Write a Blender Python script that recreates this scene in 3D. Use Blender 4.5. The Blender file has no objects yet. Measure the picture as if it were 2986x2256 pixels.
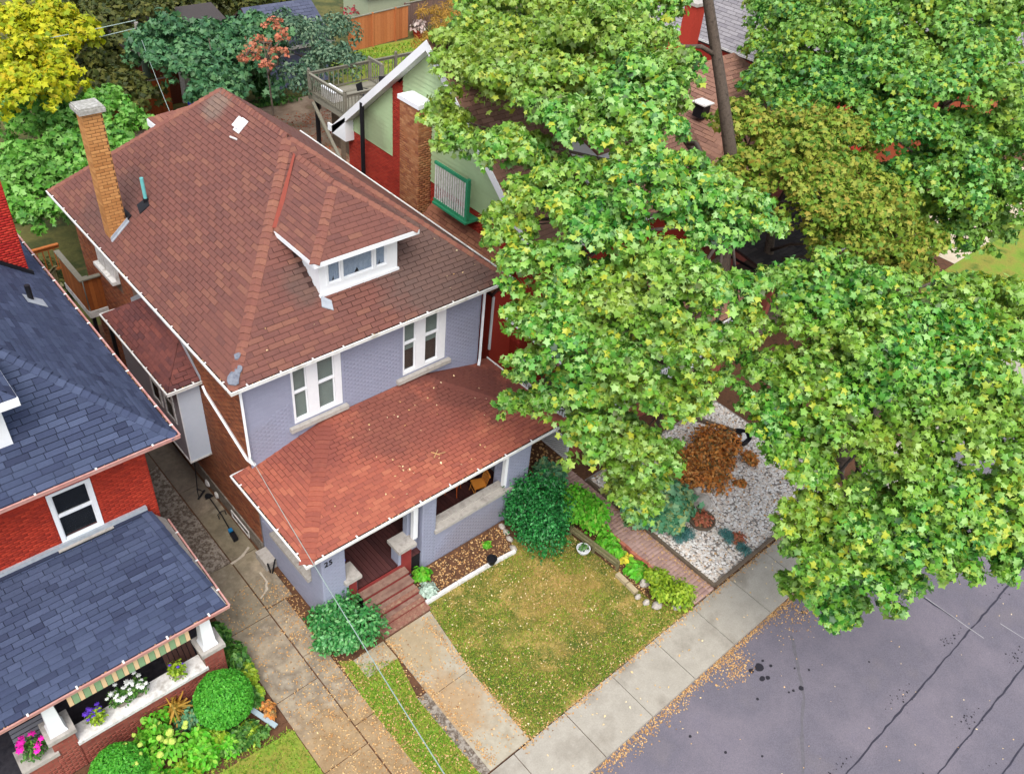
import bpy, math, random
import numpy as np
from mathutils import Vector, Matrix

# ---------------------------------------------------------------- camera, sky, sun, exposure
S = bpy.context.scene
COL = S.collection
CAM = Vector((0.0, 0.0, 21.6))
cd = bpy.data.cameras.new("camera")
cd.sensor_width = 36.0
cd.lens = 30.274
cd.clip_start = 0.1
cd.clip_end = 1500.0
cam = bpy.data.objects.new("camera", cd)
COL.objects.link(cam)
cam.matrix_world = Matrix(((0.74830066, 0.37296705, -0.54858154, 0.0),
                           (-0.65781196, 0.52393444, -0.54108791, 0.0),
                           (0.0856128, 0.76575994, 0.63740267, 21.6),
                           (0, 0, 0, 1)))
S.camera = cam

SUN_EL, SUN_AZ = 58.0, 222.0          # azimuth measured from +Y towards +X
w = bpy.data.worlds.new("World")
S.world = w
w.use_nodes = True
nt = w.node_tree
bg = nt.nodes["Background"]
sky = nt.nodes.new("ShaderNodeTexSky")
sky.sky_type = 'NISHITA'
sky.sun_disc = False
sky.sun_elevation = math.radians(SUN_EL)
sky.sun_rotation = math.radians(SUN_AZ)
sky.air_density = 1.0
sky.dust_density = 3.0
sky.ozone_density = 1.0
hs = nt.nodes.new("ShaderNodeHueSaturation")
hs.inputs["Saturation"].default_value = 0.5
nt.links.new(sky.outputs[0], hs.inputs["Color"])
nt.links.new(hs.outputs[0], bg.inputs[0])
bg.inputs[1].default_value = 0.14
sl = bpy.data.lights.new("sun", 'SUN')
sl.energy = 1.0
sl.angle = math.radians(40)
sl.color = (1.0, 0.97, 0.93)
sun = bpy.data.objects.new("sun", sl)
COL.objects.link(sun)
_e, _a = math.radians(SUN_EL), math.radians(SUN_AZ)
_d = Vector((math.sin(_a) * math.cos(_e), math.cos(_a) * math.cos(_e), math.sin(_e)))
sun.rotation_euler = _d.to_track_quat('Z', 'Y').to_euler()
sun.location = (0, 0, 60)
S.view_settings.view_transform = 'Standard'
S.view_settings.look = 'None'
S.view_settings.gamma = 1.0
S.view_settings.use_curve_mapping = False
S.view_settings.exposure = 1.17
S.render.engine = 'CYCLES'

R = random.Random(11)
rng = np.random.default_rng(7)

# ---------------------------------------------------------------- materials
def lin(c):
    return tuple(((v / 255.0) / 12.92 if v / 255.0 <= 0.04045 else ((v / 255.0 + 0.055) / 1.055) ** 2.4) for v in c) + (1.0,)

MATS = {}
def M(name, cols, rough=0.85, nscale=2.0, island=False, mottle=0.25, mscale=9.0, bump=0.0, bscale=60.0,
      spec=0.25, trans=0.0, stains=(), metal=0.0, detail=4.0, clump=None, tint=None, mottle2=None):
    """cols: sRGB albedo stops. island -> one tone per separate piece, else large noise. mottle -> fine value noise."""
    m = bpy.data.materials.new(name)
    m.use_nodes = True
    n = m.node_tree.nodes; L = m.node_tree.links
    b = n["Principled BSDF"]
    b.inputs["Roughness"].default_value = rough
    b.inputs["Metallic"].default_value = metal
    b.inputs["Specular IOR Level"].default_value = spec
    geo = n.new("ShaderNodeNewGeometry")
    def noise(scale, det=4.0, rgh=0.6):
        t = n.new("ShaderNodeTexNoise")
        t.inputs["Scale"].default_value = scale
        t.inputs["Detail"].default_value = det
        t.inputs["Roughness"].default_value = rgh
        L.new(geo.outputs["Position"], t.inputs["Vector"])
        return t
    def math_(op, a, b_=None, clamp=False):
        t = n.new("ShaderNodeMath"); t.operation = op; t.use_clamp = clamp
        for i, v in enumerate((a, b_)):
            if v is None: continue
            if isinstance(v, (int, float)): t.inputs[i].default_value = v
            else: L.new(v, t.inputs[i])
        return t.outputs[0]
    def mixc(fac, a, c, mode='MIX'):
        t = n.new("ShaderNodeMix"); t.data_type = 'RGBA'; t.blend_type = mode
        for sock, v in ((t.inputs[0], fac), (t.inputs[6], a), (t.inputs[7], c)):
            if isinstance(v, (int, float)): sock.default_value = v
            elif isinstance(v, tuple): sock.default_value = v
            else: L.new(v, sock)
        return t.outputs[2]
    if island:
        oi = n.new("ShaderNodeObjectInfo")
        fac = math_('FRACT', math_('ADD', geo.outputs["Random Per Island"], math_('MULTIPLY', oi.outputs["Random"], 7.31)))
        if clump:
            cn = noise(clump[0], 2.0)
            cf = math_('MULTIPLY', math_('SUBTRACT', cn.outputs[0], 0.5), clump[1])
            fac = math_('ADD', fac, cf, True)
    else:
        t = noise(nscale, detail)
        fac = math_('MULTIPLY', math_('SUBTRACT', t.outputs[0], 0.28), 2.3, True)
    if len(cols) == 1:
        col = lin(cols[0])
    else:
        cr = n.new("ShaderNodeValToRGB")
        e = cr.color_ramp.elements
        while len(e) < len(cols): e.new(0.5)
        for i, c in enumerate(cols):
            e[i].position = i / (len(cols) - 1)
            e[i].color = lin(c)
        L.new(fac, cr.inputs[0])
        col = cr.outputs[0]
    if tint:
        t = noise(tint[0], 3.0)
        col = mixc(math_('MULTIPLY', math_('MULTIPLY', math_('SUBTRACT', t.outputs[0], 0.42), 4.0, True), tint[2]), col, lin(tint[1]))
    for (p, rad, c, st) in stains:
        d = n.new("ShaderNodeVectorMath"); d.operation = 'DISTANCE'
        L.new(geo.outputs["Position"], d.inputs[0]); d.inputs[1].default_value = p
        t = noise(1.3, 5.0, 0.65)
        f = math_('SUBTRACT', 1.0, math_('DIVIDE', d.outputs["Value"], rad))
        f = math_('ADD', f, math_('MULTIPLY', math_('SUBTRACT', t.outputs[0], 0.5), 1.1))
        f = math_('MULTIPLY', math_('MULTIPLY', f, 2.2, True), st)
        col = mixc(f, col, lin(c))
    if mottle > 0:
        t = noise(mscale, 5.0, 0.7)
        g = math_('ADD', math_('MULTIPLY', math_('SUBTRACT', t.outputs[0], 0.5), mottle * 2.6), 1.0)
        cc = n.new("ShaderNodeCombineColor")
        for i in range(3): L.new(g, cc.inputs[i])
        col = mixc(1.0, col, cc.outputs[0], 'MULTIPLY')
    if mottle2:
        t = noise(mottle2[0], 6.0, 0.75)
        g = math_('ADD', math_('MULTIPLY', math_('SUBTRACT', t.outputs[0], 0.5), mottle2[1] * 2.6), 1.0)
        cc = n.new("ShaderNodeCombineColor")
        for i in range(3): L.new(g, cc.inputs[i])
        col = mixc(1.0, col, cc.outputs[0], 'MULTIPLY')
    if isinstance(col, tuple): b.inputs["Base Color"].default_value = col
    else: L.new(col, b.inputs["Base Color"])
    if bump > 0:
        t = noise(bscale, 3.0)
        bp = n.new("ShaderNodeBump")
        bp.inputs["Strength"].default_value = bump
        bp.inputs["Distance"].default_value = 0.01
        L.new(t.outputs[0], bp.inputs["Height"])
        L.new(bp.outputs[0], b.inputs["Normal"])
    if trans > 0:
        tr = n.new("ShaderNodeBsdfTranslucent")
        if isinstance(col, tuple): tr.inputs[0].default_value = col
        else: L.new(col, tr.inputs[0])
        mx = n.new("ShaderNodeMixShader")
        mx.inputs[0].default_value = trans
        L.new(b.outputs[0], mx.inputs[1]); L.new(tr.outputs[0], mx.inputs[2])
        L.new(mx.outputs[0], n["Material Output"].inputs[0])
    MATS[name] = m
    return m

def glass_mat(name, tint=(40, 46, 52), see=0.55):
    m = bpy.data.materials.new(name)
    m.use_nodes = True
    n = m.node_tree.nodes; L = m.node_tree.links
    b = n["Principled BSDF"]
    b.inputs["Base Color"].default_value = lin(tint)
    b.inputs["Roughness"].default_value = 0.06
    b.inputs["Specular IOR Level"].default_value = 0.6
    tr = n.new("ShaderNodeBsdfTransparent")
    mx = n.new("ShaderNodeMixShader")
    mx.inputs[0].default_value = see
    L.new(b.outputs[0], mx.inputs[1]); L.new(tr.outputs[0], mx.inputs[2])
    L.new(mx.outputs[0], n["Material Output"].inputs[0])
    return m

# ---------------------------------------------------------------- building helpers
ORG = {}
def link(o, parent=None):
    COL.objects.link(o)
    if parent is not None: o.parent = parent
    return o
def tag(o, label=None, cat=None, group=None, kind=None):
    if label: o["label"] = label
    if cat: o["category"] = cat
    if group: o["group"] = group
    if kind: o["kind"] = kind
    return o
def thing(name, label, cat, loc, group=None):
    o = bpy.data.objects.new(name, None)
    o.empty_display_size = 0.2
    o.location = loc
    ORG[o.name] = Vector(loc)
    link(o)
    return tag(o, label, cat, group)
def org(parent):
    return ORG.get(parent.name, Vector((0, 0, 0))) if parent is not None else Vector((0, 0, 0))

class MB:
    def __init__(s): s.v = []; s.f = []
    def poly(s, pts):
        i = len(s.v); s.v += [Vector(p) for p in pts]; s.f.append(tuple(range(i, i + len(pts)))); return s
    def prism(s, pts, vec):
        pts = [Vector(p) for p in pts]; vec = Vector(vec); n = len(pts); i = len(s.v)
        nn = Vector((0, 0, 0))
        for k in range(n): nn += pts[k].cross(pts[(k + 1) % n])
        if nn.dot(vec) > 0: pts = pts[::-1]
        s.v += pts + [p + vec for p in pts]
        s.f.append(tuple(range(i, i + n)))
        s.f.append(tuple(range(i + 2 * n - 1, i + n - 1, -1)))
        for k in range(n):
            k2 = (k + 1) % n
            s.f.append((i + k2, i + k, i + n + k, i + n + k2))
        return s
    def box(s, x0, x1, y0, y1, z0, z1):
        return s.prism([(x0, y0, z0), (x1, y0, z0), (x1, y1, z0), (x0, y1, z0)], (0, 0, z1 - z0))
    def obox(s, c, ax, ay, az):
        c, ax, ay, az = Vector(c), Vector(ax), Vector(ay), Vector(az)
        return s.prism([c - ax - ay - az, c + ax - ay - az, c + ax + ay - az, c - ax + ay - az], az * 2)
    def bar(s, p0, p1, wd, th, up=(0, 0, 1)):
        p0, p1 = Vector(p0), Vector(p1); d = (p1 - p0); l = d.length; d.normalize()
        u = Vector(up); a = d.cross(u)
        if a.length < 1e-4: a = d.cross(Vector((1, 0, 0)))
        a.normalize(); b = a.cross(d)
        return s.obox((p0 + p1) / 2, d * (l / 2), a * (wd / 2), b * (th / 2))
    def tube(s, pts, rad, n=6, caps=True):
        pts = [Vector(p) for p in pts]
        if not isinstance(rad, (list, tuple)): rad = [rad] * len(pts)
        i0 = len(s.v)
        for k, p in enumerate(pts):
            d = (pts[min(k + 1, len(pts) - 1)] - pts[max(k - 1, 0)]).normalized()
            a = d.cross(Vector((0.31, 0.17, 1))) if abs(d.z) < 0.95 else d.cross(Vector((1, 0.2, 0)))
            a.normalize(); b = d.cross(a)
            for j in range(n):
                t = 2 * math.pi * j / n
                s.v.append(p + (a * math.cos(t) + b * math.sin(t)) * rad[k])
        for k in range(len(pts) - 1):
            for j in range(n):
                j2 = (j + 1) % n
                s.f.append((i0 + k * n + j, i0 + k * n + j2, i0 + (k + 1) * n + j2, i0 + (k + 1) * n + j))
        if caps:
            s.f.append(tuple(i0 + j for j in range(n))[::-1])
            s.f.append(tuple(i0 + (len(pts) - 1) * n + j for j in range(n)))
        return s
    def lathe(s, c, prof, n=14):
        c = Vector(c); i0 = len(s.v)
        for (r, z) in prof:
            for j in range(n):
                t = 2 * math.pi * j / n
                s.v.append(c + Vector((r * math.cos(t), r * math.sin(t), z)))
        for k in range(len(prof) - 1):
            for j in range(n):
                j2 = (j + 1) % n
                s.f.append((i0 + k * n + j, i0 + k * n + j2, i0 + (k + 1) * n + j2, i0 + (k + 1) * n + j))
        s.f.append(tuple(i0 + j for j in range(n))[::-1])
        s.f.append(tuple(i0 + (len(prof) - 1) * n + j for j in range(n)))
        return s
    def rock(s, c, rx, ry, rz, r, n=7):
        c = Vector(c); i0 = len(s.v); rows = ((0.75, 0.0), (1.0, 0.4), (0.72, 0.85))
        for (k, z) in rows:
            for j in range(n):
                t = 2 * math.pi * j / n; q = k * r.uniform(0.82, 1.1)
                s.v.append(c + Vector((rx * q * math.cos(t), ry * q * math.sin(t), rz * (z + r.uniform(-.08, .08)))))
        s.v.append(c + Vector((0, 0, rz)))
        for k in range(2):
            for j in range(n):
                j2 = (j + 1) % n
                s.f.append((i0 + k * n + j, i0 + k * n + j2, i0 + (k + 1) * n + j2, i0 + (k + 1) * n + j))
        for j in range(n): s.f.append((i0 + 2 * n + j, i0 + 2 * n + (j + 1) % n, i0 + 3 * n))
        return s
    def mesh(s, name, mat, o):
        me = bpy.data.meshes.new(name)
        me.from_pydata([tuple(p - o) for p in s.v], [], s.f)
        me.materials.append(mat)
        return me
    def build(s, name, mat, parent=None, origin=None, smooth=False, label=None, cat=None, group=None, kind=None):
        o_ = org(parent) if parent is not None else Vector(origin if origin else (0, 0, 0))
        me = s.mesh(name, mat, o_)
        if smooth: me.polygons.foreach_set("use_smooth", [True] * len(me.polygons))
        ob = bpy.data.objects.new(name, me)
        link(ob, parent)
        if parent is None: ob.location = o_
        ORG[ob.name] = o_
        return tag(ob, label, cat, group, kind)

def np_mesh(name, V, F, mat, smooth=False):
    """V (n,3) float, F (m,k) int with one k"""
    me = bpy.data.meshes.new(name)
    nv, (nf, k) = len(V), F.shape
    me.vertices.add(nv); me.vertices.foreach_set("co", np.ascontiguousarray(V, dtype=np.float32).ravel())
    me.loops.add(nf * k); me.loops.foreach_set("vertex_index", np.ascontiguousarray(F, dtype=np.int32).ravel())
    me.polygons.add(nf)
    me.polygons.foreach_set("loop_start", np.arange(0, nf * k, k, dtype=np.int32))
    me.polygons.foreach_set("loop_total", np.full(nf, k, dtype=np.int32))
    if smooth: me.polygons.foreach_set("use_smooth", np.ones(nf, dtype=bool))
    me.materials.append(mat)
    me.update(calc_edges=True)
    return me

# unit piece: x,y in +-.5, z 0..1, open underneath, edges slightly drawn in at the top
_uv = np.array([(-.5, -.5, 0), (.5, -.5, 0), (.5, .5, 0), (-.5, .5, 0), (-.49, -.47, 1), (.49, -.47, 1), (.49, .47, 1), (-.49, .47, 1)], dtype=float)
_uf = np.array([(4, 5, 6, 7), (0, 1, 5, 4), (1, 2, 6, 5), (2, 3, 7, 6), (3, 0, 4, 7)])
UNIT = {}
def frame_m(c, u, v, n, sx, sy, sz):
    u, v, n = Vector(u) * sx, Vector(v) * sy, Vector(n) * sz
    return Matrix(((u.x, v.x, n.x, c[0]), (u.y, v.y, n.y, c[1]), (u.z, v.z, n.z, c[2]), (0, 0, 0, 1)))
def pieces(name, parent, mats, mat, limit, restname=None, seen=None, extra=None):
    """mats: 4x4 placements of the unit piece. The nearest `limit` become objects, the rest one joined part."""
    key = (name, mat.name)
    if key not in UNIT: UNIT[key] = np_mesh(name, _uv, _uf, mat)
    o = org(parent)
    def sc(m):
        p = Vector((m[0][3], m[1][3], m[2][3]))
        d = (p - CAM).length
        if seen is not None and not seen(p): d += 1000
        return d
    order = sorted(mats, key=sc)
    for m in order[:limit]:
        ob = bpy.data.objects.new(name, UNIT[key])
        ob.matrix_basis = Matrix.Translation(-o) @ m
        link(ob, parent)
    rest = order[limit:]
    V = np.zeros((0, 3)); F = np.zeros((0, 4), int)
    if rest:
        A = np.array([[list(r) for r in m] for m in rest])
        uvh = np.c_[_uv, np.ones(8)]
        V = np.einsum('nij,kj->nki', A, uvh)[:, :, :3].reshape(-1, 3) - np.array(o)
        F = (np.arange(len(rest))[:, None, None] * 8 + _uf[None]).reshape(-1, 4)
    if extra is not None and extra.v:
        vs = [tuple(p - o) for p in extra.v]; base = len(V)
        allv = [tuple(p) for p in V] + vs
        allf = [tuple(f) for f in F] + [tuple(i + base for i in f) for f in extra.f]
        me = bpy.data.meshes.new(restname or name)
        me.from_pydata(allv, [], allf); me.materials.append(mat)
    elif rest:
        me = np_mesh(restname or name, V, F, mat)
    else:
        return
    ob = bpy.data.objects.new(restname or (name + "_field"), me)
    link(ob, parent); ORG[ob.name] = o
    ob["kind"] = "stuff"
    return ob

def clip2(rect, poly):
    out = rect
    n = len(poly)
    for i in range(n):
        a, b = poly[i], poly[(i + 1) % n]
        ex, ey = b[0] - a[0], b[1] - a[1]
        res = []
        for j in range(len(out)):
            p, q = out[j], out[(j + 1) % len(out)]
            sp = ex * (p[1] - a[1]) - ey * (p[0] - a[0]); sq = ex * (q[1] - a[1]) - ey * (q[0] - a[0])
            if sp >= 0: res.append(p)
            if (sp >= 0) != (sq >= 0):
                t = sp / (sp - sq)
                res.append((p[0] + (q[0] - p[0]) * t, p[1] + (q[1] - p[1]) * t))
        out = res
        if len(out) < 3: return []
    return out
def area2(p):
    return abs(sum(p[i][0] * p[(i + 1) % len(p)][1] - p[(i + 1) % len(p)][0] * p[i][1] for i in range(len(p)))) / 2

def roof_face(parent, pts, mat, exp, tab, limit, rough=0.03, gap=0.014, name="shingle", rest="shingle_field", seen=None, t=0.022, vary=0.0, hole=None):
    """pts[0]->pts[1] is the eave, counter-clockwise seen from outside; convex."""
    P = [Vector(p) for p in pts]
    u = (P[1] - P[0]).normalized()
    nrm = Vector((0, 0, 0))
    for k in range(len(P)): nrm += (P[k] - P[0]).cross(P[(k + 1) % len(P)] - P[0])
    nrm.normalize()
    if nrm.z < 0: nrm = -nrm
    v = nrm.cross(u)
    poly = [((p - P[0]).dot(u), (p - P[0]).dot(v)) for p in P]
    if sum(poly[i][0] * poly[(i + 1) % len(poly)][1] - poly[(i + 1) % len(poly)][0] * poly[i][1] for i in range(len(poly))) < 0: poly = poly[::-1]
    umin, umax = min(p[0] for p in poly), max(p[0] for p in poly); vmax = max(p[1] for p in poly)
    L = []; ex = MB()
    tilt = 0.05
    v2 = (v * math.cos(tilt) - nrm * math.sin(tilt)); n2 = u.cross(v2)
    for j in range(int(vmax / exp) + 1):
        y0 = j * exp; x = umin - tab * (0.5 if j % 2 else 1.0) + R.uniform(-rough, rough)
        while x < umax:
            tw = tab * (1 + (R.uniform(-vary, vary) if vary else 0))
            r = [(x + gap / 2, y0), (x + tw - gap / 2, y0), (x + tw - gap / 2, y0 + exp * 1.0 - 0.004), (x + gap / 2, y0 + exp * 1.0 - 0.004)]
            if hole and hole(P[0] + u * (x + tw / 2) + v * (y0 + exp / 2)):
                x += tw; continue
            c = clip2(r, poly)
            if c:
                a = area2(c); full = area2(r)
                cx, cy = x + tw / 2, y0 + exp / 2
                lift = nrm * (0.006 + R.uniform(0, 0.005))
                if a > 0.995 * full:
                    L.append(frame_m(P[0] + u * cx + v * cy + lift, u, v2, n2, tw - gap, exp - 0.006, t))
                elif a > 0.06 * full:
                    ex.prism([P[0] + u * q[0] + v * q[1] + nrm * 0.003 for q in c], nrm * (t * 0.9))
            x += tw
    pieces(name, parent, L, mat, limit, rest, seen, ex)

def ridge_caps(parent, p0, p1, nl, nr, mat, wd=0.17, step=0.2, name="ridge_cap"):
    """overlapping bent caps along a hip or ridge; nl / nr are outward normals of the two faces"""
    p0, p1 = Vector(p0), Vector(p1); d = (p1 - p0); ln = d.length; d.normalize()
    nl, nr = Vector(nl).normalized(), Vector(nr).normalized()
    a = d.cross(nl); a = a if a.dot(nr) < 0 else -a
    b = d.cross(nr); b = b if b.dot(nl) < 0 else -b
    up = (nl + nr).normalized()
    m = MB()
    h = step * 0.53
    for e0, zz0, zz1 in ((0, 0.05, 0.025),):
        A0 = d * -h + up * zz0; A1 = d * h + up * zz1
        q = [A0 + a * wd - up * 0.0, A0, A0 + b * wd, A1 + b * wd, A1, A1 + a * wd]
        lo = -up * 0.03
        i = len(m.v)
        m.v += q + [p + lo for p in q]
        m.f += [(i, i + 1, i + 4, i + 5), (i + 1, i + 2, i + 3, i + 4), (i, i + 6, i + 7, i + 1), (i + 1, i + 7, i + 8, i + 2),
                (i + 2, i + 8, i + 9, i + 3), (i + 5, i + 11, i + 6, i), (i + 3, i + 9, i + 10, i + 4), (i + 4, i + 10, i + 11, i + 5)]
    me = m.mesh(name, mat, Vector((0, 0, 0)))
    o = org(parent)
    k = max(1, int(ln / step))
    for i in range(k):
        ob = bpy.data.objects.new(name, me)
        ob.location = p0 + d * (step * (i + 0.5)) + Vector((R.uniform(-.006, .006), R.uniform(-.006, .006), R.uniform(0, .006))) - o
        link(ob, parent)

def brick_face(parent, o, u, v, W, H, mat, limit, holes=(), bw=0.215, bh=0.062, mj=0.012, proud=0.007, keep=None, name="brick", rest="brick_field", seen=None, rnd=.0025):
    o, u, v = Vector(o), Vector(u), Vector(v); n = u.cross(v)
    L = []
    rows = int(H / (bh + mj))
    rh = H / rows
    for j in range(rows):
        z = (j + .5) * rh
        x = -((bw + mj) / 2 if j % 2 else 0)
        while x < W:
            a, b = max(x, 0), min(x + bw, W)
            x += bw + mj
            if b - a < 0.04: continue
            segs = [(a, b)]
            for (h0, k0, h1, k1) in holes:
                if k0 - rh * .4 < z < k1 + rh * .4:
                    ns = []
                    for (p, q) in segs:
                        if q <= h0 or p >= h1: ns.append((p, q)); continue
                        if p < h0: ns.append((p, h0))
                        if q > h1: ns.append((h1, q))
                    segs = ns
            for (p, q) in segs:
                if q - p < 0.03: continue
                c = (p + q) / 2
                if keep and not keep(c, z): continue
                L.append(frame_m(o + u * c + v * z, u, v, n, q - p, rh - mj, proud + R.uniform(-rnd, rnd)))
    pieces(name, parent, L, mat, limit, rest, seen)

def boards(parent, poly3, u, v, n, spacing, mat, name="siding_board", lap=0.018, gap=0.0):
    """horizontal boards clipped to a convex outline, each its own part"""
    P = [Vector(p) for p in poly3]; u, v, n = Vector(u), Vector(v), Vector(n)
    poly = [((p - P[0]).dot(u), (p - P[0]).dot(v)) for p in P]
    if sum(poly[i][0] * poly[(i + 1) % len(poly)][1] - poly[(i + 1) % len(poly)][0] * poly[i][1] for i in range(len(poly))) < 0: poly = poly[::-1]
    u0, u1 = min(p[0] for p in poly), max(p[0] for p in poly); v0, v1 = min(p[1] for p in poly), max(p[1] for p in poly)
    k = int(math.ceil((v1 - v0) / spacing))
    for j in range(k):
        a = v0 + j * spacing
        c = clip2([(u0 - 1, a), (u1 + 1, a), (u1 + 1, a + spacing - gap), (u0 - 1, a + spacing - gap)], poly)
        if len(c) < 3 or area2(c) < 0.01: continue
        m = MB()
        lo = [P[0] + u * q[0] + v * q[1] for q in c]
        hi = [p + n * (lap * (1.0 - 0.8 * (q[1] - a) / spacing) + 0.003) for p, q in zip(lo, c)]
        i = len(m.v); kk = len(lo); m.v += lo + hi
        m.f.append(tuple(range(i + kk, i + 2 * kk)))
        for q in range(kk): m.f.append((i + q, i + (q + 1) % kk, i + kk + (q + 1) % kk, i + kk + q))
        m.build(name, mat, parent)

# ---------------------------------------------------------------- leaves
def T_maple():
    pts = [(0, -.22), (.34, -.44), (.46, -.2), (.86, -.08), (.60, .2), (.76, .60), (.34, .58), (0, .98),
           (-.34, .58), (-.76, .60), (-.60, .2), (-.86, -.08), (-.46, -.2), (-.34, -.44)]
    V = [(0, .12, .0)] + [(x, y, -.16 * (x * x + y * y) + (.08 if i in (1, 3, 5, 7, 9, 11, 13) else -.03) * 0 - .05 * abs(x)) for i, (x, y) in enumerate(pts)]
    F = [(0, i, i % 14 + 1) for i in range(1, 15)]
    return np.array(V), np.array(F)
def T_maple_lo():
    pts = [(0, -.26), (.60, -.42), (.52, .0), (.94, .40), (.38, .52), (0, 1.04), (-.38, .52), (-.94, .40), (-.52, .0), (-.60, -.42)]
    V = [(0, .12, .04)] + [(x, y, -.22 * (x * x + y * y) + .06 * abs(x)) for (x, y) in pts]
    return np.array(V), np.array([(0, i, i % 10 + 1) for i in range(1, 11)])
def T_oval():
    pts = [(0, -.5), (.34, -.1), (.3, .3), (0, .75), (-.3, .3), (-.34, -.1)]
    V = [(x, y, .12 * abs(x) * 2 - .12 * y * y) for (x, y) in pts]
    return np.array(V), np.array([(0, 1, 2), (0, 2, 3), (0, 3, 4), (0, 4, 5)])
def T_needle():
    V = [(-.07, -.5, 0), (.07, -.5, 0), (.05, .7, .08), (-.05, .7, .08)]
    return np.array(V), np.array([(0, 1, 2), (0, 2, 3)])
def T_blade():
    V = [(-.09, 0, 0), (.09, 0, 0), (0, 1.0, .25)]
    return np.array(V), np.array([(0, 1, 2)])
MAPLE, MAPLE_LO, OVAL, NEEDLE, BLADE = T_maple(), T_maple_lo(), T_oval(), T_needle(), T_blade()

def orient(N, T):
    N = N / np.linalg.norm(N, axis=1)[:, None]
    T = T - (T * N).sum(1)[:, None] * N
    T /= np.maximum(np.linalg.norm(T, axis=1)[:, None], 1e-6)
    X = np.cross(T, N)
    return X, T, N
def leaf_mesh(name, C, N, T, size, tpl, mat):
    V0, F0 = tpl
    X, Y, Z = orient(N, T)
    s = size[:, None, None]
    V = C[:, None, :] + s * (V0[None, :, 0:1] * X[:, None, :] + V0[None, :, 1:2] * Y[:, None, :] + V0[None, :, 2:3] * Z[:, None, :])
    n = len(C); k = len(V0)
    F = (np.arange(n)[:, None, None] * k + F0[None]).reshape(-1, F0.shape[1])
    return np_mesh(name, V.reshape(-1, 3), F, mat)
def leaf_obj(name, parent, C, N, T, size, tpl, mat, kind="stuff"):
    o = org(parent)
    me = leaf_mesh(name, C - np.array(o), N, T, size, tpl, mat)
    ob = bpy.data.objects.new(name, me)
    link(ob, parent); ORG[ob.name] = o
    if kind: ob["kind"] = kind
    return ob
LEAFU = {}
def leaf_single(parent, C, N, T, size, tpl, mat, name="leaf"):
    key = (mat.name, id(tpl))
    if key not in LEAFU: LEAFU[key] = np_mesh(name, tpl[0], tpl[1], mat)
    X, Y, Z = orient(N, T); o = org(parent)
    for i in range(len(C)):
        ob = bpy.data.objects.new(name, LEAFU[key])
        ob.matrix_basis = Matrix.Translation(-o) @ frame_m(C[i], X[i], Y[i], Z[i], size[i], size[i], size[i])
        link(ob, parent)

def cluster(c, rx, ry, rz, n, rmin=0.72, rmax=1.06, zlow=-0.4, droop=0.5, up=0.7, jit=0.7, lumpy=1.0):
    """n leaves over the shell of an ellipsoid: centres, normals, tip directions"""
    D = rng.normal(size=(int(n * 2.2) + 8, 3)); D /= np.linalg.norm(D, axis=1)[:, None]
    D = D[D[:, 2] > zlow][:n]
    k = len(D)
    lump = 1 + lumpy * (0.16 * np.sin(D[:, 0] * 5.1 + c[0] * 3) * np.sin(D[:, 1] * 4.7 + c[1] * 3) + 0.1 * np.sin(D[:, 2] * 9 + c[0]))
    rr = rng.uniform(rmin, rmax, k) * lump
    C = np.array(c) + D * rr[:, None] * np.array((rx, ry, rz))
    N = D * np.array((1, 1, 0.8)) + np.array((0, 0, up)) + rng.normal(size=(k, 3)) * jit
    T = D * np.array((1, 1, 0)) + np.array((0, 0, -droop)) + rng.normal(size=(k, 3)) * 0.45
    return C, N, T

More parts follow.
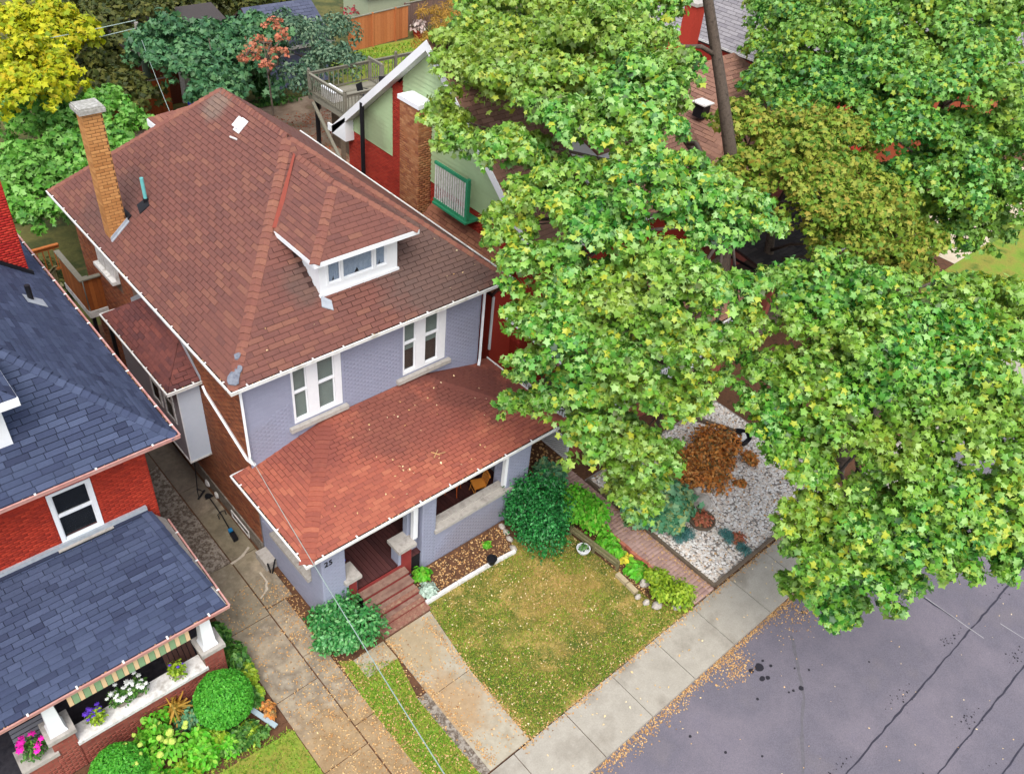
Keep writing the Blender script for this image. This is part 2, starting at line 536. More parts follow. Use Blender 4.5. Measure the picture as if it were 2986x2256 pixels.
def tree(name, label, base, boughs, trunk, trad, mat, bark, leaf=0.19, dens=150, tpl=MAPLE, flat=0.72, nfront=0, group=None, limbs=True, lv=0.3, up=0.65, cat="tree", limb_r=0.05, leaders=(), tp_bulk=None):
    t = thing(name, label, cat, base, group)
    m = MB(); m.tube(trunk, trad, 10) if True else None; m.build("trunk", bark, t, smooth=True)
    for (pp, rr) in leaders: MB().tube(pp, rr, 8).build("leader", bark, t, smooth=True)
    Cs, Ns, Ts = [], [], []
    for (x, y, z, r) in boughs:
        zc = z - r * 0.35 + R.uniform(-.45, .35) * min(r, 1.2); r *= R.uniform(.8, 1.0)
        n = int(dens * r * r * 4.2)
        k = 7 if r > .9 else 5
        a0 = R.uniform(0, 6.28)
        for s_ in range(k):
            an = a0 + 6.28 * s_ / (k - 1) + R.uniform(-.3, .3)
            q = 0 if s_ == 0 else r * R.uniform(.5, .82)
            rr = r * R.uniform(.34, .52)
            cc = (x + q * math.cos(an), y + q * math.sin(an), zc + (r * .34 if s_ == 0 else R.uniform(-.22, .2) * r))
            a = cluster(cc, rr, rr, rr * flat, int(n / k * 1.05), rmin=.5, up=up, zlow=-.25)
            for p, l in zip(a, (Cs, Ns, Ts)): l.append(p)
        a = cluster((x, y, zc - r * 0.25), r * 0.75, r * 0.75, r * flat * 0.7, n // 14, 0.3, 1.0, zlow=-0.8, up=up)
        for q, l in zip(a, (Cs, Ns, Ts)): l.append(q)
        # a few hanging sprays so that the outline frays
        for s_ in range(9):
            an = R.uniform(0, 6.28); oq = R.uniform(.85, 1.2)
            a = cluster((x + r * math.cos(an) * oq, y + r * math.sin(an) * oq, zc - r * R.uniform(0.0, 0.55)), r * .3, r * .3, r * .24, max(6, int(n * 0.03)), 0.2, 1.0, zlow=-0.9, up=up)
            for q, l in zip(a, (Cs, Ns, Ts)): l.append(q)
    C, N, T = np.vstack(Cs), np.vstack(Ns), np.vstack(Ts)
    size = leaf * rng.uniform(1 - lv, 1 + lv, len(C)) * 0.62
    if nfront:
        d = np.linalg.norm(C - np.array(CAM), axis=1) - 1.2 * C[:, 2] + rng.uniform(0, 6, len(C))
        idx = np.argsort(d)[:nfront]
        leaf_single(t, C[idx], N[idx], T[idx], size[idx] * 1.1, tpl, mat)
        mk = np.ones(len(C), bool); mk[idx] = False
        C, N, T, size = C[mk], N[mk], T[mk], size[mk]
    leaf_obj("crown", t, C, N, T, size, tp_bulk or tpl, mat)
    if limbs:
        tp = [Vector(trunk[i]).lerp(Vector(trunk[i + 1]), q / 6) for i in range(len(trunk) - 1) for q in range(6)]
        for (pp, rr) in leaders: tp += [Vector(pp[i]).lerp(Vector(pp[i + 1]), q / 5) for i in range(len(pp) - 1) for q in range(5)]
        for (x, y, z, r) in boughs[::2]:
            e = Vector((x, y, z - r * 0.75))
            cand = min(tp[2:], key=lambda p: (p - e).length + max(0, p.z - e.z + .3 * (p - e).length) * 3 + R.uniform(0, .8))
            mid = cand.lerp(e, 0.5) + Vector((R.uniform(-.4, .4), R.uniform(-.4, .4), R.uniform(-.2, .7)))
            mb = MB(); mb.tube([cand, cand.lerp(mid, .5) + Vector((0, 0, .15)), mid, mid.lerp(e, .5), e], [limb_r * 1.6, limb_r * 1.3, limb_r, limb_r * .7, limb_r * .35], 5)
            for s_ in range(3):
                an = R.uniform(0, 6.28)
                mb.tube([mid.lerp(e, .5), e + Vector((r * .5 * math.cos(an), r * .5 * math.sin(an), r * R.uniform(-.1, .5)))], [limb_r * .5, .012], 4)
            mb.build("limb", bark, t, smooth=True)
    return t

def shrub(name, label, cat, c, radii, n, leaf, mat, bark, tpl=OVAL, lumps=1, group=None, up=0.7, zlow=-0.25, stems=5, jit=0.55, rmin=0.6, nfront=0):
    c = Vector(c); rx, ry, rz = radii
    t = thing(name, label, cat, (c.x, c.y, c.z), group)
    Cs, Ns, Ts = [], [], []
    for k in range(lumps):
        if lumps == 1: cc, q = (c.x, c.y, c.z + rz * 0.5), 1.0
        else:
            an = 6.28 * k / lumps + R.uniform(-.3, .3); q = R.uniform(.32, .58)
            rad = R.uniform(.35, .78) if k else 0
            cc = (c.x + rx * rad * math.cos(an), c.y + ry * rad * math.sin(an), c.z + rz * R.uniform(.3, .62))
        a = cluster(cc, rx * q, ry * q, rz * (q if lumps > 1 else .55), n // lumps, rmin, 1.08, zlow, up=up, jit=jit)
        for x, l in zip(a, (Cs, Ns, Ts)): l.append(x)
        a = cluster(cc, rx * q * .8, ry * q * .8, rz * (q if lumps > 1 else .55) * .8, n // lumps // 3, .2, 1.0, -.7, up=up, jit=jit)
        for x, l in zip(a, (Cs, Ns, Ts)): l.append(x)
    C, N, T = np.vstack(Cs), np.vstack(Ns), np.vstack(Ts)
    C[:, 2] = np.maximum(C[:, 2], c.z + 0.02)
    leaf_obj("foliage", t, C, N, T, leaf * rng.uniform(.7, 1.25, len(C)), tpl, mat)
    m = MB()
    for k in range(stems):
        an = R.uniform(0, 6.28)
        e = c + Vector((rx * .5 * math.cos(an), ry * .5 * math.sin(an), rz * R.uniform(.5, .85)))
        m.tube([c + Vector((R.uniform(-.06, .06), R.uniform(-.06, .06), -.02)), c.lerp(e, .5) + Vector((0, 0, .05)), e], [.025, .018, .008], 5)
    m.build("stem", bark, t)
    return t

def litter(name, pts, size, mat, label=None, parent=None, tilt=0.35, tpl=OVAL, origin=(0, 0, 0)):
    P = np.array(pts, dtype=float)
    n = len(P)
    N = np.array((0, 0, 1.0)) + rng.normal(size=(n, 3)) * tilt
    T = rng.normal(size=(n, 3)) * np.array((1, 1, .1))
    me = leaf_mesh(name, P - np.array(org(parent) if parent is not None else origin), N, T, size * rng.uniform(.6, 1.3, n), tpl, mat)
    ob = bpy.data.objects.new(name, me)
    link(ob, parent)
    if parent is None: ob.location = origin
    else: ORG[ob.name] = org(parent)
    ob["kind"] = "stuff"
    return ob

# ================================================================ materials used
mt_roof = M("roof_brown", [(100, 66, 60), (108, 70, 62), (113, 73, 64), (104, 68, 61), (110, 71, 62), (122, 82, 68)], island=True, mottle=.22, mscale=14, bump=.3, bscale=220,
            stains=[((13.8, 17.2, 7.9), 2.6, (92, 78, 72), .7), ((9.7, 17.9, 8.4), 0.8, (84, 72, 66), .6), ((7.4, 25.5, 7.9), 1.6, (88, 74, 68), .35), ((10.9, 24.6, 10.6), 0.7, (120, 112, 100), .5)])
mt_cap = M("roof_cap", [(122, 78, 67), (130, 86, 71), (116, 73, 64), (136, 92, 74)], island=True, mottle=.2, mscale=14, bump=.3, bscale=220)
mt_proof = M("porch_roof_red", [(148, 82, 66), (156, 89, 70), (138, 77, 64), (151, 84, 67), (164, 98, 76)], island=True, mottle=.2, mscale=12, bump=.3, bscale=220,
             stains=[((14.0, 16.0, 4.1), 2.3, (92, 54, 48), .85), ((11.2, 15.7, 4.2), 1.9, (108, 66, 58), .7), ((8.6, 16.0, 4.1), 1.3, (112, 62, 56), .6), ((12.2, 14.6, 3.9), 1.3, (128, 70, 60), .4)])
mt_bayroof = M("bay_roof", [(94, 56, 54), (110, 64, 58), (84, 52, 52), (118, 68, 60)], island=True, mottle=.4, mscale=6, bump=.3, bscale=200)
mt_deck_base = M("roof_underlay", [(64, 44, 40)], mottle=.2)
mt_under_blue = M("roof_underlay_blue", [(42, 47, 66)], mottle=.2)
mt_blue = M("roof_slate_blue", [(50, 57, 80), (58, 66, 90), (70, 79, 103), (54, 62, 85), (64, 73, 96), (45, 51, 73)], island=True, mottle=.15, mscale=14, bump=.3, bscale=220)
mt_brown2 = M("roof_light_brown", [(128, 94, 78), (142, 106, 88), (116, 84, 72), (150, 114, 96)], island=True, mottle=.22, mscale=12, bump=.3, bscale=200)
mt_grey_roof = M("roof_grey", [(128, 124, 126), (142, 138, 140), (118, 114, 118)], island=True, mottle=.2, mscale=12)
mt_dark_roof = M("roof_dark", [(58, 54, 54), (72, 66, 64), (50, 46, 46)], island=True, mottle=.4, mscale=20)
mt_paint = M("painted_grey_brick", [(144, 147, 166), (146, 149, 168), (142, 145, 164), (145, 148, 167)], island=True, mottle=.08, mscale=5, bump=.2, bscale=90, rough=.7,
             stains=[((9.2, 16.75, 4.2), .7, (126, 126, 138), .45), ((12.9, 16.75, 4.3), .7, (128, 128, 140), .4), ((14.9, 16.75, 5.2), .8, (132, 132, 144), .35), ((7.3, 16.75, 4.6), .7, (134, 132, 142), .35), ((8.8, 13.3, 0.2), 1.1, (120, 112, 110), .4), ((12.5, 13.3, 0.2), 1.6, (124, 114, 112), .5)])
mt_paint_flat = M("painted_grey", [(142, 147, 164), (148, 153, 170)], nscale=1.5, mottle=.08, rough=.7)
mt_paint_mortar = M("painted_mortar", [(141, 144, 162)], mottle=.1)
mt_brown_brick = M("brown_brick", [(122, 70, 48), (138, 82, 54), (104, 60, 44), (148, 92, 60), (128, 66, 46)], island=True, mottle=.2, mscale=10, bump=.3, bscale=120,
                   stains=[((6.97, 21.0, 2.5), 3.0, (112, 78, 60), .35)])
mt_mortar = M("mortar", [(116, 96, 82)], mottle=.25)
mt_tan_brick = M("tan_brick", [(176, 124, 72), (190, 138, 84), (164, 112, 64), (184, 130, 78)], island=True, mottle=.18, mscale=12, bump=.3, bscale=120)
mt_tan_mortar = M("dark_mortar", [(92, 66, 46)], mottle=.3)
mt_red_brick = M("red_brick", [(160, 48, 32), (174, 58, 38), (140, 42, 30), (166, 52, 34)], island=True, mottle=.15, mscale=10, bump=.3, bscale=120)
mt_red_mortar = M("red_mortar", [(136, 42, 28)], mottle=.2)
mt_dull_brick = M("dull_red_brick", [(140, 74, 62), (150, 84, 70), (130, 66, 56)], island=True, mottle=.15, mscale=10, bump=.3, bscale=120)
mt_dark_red = M("painted_red_brick", [(158, 50, 38), (170, 60, 44), (142, 44, 34)], island=True, mottle=.2, mscale=10, bump=.3, bscale=120)
mt_mixed_brick = M("mixed_brick", [(164, 108, 70), (150, 94, 62), (178, 128, 88), (134, 80, 56), (170, 116, 76)], island=True, mottle=.2, mscale=12, bump=.3, bscale=120)
mt_white = M("white_paint", [(222, 224, 226), (232, 233, 234)], nscale=1.2, mottle=.05, rough=.55)
mt_white_dirty = M("white_weathered", [(196, 192, 186), (218, 216, 212), (170, 164, 156)], nscale=5, mottle=.2, rough=.7)
mt_gutter = M("gutter_white", [(214, 212, 206), (228, 227, 224), (190, 186, 176)], nscale=2.5, mottle=.1, rough=.45)
mt_gutter_pink = M("gutter_rust", [(168, 112, 104), (184, 140, 132), (150, 92, 84)], nscale=2.0, mottle=.1, rough=.5)
mt_debris = M("gutter_debris", [(40, 34, 28), (58, 50, 40), (76, 56, 36)], nscale=12, mottle=.6, mscale=30)
mt_siding = M("pale_siding", [(190, 198, 210), (200, 207, 218)], nscale=1.0, mottle=.04, rough=.5)
mt_siding_grey = M("grey_siding", [(150, 148, 152), (160, 158, 162)], nscale=1.0, mottle=.06, rough=.6)
mt_green_siding = M("green_siding", [(158, 180, 136), (168, 190, 146)], nscale=1.0, mottle=.05, rough=.55, stains=[((17.5, 26.2, 7.6), 1.2, (120, 122, 96), .55), ((17.5, 23.6, 10.9), .9, (132, 138, 108), .4)])
mt_stone = M("stone_sill", [(158, 152, 144), (172, 166, 158), (142, 136, 130)], nscale=4, mottle=.18, bump=.3, bscale=60)
mt_concrete = M("driveway_concrete", [(140, 126, 106), (156, 143, 122), (124, 112, 96), (162, 152, 134)], nscale=1.1, mottle=.3, mscale=7, bump=.3, bscale=70,
                stains=[((6.2, 18.0, 0), 1.6, (92, 88, 66), .5), ((5.6, 15.5, 0), 1.4, (110, 104, 84), .4), ((5.6, 9.0, 0), 3.0, (150, 118, 72), .55), ((6.1, 21.5, 0), 2.2, (86, 78, 72), .7)])
mt_old_concrete = M("pitted_concrete", [(92, 76, 62), (150, 142, 130), (84, 70, 58), (164, 158, 146)], nscale=5.5, mottle=.35, mscale=12, bump=.4, bscale=50, detail=5)
mt_walk = M("walk_concrete", [(150, 140, 120), (164, 156, 138), (138, 126, 104)], nscale=1.2, mottle=.2, mscale=8, bump=.2, bscale=80, stains=[((8.2, 9.2, 0), 1.3, (156, 120, 74), .6), ((8.6, 11.4, 0), 1.2, (152, 128, 88), .5)])
mt_sidewalk = M("sidewalk_concrete", [(148, 142, 130), (160, 154, 142), (134, 127, 115)], nscale=.9, mottle=.22, mscale=22, mottle2=(3.0, .12), bump=.2, bscale=90)
mt_asphalt = M("asphalt", [(106, 101, 111), (112, 106, 114), (101, 97, 106), (110, 104, 109)], nscale=.35, mottle=.4, mscale=30, mottle2=(2.6, .09), bump=.5, bscale=160, rough=.8, detail=6)
mt_tar = M("tar", [(52, 50, 60)], mottle=.3, rough=.5)
mt_oil = M("oil_stain", [(40, 38, 44)], mottle=.3, rough=.5)
mt_chalk = M("chalk_line", [(150, 148, 150)], mottle=.4, mscale=30)
mt_soil = M("soil", [(74, 50, 36), (96, 66, 46), (60, 42, 32)], nscale=3, mottle=.4, mscale=14, bump=.6, bscale=40)
mt_dirt = M("lane_dirt", [(156, 132, 110), (170, 148, 126), (142, 118, 98), (116, 112, 74)], nscale=.7, mottle=.25, mscale=8, bump=.4, bscale=40)
mt_yard = M("yard_ground", [(70, 76, 36), (96, 92, 48), (58, 66, 32), (110, 96, 58)], nscale=.5, mottle=.4, mscale=6)
mt_lawn = M("lawn_ground", [(86, 100, 36), (156, 134, 74), (78, 96, 34), (168, 144, 86), (104, 110, 46)], nscale=.8, mottle=.4, mscale=12, bump=.6, bscale=50, detail=6,
            stains=[((9.9, 9.2, 0), 1.0, (66, 84, 30), .7), ((12.6, 7.7, 0), 1.5, (70, 82, 32), .6), ((10.4, 8.0, 0), 1.0, (64, 82, 30), .7), ((13.2, 10.2, 0), 1.8, (158, 128, 76), .6)])
mt_lawn2 = M("green_lawn_ground", [(88, 116, 36), (112, 138, 46), (130, 128, 54), (78, 104, 34)], nscale=1.0, mottle=.35, mscale=10, bump=.6, bscale=50)
mt_grass = M("grass_blades", [(92, 122, 36), (126, 142, 48), (162, 154, 66), (186, 166, 88), (198, 172, 102), (150, 148, 56)], island=True, mottle=0, trans=.3, rough=.7, clump=(1.1, 1.6))
mt_grass_green = M("green_grass_blades", [(84, 130, 32), (112, 156, 42), (144, 170, 54), (166, 166, 70)], island=True, mottle=0, trans=.2, rough=.7)
mt_litter = M("fallen_leaves", [(184, 138, 84), (196, 156, 104), (164, 118, 70), (206, 176, 126), (136, 100, 68)], island=True, mottle=0, rough=.8)
mt_litter_pale = M("pale_fallen_leaves", [(216, 190, 140), (224, 206, 168), (204, 160, 96), (190, 170, 130)], island=True, mottle=0, rough=.8)
mt_bark = M("bark", [(72, 62, 54), (92, 80, 70), (56, 48, 42)], nscale=6, mottle=.4, mscale=18, bump=1.0, bscale=24)
mt_stem = M("twig", [(84, 66, 50), (100, 80, 60)], nscale=6, mottle=.3)
mt_porch_floor = M("porch_boards", [(72, 42, 42), (82, 48, 46), (64, 38, 38)], island=True, mottle=.25, mscale=9, rough=.55)
mt_step = M("step_boards", [(118, 88, 78), (134, 108, 94), (104, 74, 66)], nscale=3, mottle=.4, mscale=12, rough=.7)
mt_step_worn = M("worn_step", [(142, 116, 94), (126, 84, 72), (158, 134, 108)], nscale=6, mottle=.4, mscale=16, rough=.8)
mt_red_panel = M("red_panel", [(124, 44, 42), (134, 52, 48)], nscale=2, mottle=.15)
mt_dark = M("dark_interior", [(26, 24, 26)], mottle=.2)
mt_blind = M("blind", [(160, 174, 164)], mottle=.04)
mt_curtain = M("curtain", [(186, 206, 232), (206, 222, 240)], nscale=9, mottle=.1)
mt_glass = glass_mat("window_glass", see=.78)
mt_glass_dark = glass_mat("dark_window_glass", (22, 26, 30), .12)
mt_black = M("black_metal", [(26, 26, 30)], mottle=.1, rough=.5)
mt_flash = M("flashing", [(146, 152, 160), (166, 172, 178)], nscale=6, mottle=.15, rough=.45)
mt_lead = M("lead_patch", [(92, 96, 108), (116, 120, 128)], nscale=9, mottle=.3, rough=.6)
mt_teal = M("teal_pipe", [(104, 178, 176)], mottle=.1, rough=.5)
mt_wood_new = M("cedar_boards", [(150, 84, 40), (164, 96, 48), (136, 74, 36)], island=True, mottle=.25, mscale=8, rough=.7)
mt_wood_old = M("weathered_boards", [(120, 116, 102), (132, 128, 114), (106, 102, 88)], island=True, mottle=.25, mscale=8, rough=.8)
mt_wood_mossy = M("mossy_boards", [(126, 120, 82), (110, 104, 74), (140, 132, 96)], island=True, mottle=.3, mscale=8, rough=.85)
mt_paver = M("brick_pavers", [(166, 136, 126), (176, 146, 136), (156, 126, 118), (170, 140, 128)], island=True, mottle=.15, mscale=8, rough=.85)
mt_joint = M("paver_joint", [(112, 98, 90)], mottle=.3)
mt_pebble = M("white_pebbles", [(222, 217, 210), (234, 231, 226), (208, 200, 190), (214, 196, 178), (184, 180, 174)], island=True, mottle=.1, mscale=30, rough=.75)
mt_timber = M("edging_timber", [(96, 84, 72), (112, 98, 82)], nscale=3, mottle=.35, rough=.85)
mt_rock = M("boulder", [(156, 148, 136), (176, 168, 158), (136, 128, 116)], nscale=3, mottle=.25, bump=.6, bscale=20)

# ================================================================ ground
MB().box(-250, 320, -250, 320, -.6, -.145).build("ground", mt_yard, kind="structure")
MB().box(-120, 160, -7.0, 5.5, -.5, -.125).build("road", mt_asphalt, kind="structure")
MB().box(-120, 160, 7.12, 31, -.4, -.012).build("yard", mt_soil, kind="structure")
MB().box(-120, 160, 31, 120, -.4, -.012).build("back_yard", mt_yard, kind="structure")

def wobble_strip(name, pts, wd, z, mat, kind="structure", parent=None, amp=.02):
    m = MB(); P = [Vector((x, y, z)) for x, y in pts]
    Q = []
    for i in range(len(P) - 1):
        n = max(2, int((P[i + 1] - P[i]).length / .25))
        for k in range(n): Q.append(P[i].lerp(P[i + 1], k / n))
    Q.append(P[-1])
    prev = None
    for i, p in enumerate(Q):
        d = (Q[min(i + 1, len(Q) - 1)] - Q[max(i - 1, 0)]).normalized()
        a = Vector((-d.y, d.x, 0)); j = R.uniform(-amp, amp); ww = wd * R.uniform(.55, 1.2)
        cur = (p + a * (j + ww / 2), p + a * (j - ww / 2))
        if prev: m.poly([prev[0], prev[1], cur[1], cur[0]])
        prev = cur
    return m.build(name, mat, parent, kind=kind)
for pts in ([(4, 1.15), (28, 1.17)], [(10, -.36), (30, -.62)], [(14, -1.5), (26, -1.75)]):
    wobble_strip("road_crack", pts, .05, -.119, mt_tar, amp=.02)
wobble_strip("road_crack", [(22.55, 3.4), (22.66, 1.6)], .06, -.1185, mt_tar, amp=.02)
wobble_strip("road_line", [(22.64, 2.7), (22.68, .74)], .03, -.1165, mt_chalk, amp=.006)
wobble_strip("road_line", [(23.66, .66), (23.75, -.5)], .03, -.1165, mt_chalk, amp=.006)
wobble_strip("road_seam", [(17.9, 4.6), (16.4, 3.2), (14.4, 1.9), (12.4, .9)], .1, -.121, M("pale_seam", [(98, 95, 100)], mottle=.3), amp=.03)
m = MB()
for (y0, xa, xb) in ((1.15, 12, 26), (-.45, 13, 27), (-1.6, 15, 26)):
    for xc in [xa + 3.3 * q for q in range(int((xb - xa) / 3.3) + 1)]:
        for _ in range(26):
            t_ = R.gauss(0, .35); x, y = xc + t_, y0 + .16 + .35 * abs(R.gauss(0, .4)) * (1 if R.random() < .8 else -1); r = R.uniform(.008, .032)
            m.poly([(x + r * R.uniform(.7, 1.5) * math.cos(1.257 * q), y + r * math.sin(1.257 * q), -.1194) for q in range(5)])
m.build("tar_splatter", mt_oil, kind="stuff")
spots = [(16.19, 4.58, .17), (15.9, 4.66, .10), (15.95, 4.3, .1), (16.1, 4.22, .08), (16.5, 4.4, .06), (16.45, 4.65, .05), (16.6, 3.4, .09), (16.35, 3.5, .05), (16.2, 3.55, .04), (15.3, 4.0, .05),
         (17.3, 3.6, .045), (18.9, 4.9, .08), (18.95, 4.8, .04), (17.0, 3.9, .04), (13.3, 3.6, .05), (12.9, 4.5, .05), (14.0, 2.9, .04), (12.1, 3.4, .1), (12.25, 3.3, .08), (12.1, 3.0, .06), (19.0, 2.6, .04)]
for (x, y, r) in spots:
    m = MB(); n = 11; ph = R.uniform(0, 6)
    m.poly([(x + r * R.uniform(.8, 1.1) * math.cos(6.283 * k / n + ph), y + r * .8 * R.uniform(.8, 1.1) * math.sin(6.283 * k / n + ph), -.1195) for k in range(n)])
    m.build("oil_stain", mt_oil, kind="structure")

# sidewalk of separate slabs
sw = bpy.data.objects.new("sidewalk", None); link(sw); sw["kind"] = "structure"; ORG[sw.name] = Vector((0, 0, 0))
for k in range(-6, 22):
    x0 = 10.62 + 1.84 * k
    m = MB(); dz = R.uniform(-.006, .006); s = R.uniform(-.006, .006)
    m.prism([(x0 + .011, 5.5, -.35), (x0 + 1.829, 5.5, -.35), (x0 + 1.829, 7.1 + s, -.35), (x0 + .011, 7.1 + s, -.35)], (0, 0, .35 + dz))
    m.build("slab", mt_sidewalk, sw)
MB().box(-1, 52, 5.53, 7.08, -.4, -.03).build("joint_bed", mt_soil, sw)

# driveway: two runs of poured slabs
dw = bpy.data.objects.new("driveway", None); link(dw); dw["kind"] = "structure"; ORG[dw.name] = Vector((0, 0, 0))
for (x0, x1, ys, mats_) in ((4.72, 5.99, [7.12, 9.7, 12.1, 14.7, 17.05, 19.4, 22.2, 25.5], (0, 0, 0, 0, 1, 1, 0)), (6.02, 6.62, [7.12, 10.3, 12.9, 14.9], (0, 0, 0)), (6.02, 6.86, [14.92, 17.1, 20.6, 25.5], (0, 0, 0))):
    for i in range(len(ys) - 1):
        m = MB(); dz = R.uniform(-.008, .01)
        m.box(x0 + R.uniform(0, .012), x1 - R.uniform(0, .012), ys[i] + .012, ys[i + 1] - .012, -.2, .012 + dz)
        m.build("slab", mt_old_concrete if mats_[i] else mt_concrete, dw)
wobble_strip("pale_streak", [(5.98, 17.0), (6.4, 17.1), (6.72, 17.25)], .09, .0275, M("pale_mortar", [(176, 166, 150)], mottle=.3), parent=dw, kind=None, amp=.03)
wobble_strip("pale_streak", [(6.05, 15.35), (6.35, 15.55), (6.52, 15.75), (6.5, 16.2)], .07, .0285, MATS["pale_mortar"], parent=dw, kind=None, amp=.03)
# front walk
wk = bpy.data.objects.new("walkway", None); link(wk); wk["kind"] = "structure"; ORG[wk.name] = Vector((0, 0, 0))
for (q) in ([(8.0, 7.14), (9.36, 7.14), (9.42, 9.7), (8.05, 9.7)], [(8.05, 9.72), (9.42, 9.72), (9.72, 11.95), (8.12, 11.95)]):
    m = MB(); m.prism([(x, y, -.2) for x, y in q], (0, 0, .222)); m.build("slab", mt_walk, wk)
MB().box(7.75, 8.05, 7.14, 9.9, -.2, .012).build("slab_edge", mt_old_concrete, wk)
MB().box(7.05, 8.05, 11.25, 11.95, -.2, .016).build("slab", mt_walk, wk)

# lawns
def sheet(name, pts, z, mat, kind="structure"):
    return MB().poly([(x, y, z) for x, y in pts]).build(name, mat, kind=kind)
sheet("lawn", [(9.38, 7.12), (16.2, 7.12), (15.3, 9.6), (15.15, 11.8), (13.7, 12.5), (9.78, 12.2), (9.42, 9.7)], .006, mt_lawn)
sheet("lawn_strip", [(6.62, 7.12), (7.76, 7.12), (7.76, 9.9), (8.05, 11.25), (6.7, 12.2), (6.6, 10.5)], .005, mt_lawn2)
sheet("neighbour_lawn", [(-6, 7.12), (4.7, 7.12), (4.7, 11.2), (-6, 11.9)], .005, mt_lawn2)
sheet("back_lawn", [(30, 44), (44, 44), (44, 53), (30, 53)], .004, mt_lawn2)
sheet("side_lawn", [(40, 7.13), (60, 7.13), (60, 12.4), (40, 12.4)], .004, mt_lawn2)
sheet("patio", [(44, 12.4), (60, 12.4), (60, 17), (44, 17)], .01, M("patio_stone", [(186, 172, 148), (198, 186, 164)], nscale=1.5, mottle=.15))
sheet("lane", [(10, 38), (40, 34.5), (40, 40), (30, 42), (27, 47.3), (10, 47.5)], .003, mt_dirt)
sheet("brick_path_bed", [(16.3, 7.13), (17.26, 7.13), (17.26, 14.0), (16.3, 14.0)], .004, mt_joint)

def inpoly(x, y, P):
    c = False; j = len(P) - 1
    for i in range(len(P)):
        if (P[i][1] > y) != (P[j][1] > y) and x < (P[j][0] - P[i][0]) * (y - P[i][1]) / (P[j][1] - P[i][1]) + P[i][0]: c = not c
        j = i
    return c
def sample(P, n, z=0.01):
    x0, x1 = min(p[0] for p in P), max(p[0] for p in P); y0, y1 = min(p[1] for p in P), max(p[1] for p in P)
    out = []
    while len(out) < n:
        x, y = R.uniform(x0, x1), R.uniform(y0, y1)
        if inpoly(x, y, P): out.append((x, y, z))
    return out
def grass(name, P, n, size, mat, z=.0):
    pts = np.array(sample(P, n, z)); k = len(pts)
    T = rng.normal(size=(k, 3)) * .7 + np.array((0, 0, .9)); N = rng.normal(size=(k, 3)) + np.array((0, 0, .4))
    me = leaf_mesh(name, pts, N, T, size * rng.uniform(.5, 1.4, k), (np.array([(-.22, 0, 0), (.22, 0, 0), (0, 1.0, .1)]), np.array([(0, 1, 2)])), mat)
    o = bpy.data.objects.new(name, me); link(o); o["kind"] = "stuff"
LAWN = [(9.4, 7.16), (16.1, 7.16), (15.3, 9.5), (15.1, 11.75), (13.7, 12.4), (9.8, 12.1), (9.45, 9.7)]
grass("lawn_grass", LAWN, 52000, .06, mt_grass)
EDG = [(9.42, 7.16), (16.0, 7.16), (15.7, 8.1), (11.2, 8.2), (10.4, 9.2), (10.3, 11.9), (9.75, 12.0), (9.42, 9.7)]
grass("lawn_grass", EDG, 15000, .065, mt_grass_green)
for (gx, gy, gr_) in ((12.3, 9.3, .7), (11.2, 10.8, .6), (13.9, 9.0, .6), (12.9, 11.6, .7), (10.9, 9.5, .6), (14.3, 10.6, .5)):
    grass("lawn_grass", [(gx + gr_ * R.uniform(.6, 1.3) * math.cos(q * .628), gy + gr_ * R.uniform(.6, 1.3) * math.sin(q * .628)) for q in range(10)], 1500, .06, mt_grass_green)
grass("strip_grass", [(6.64, 7.15), (7.74, 7.15), (7.74, 9.9), (8.0, 11.2), (6.75, 12.0), (6.6, 10.5)], 9000, .08, mt_grass_green)
grass("neighbour_grass", [(0, 8.5), (4.68, 7.15), (4.68, 11.3), (0, 11.9)], 12000, .08, mt_grass_green)
grass("back_grass", [(32, 46), (43, 46), (43, 52.5), (32, 52.5)], 6000, .2, mt_grass_green)

# ================================================================ shared building pieces
def gutter(parent, p0, p1, out, mat, deb=mt_debris, strap=mt_gutter, step=.95, h=.11, wd=.12, straps=True):
    """open channel along p0-p1; out = horizontal direction away from the wall; p at the outer lip top"""
    p0, p1, out = Vector(p0), Vector(p1), Vector(out)
    d = (p1 - p0).normalized(); L = (p1 - p0).length
    m = MB(); c = (p0 + p1) / 2; z = Vector((0, 0, 1))
    m.obox(c - z * h / 2 - out * .01, d * (L / 2), out * .012, z * (h / 2))
    m.obox(c + out * .006 - z * .008, d * (L / 2), out * .016, z * .009)
    m.obox(c - z * (h - .006) - out * (wd / 2), d * (L / 2 - .001), out * (wd / 2 - .012), z * .006)
    g = m.build("gutter", mat, parent)
    m = MB(); n = int(L / .16)
    for k in range(n):
        q = p0 + d * (L * (k + .5) / n) - out * (wd * .55) - z * (.058 + R.uniform(0, .02))
        m.obox(q, d * (L / n * .5), out * (wd * .4), z * .012 * R.uniform(.4, 2))
    m.build("gutter_debris", deb, g)
    pts = [tuple(p0 + d * R.uniform(0, L) - out * R.uniform(.02, .11) - z * .03) for _ in range(int(L * 9))]
    litter("gutter_leaves", pts, .05, mt_litter, parent=g)
    if straps:
        k = max(1, int(L / step))
        for i in range(k):
            q = p0 + d * (L * (i + .5) / k)
            MB().obox(q - out * .06 + z * .012, d * .022, out * .075, z * .006).build("gutter_strap", strap, parent)
    return g

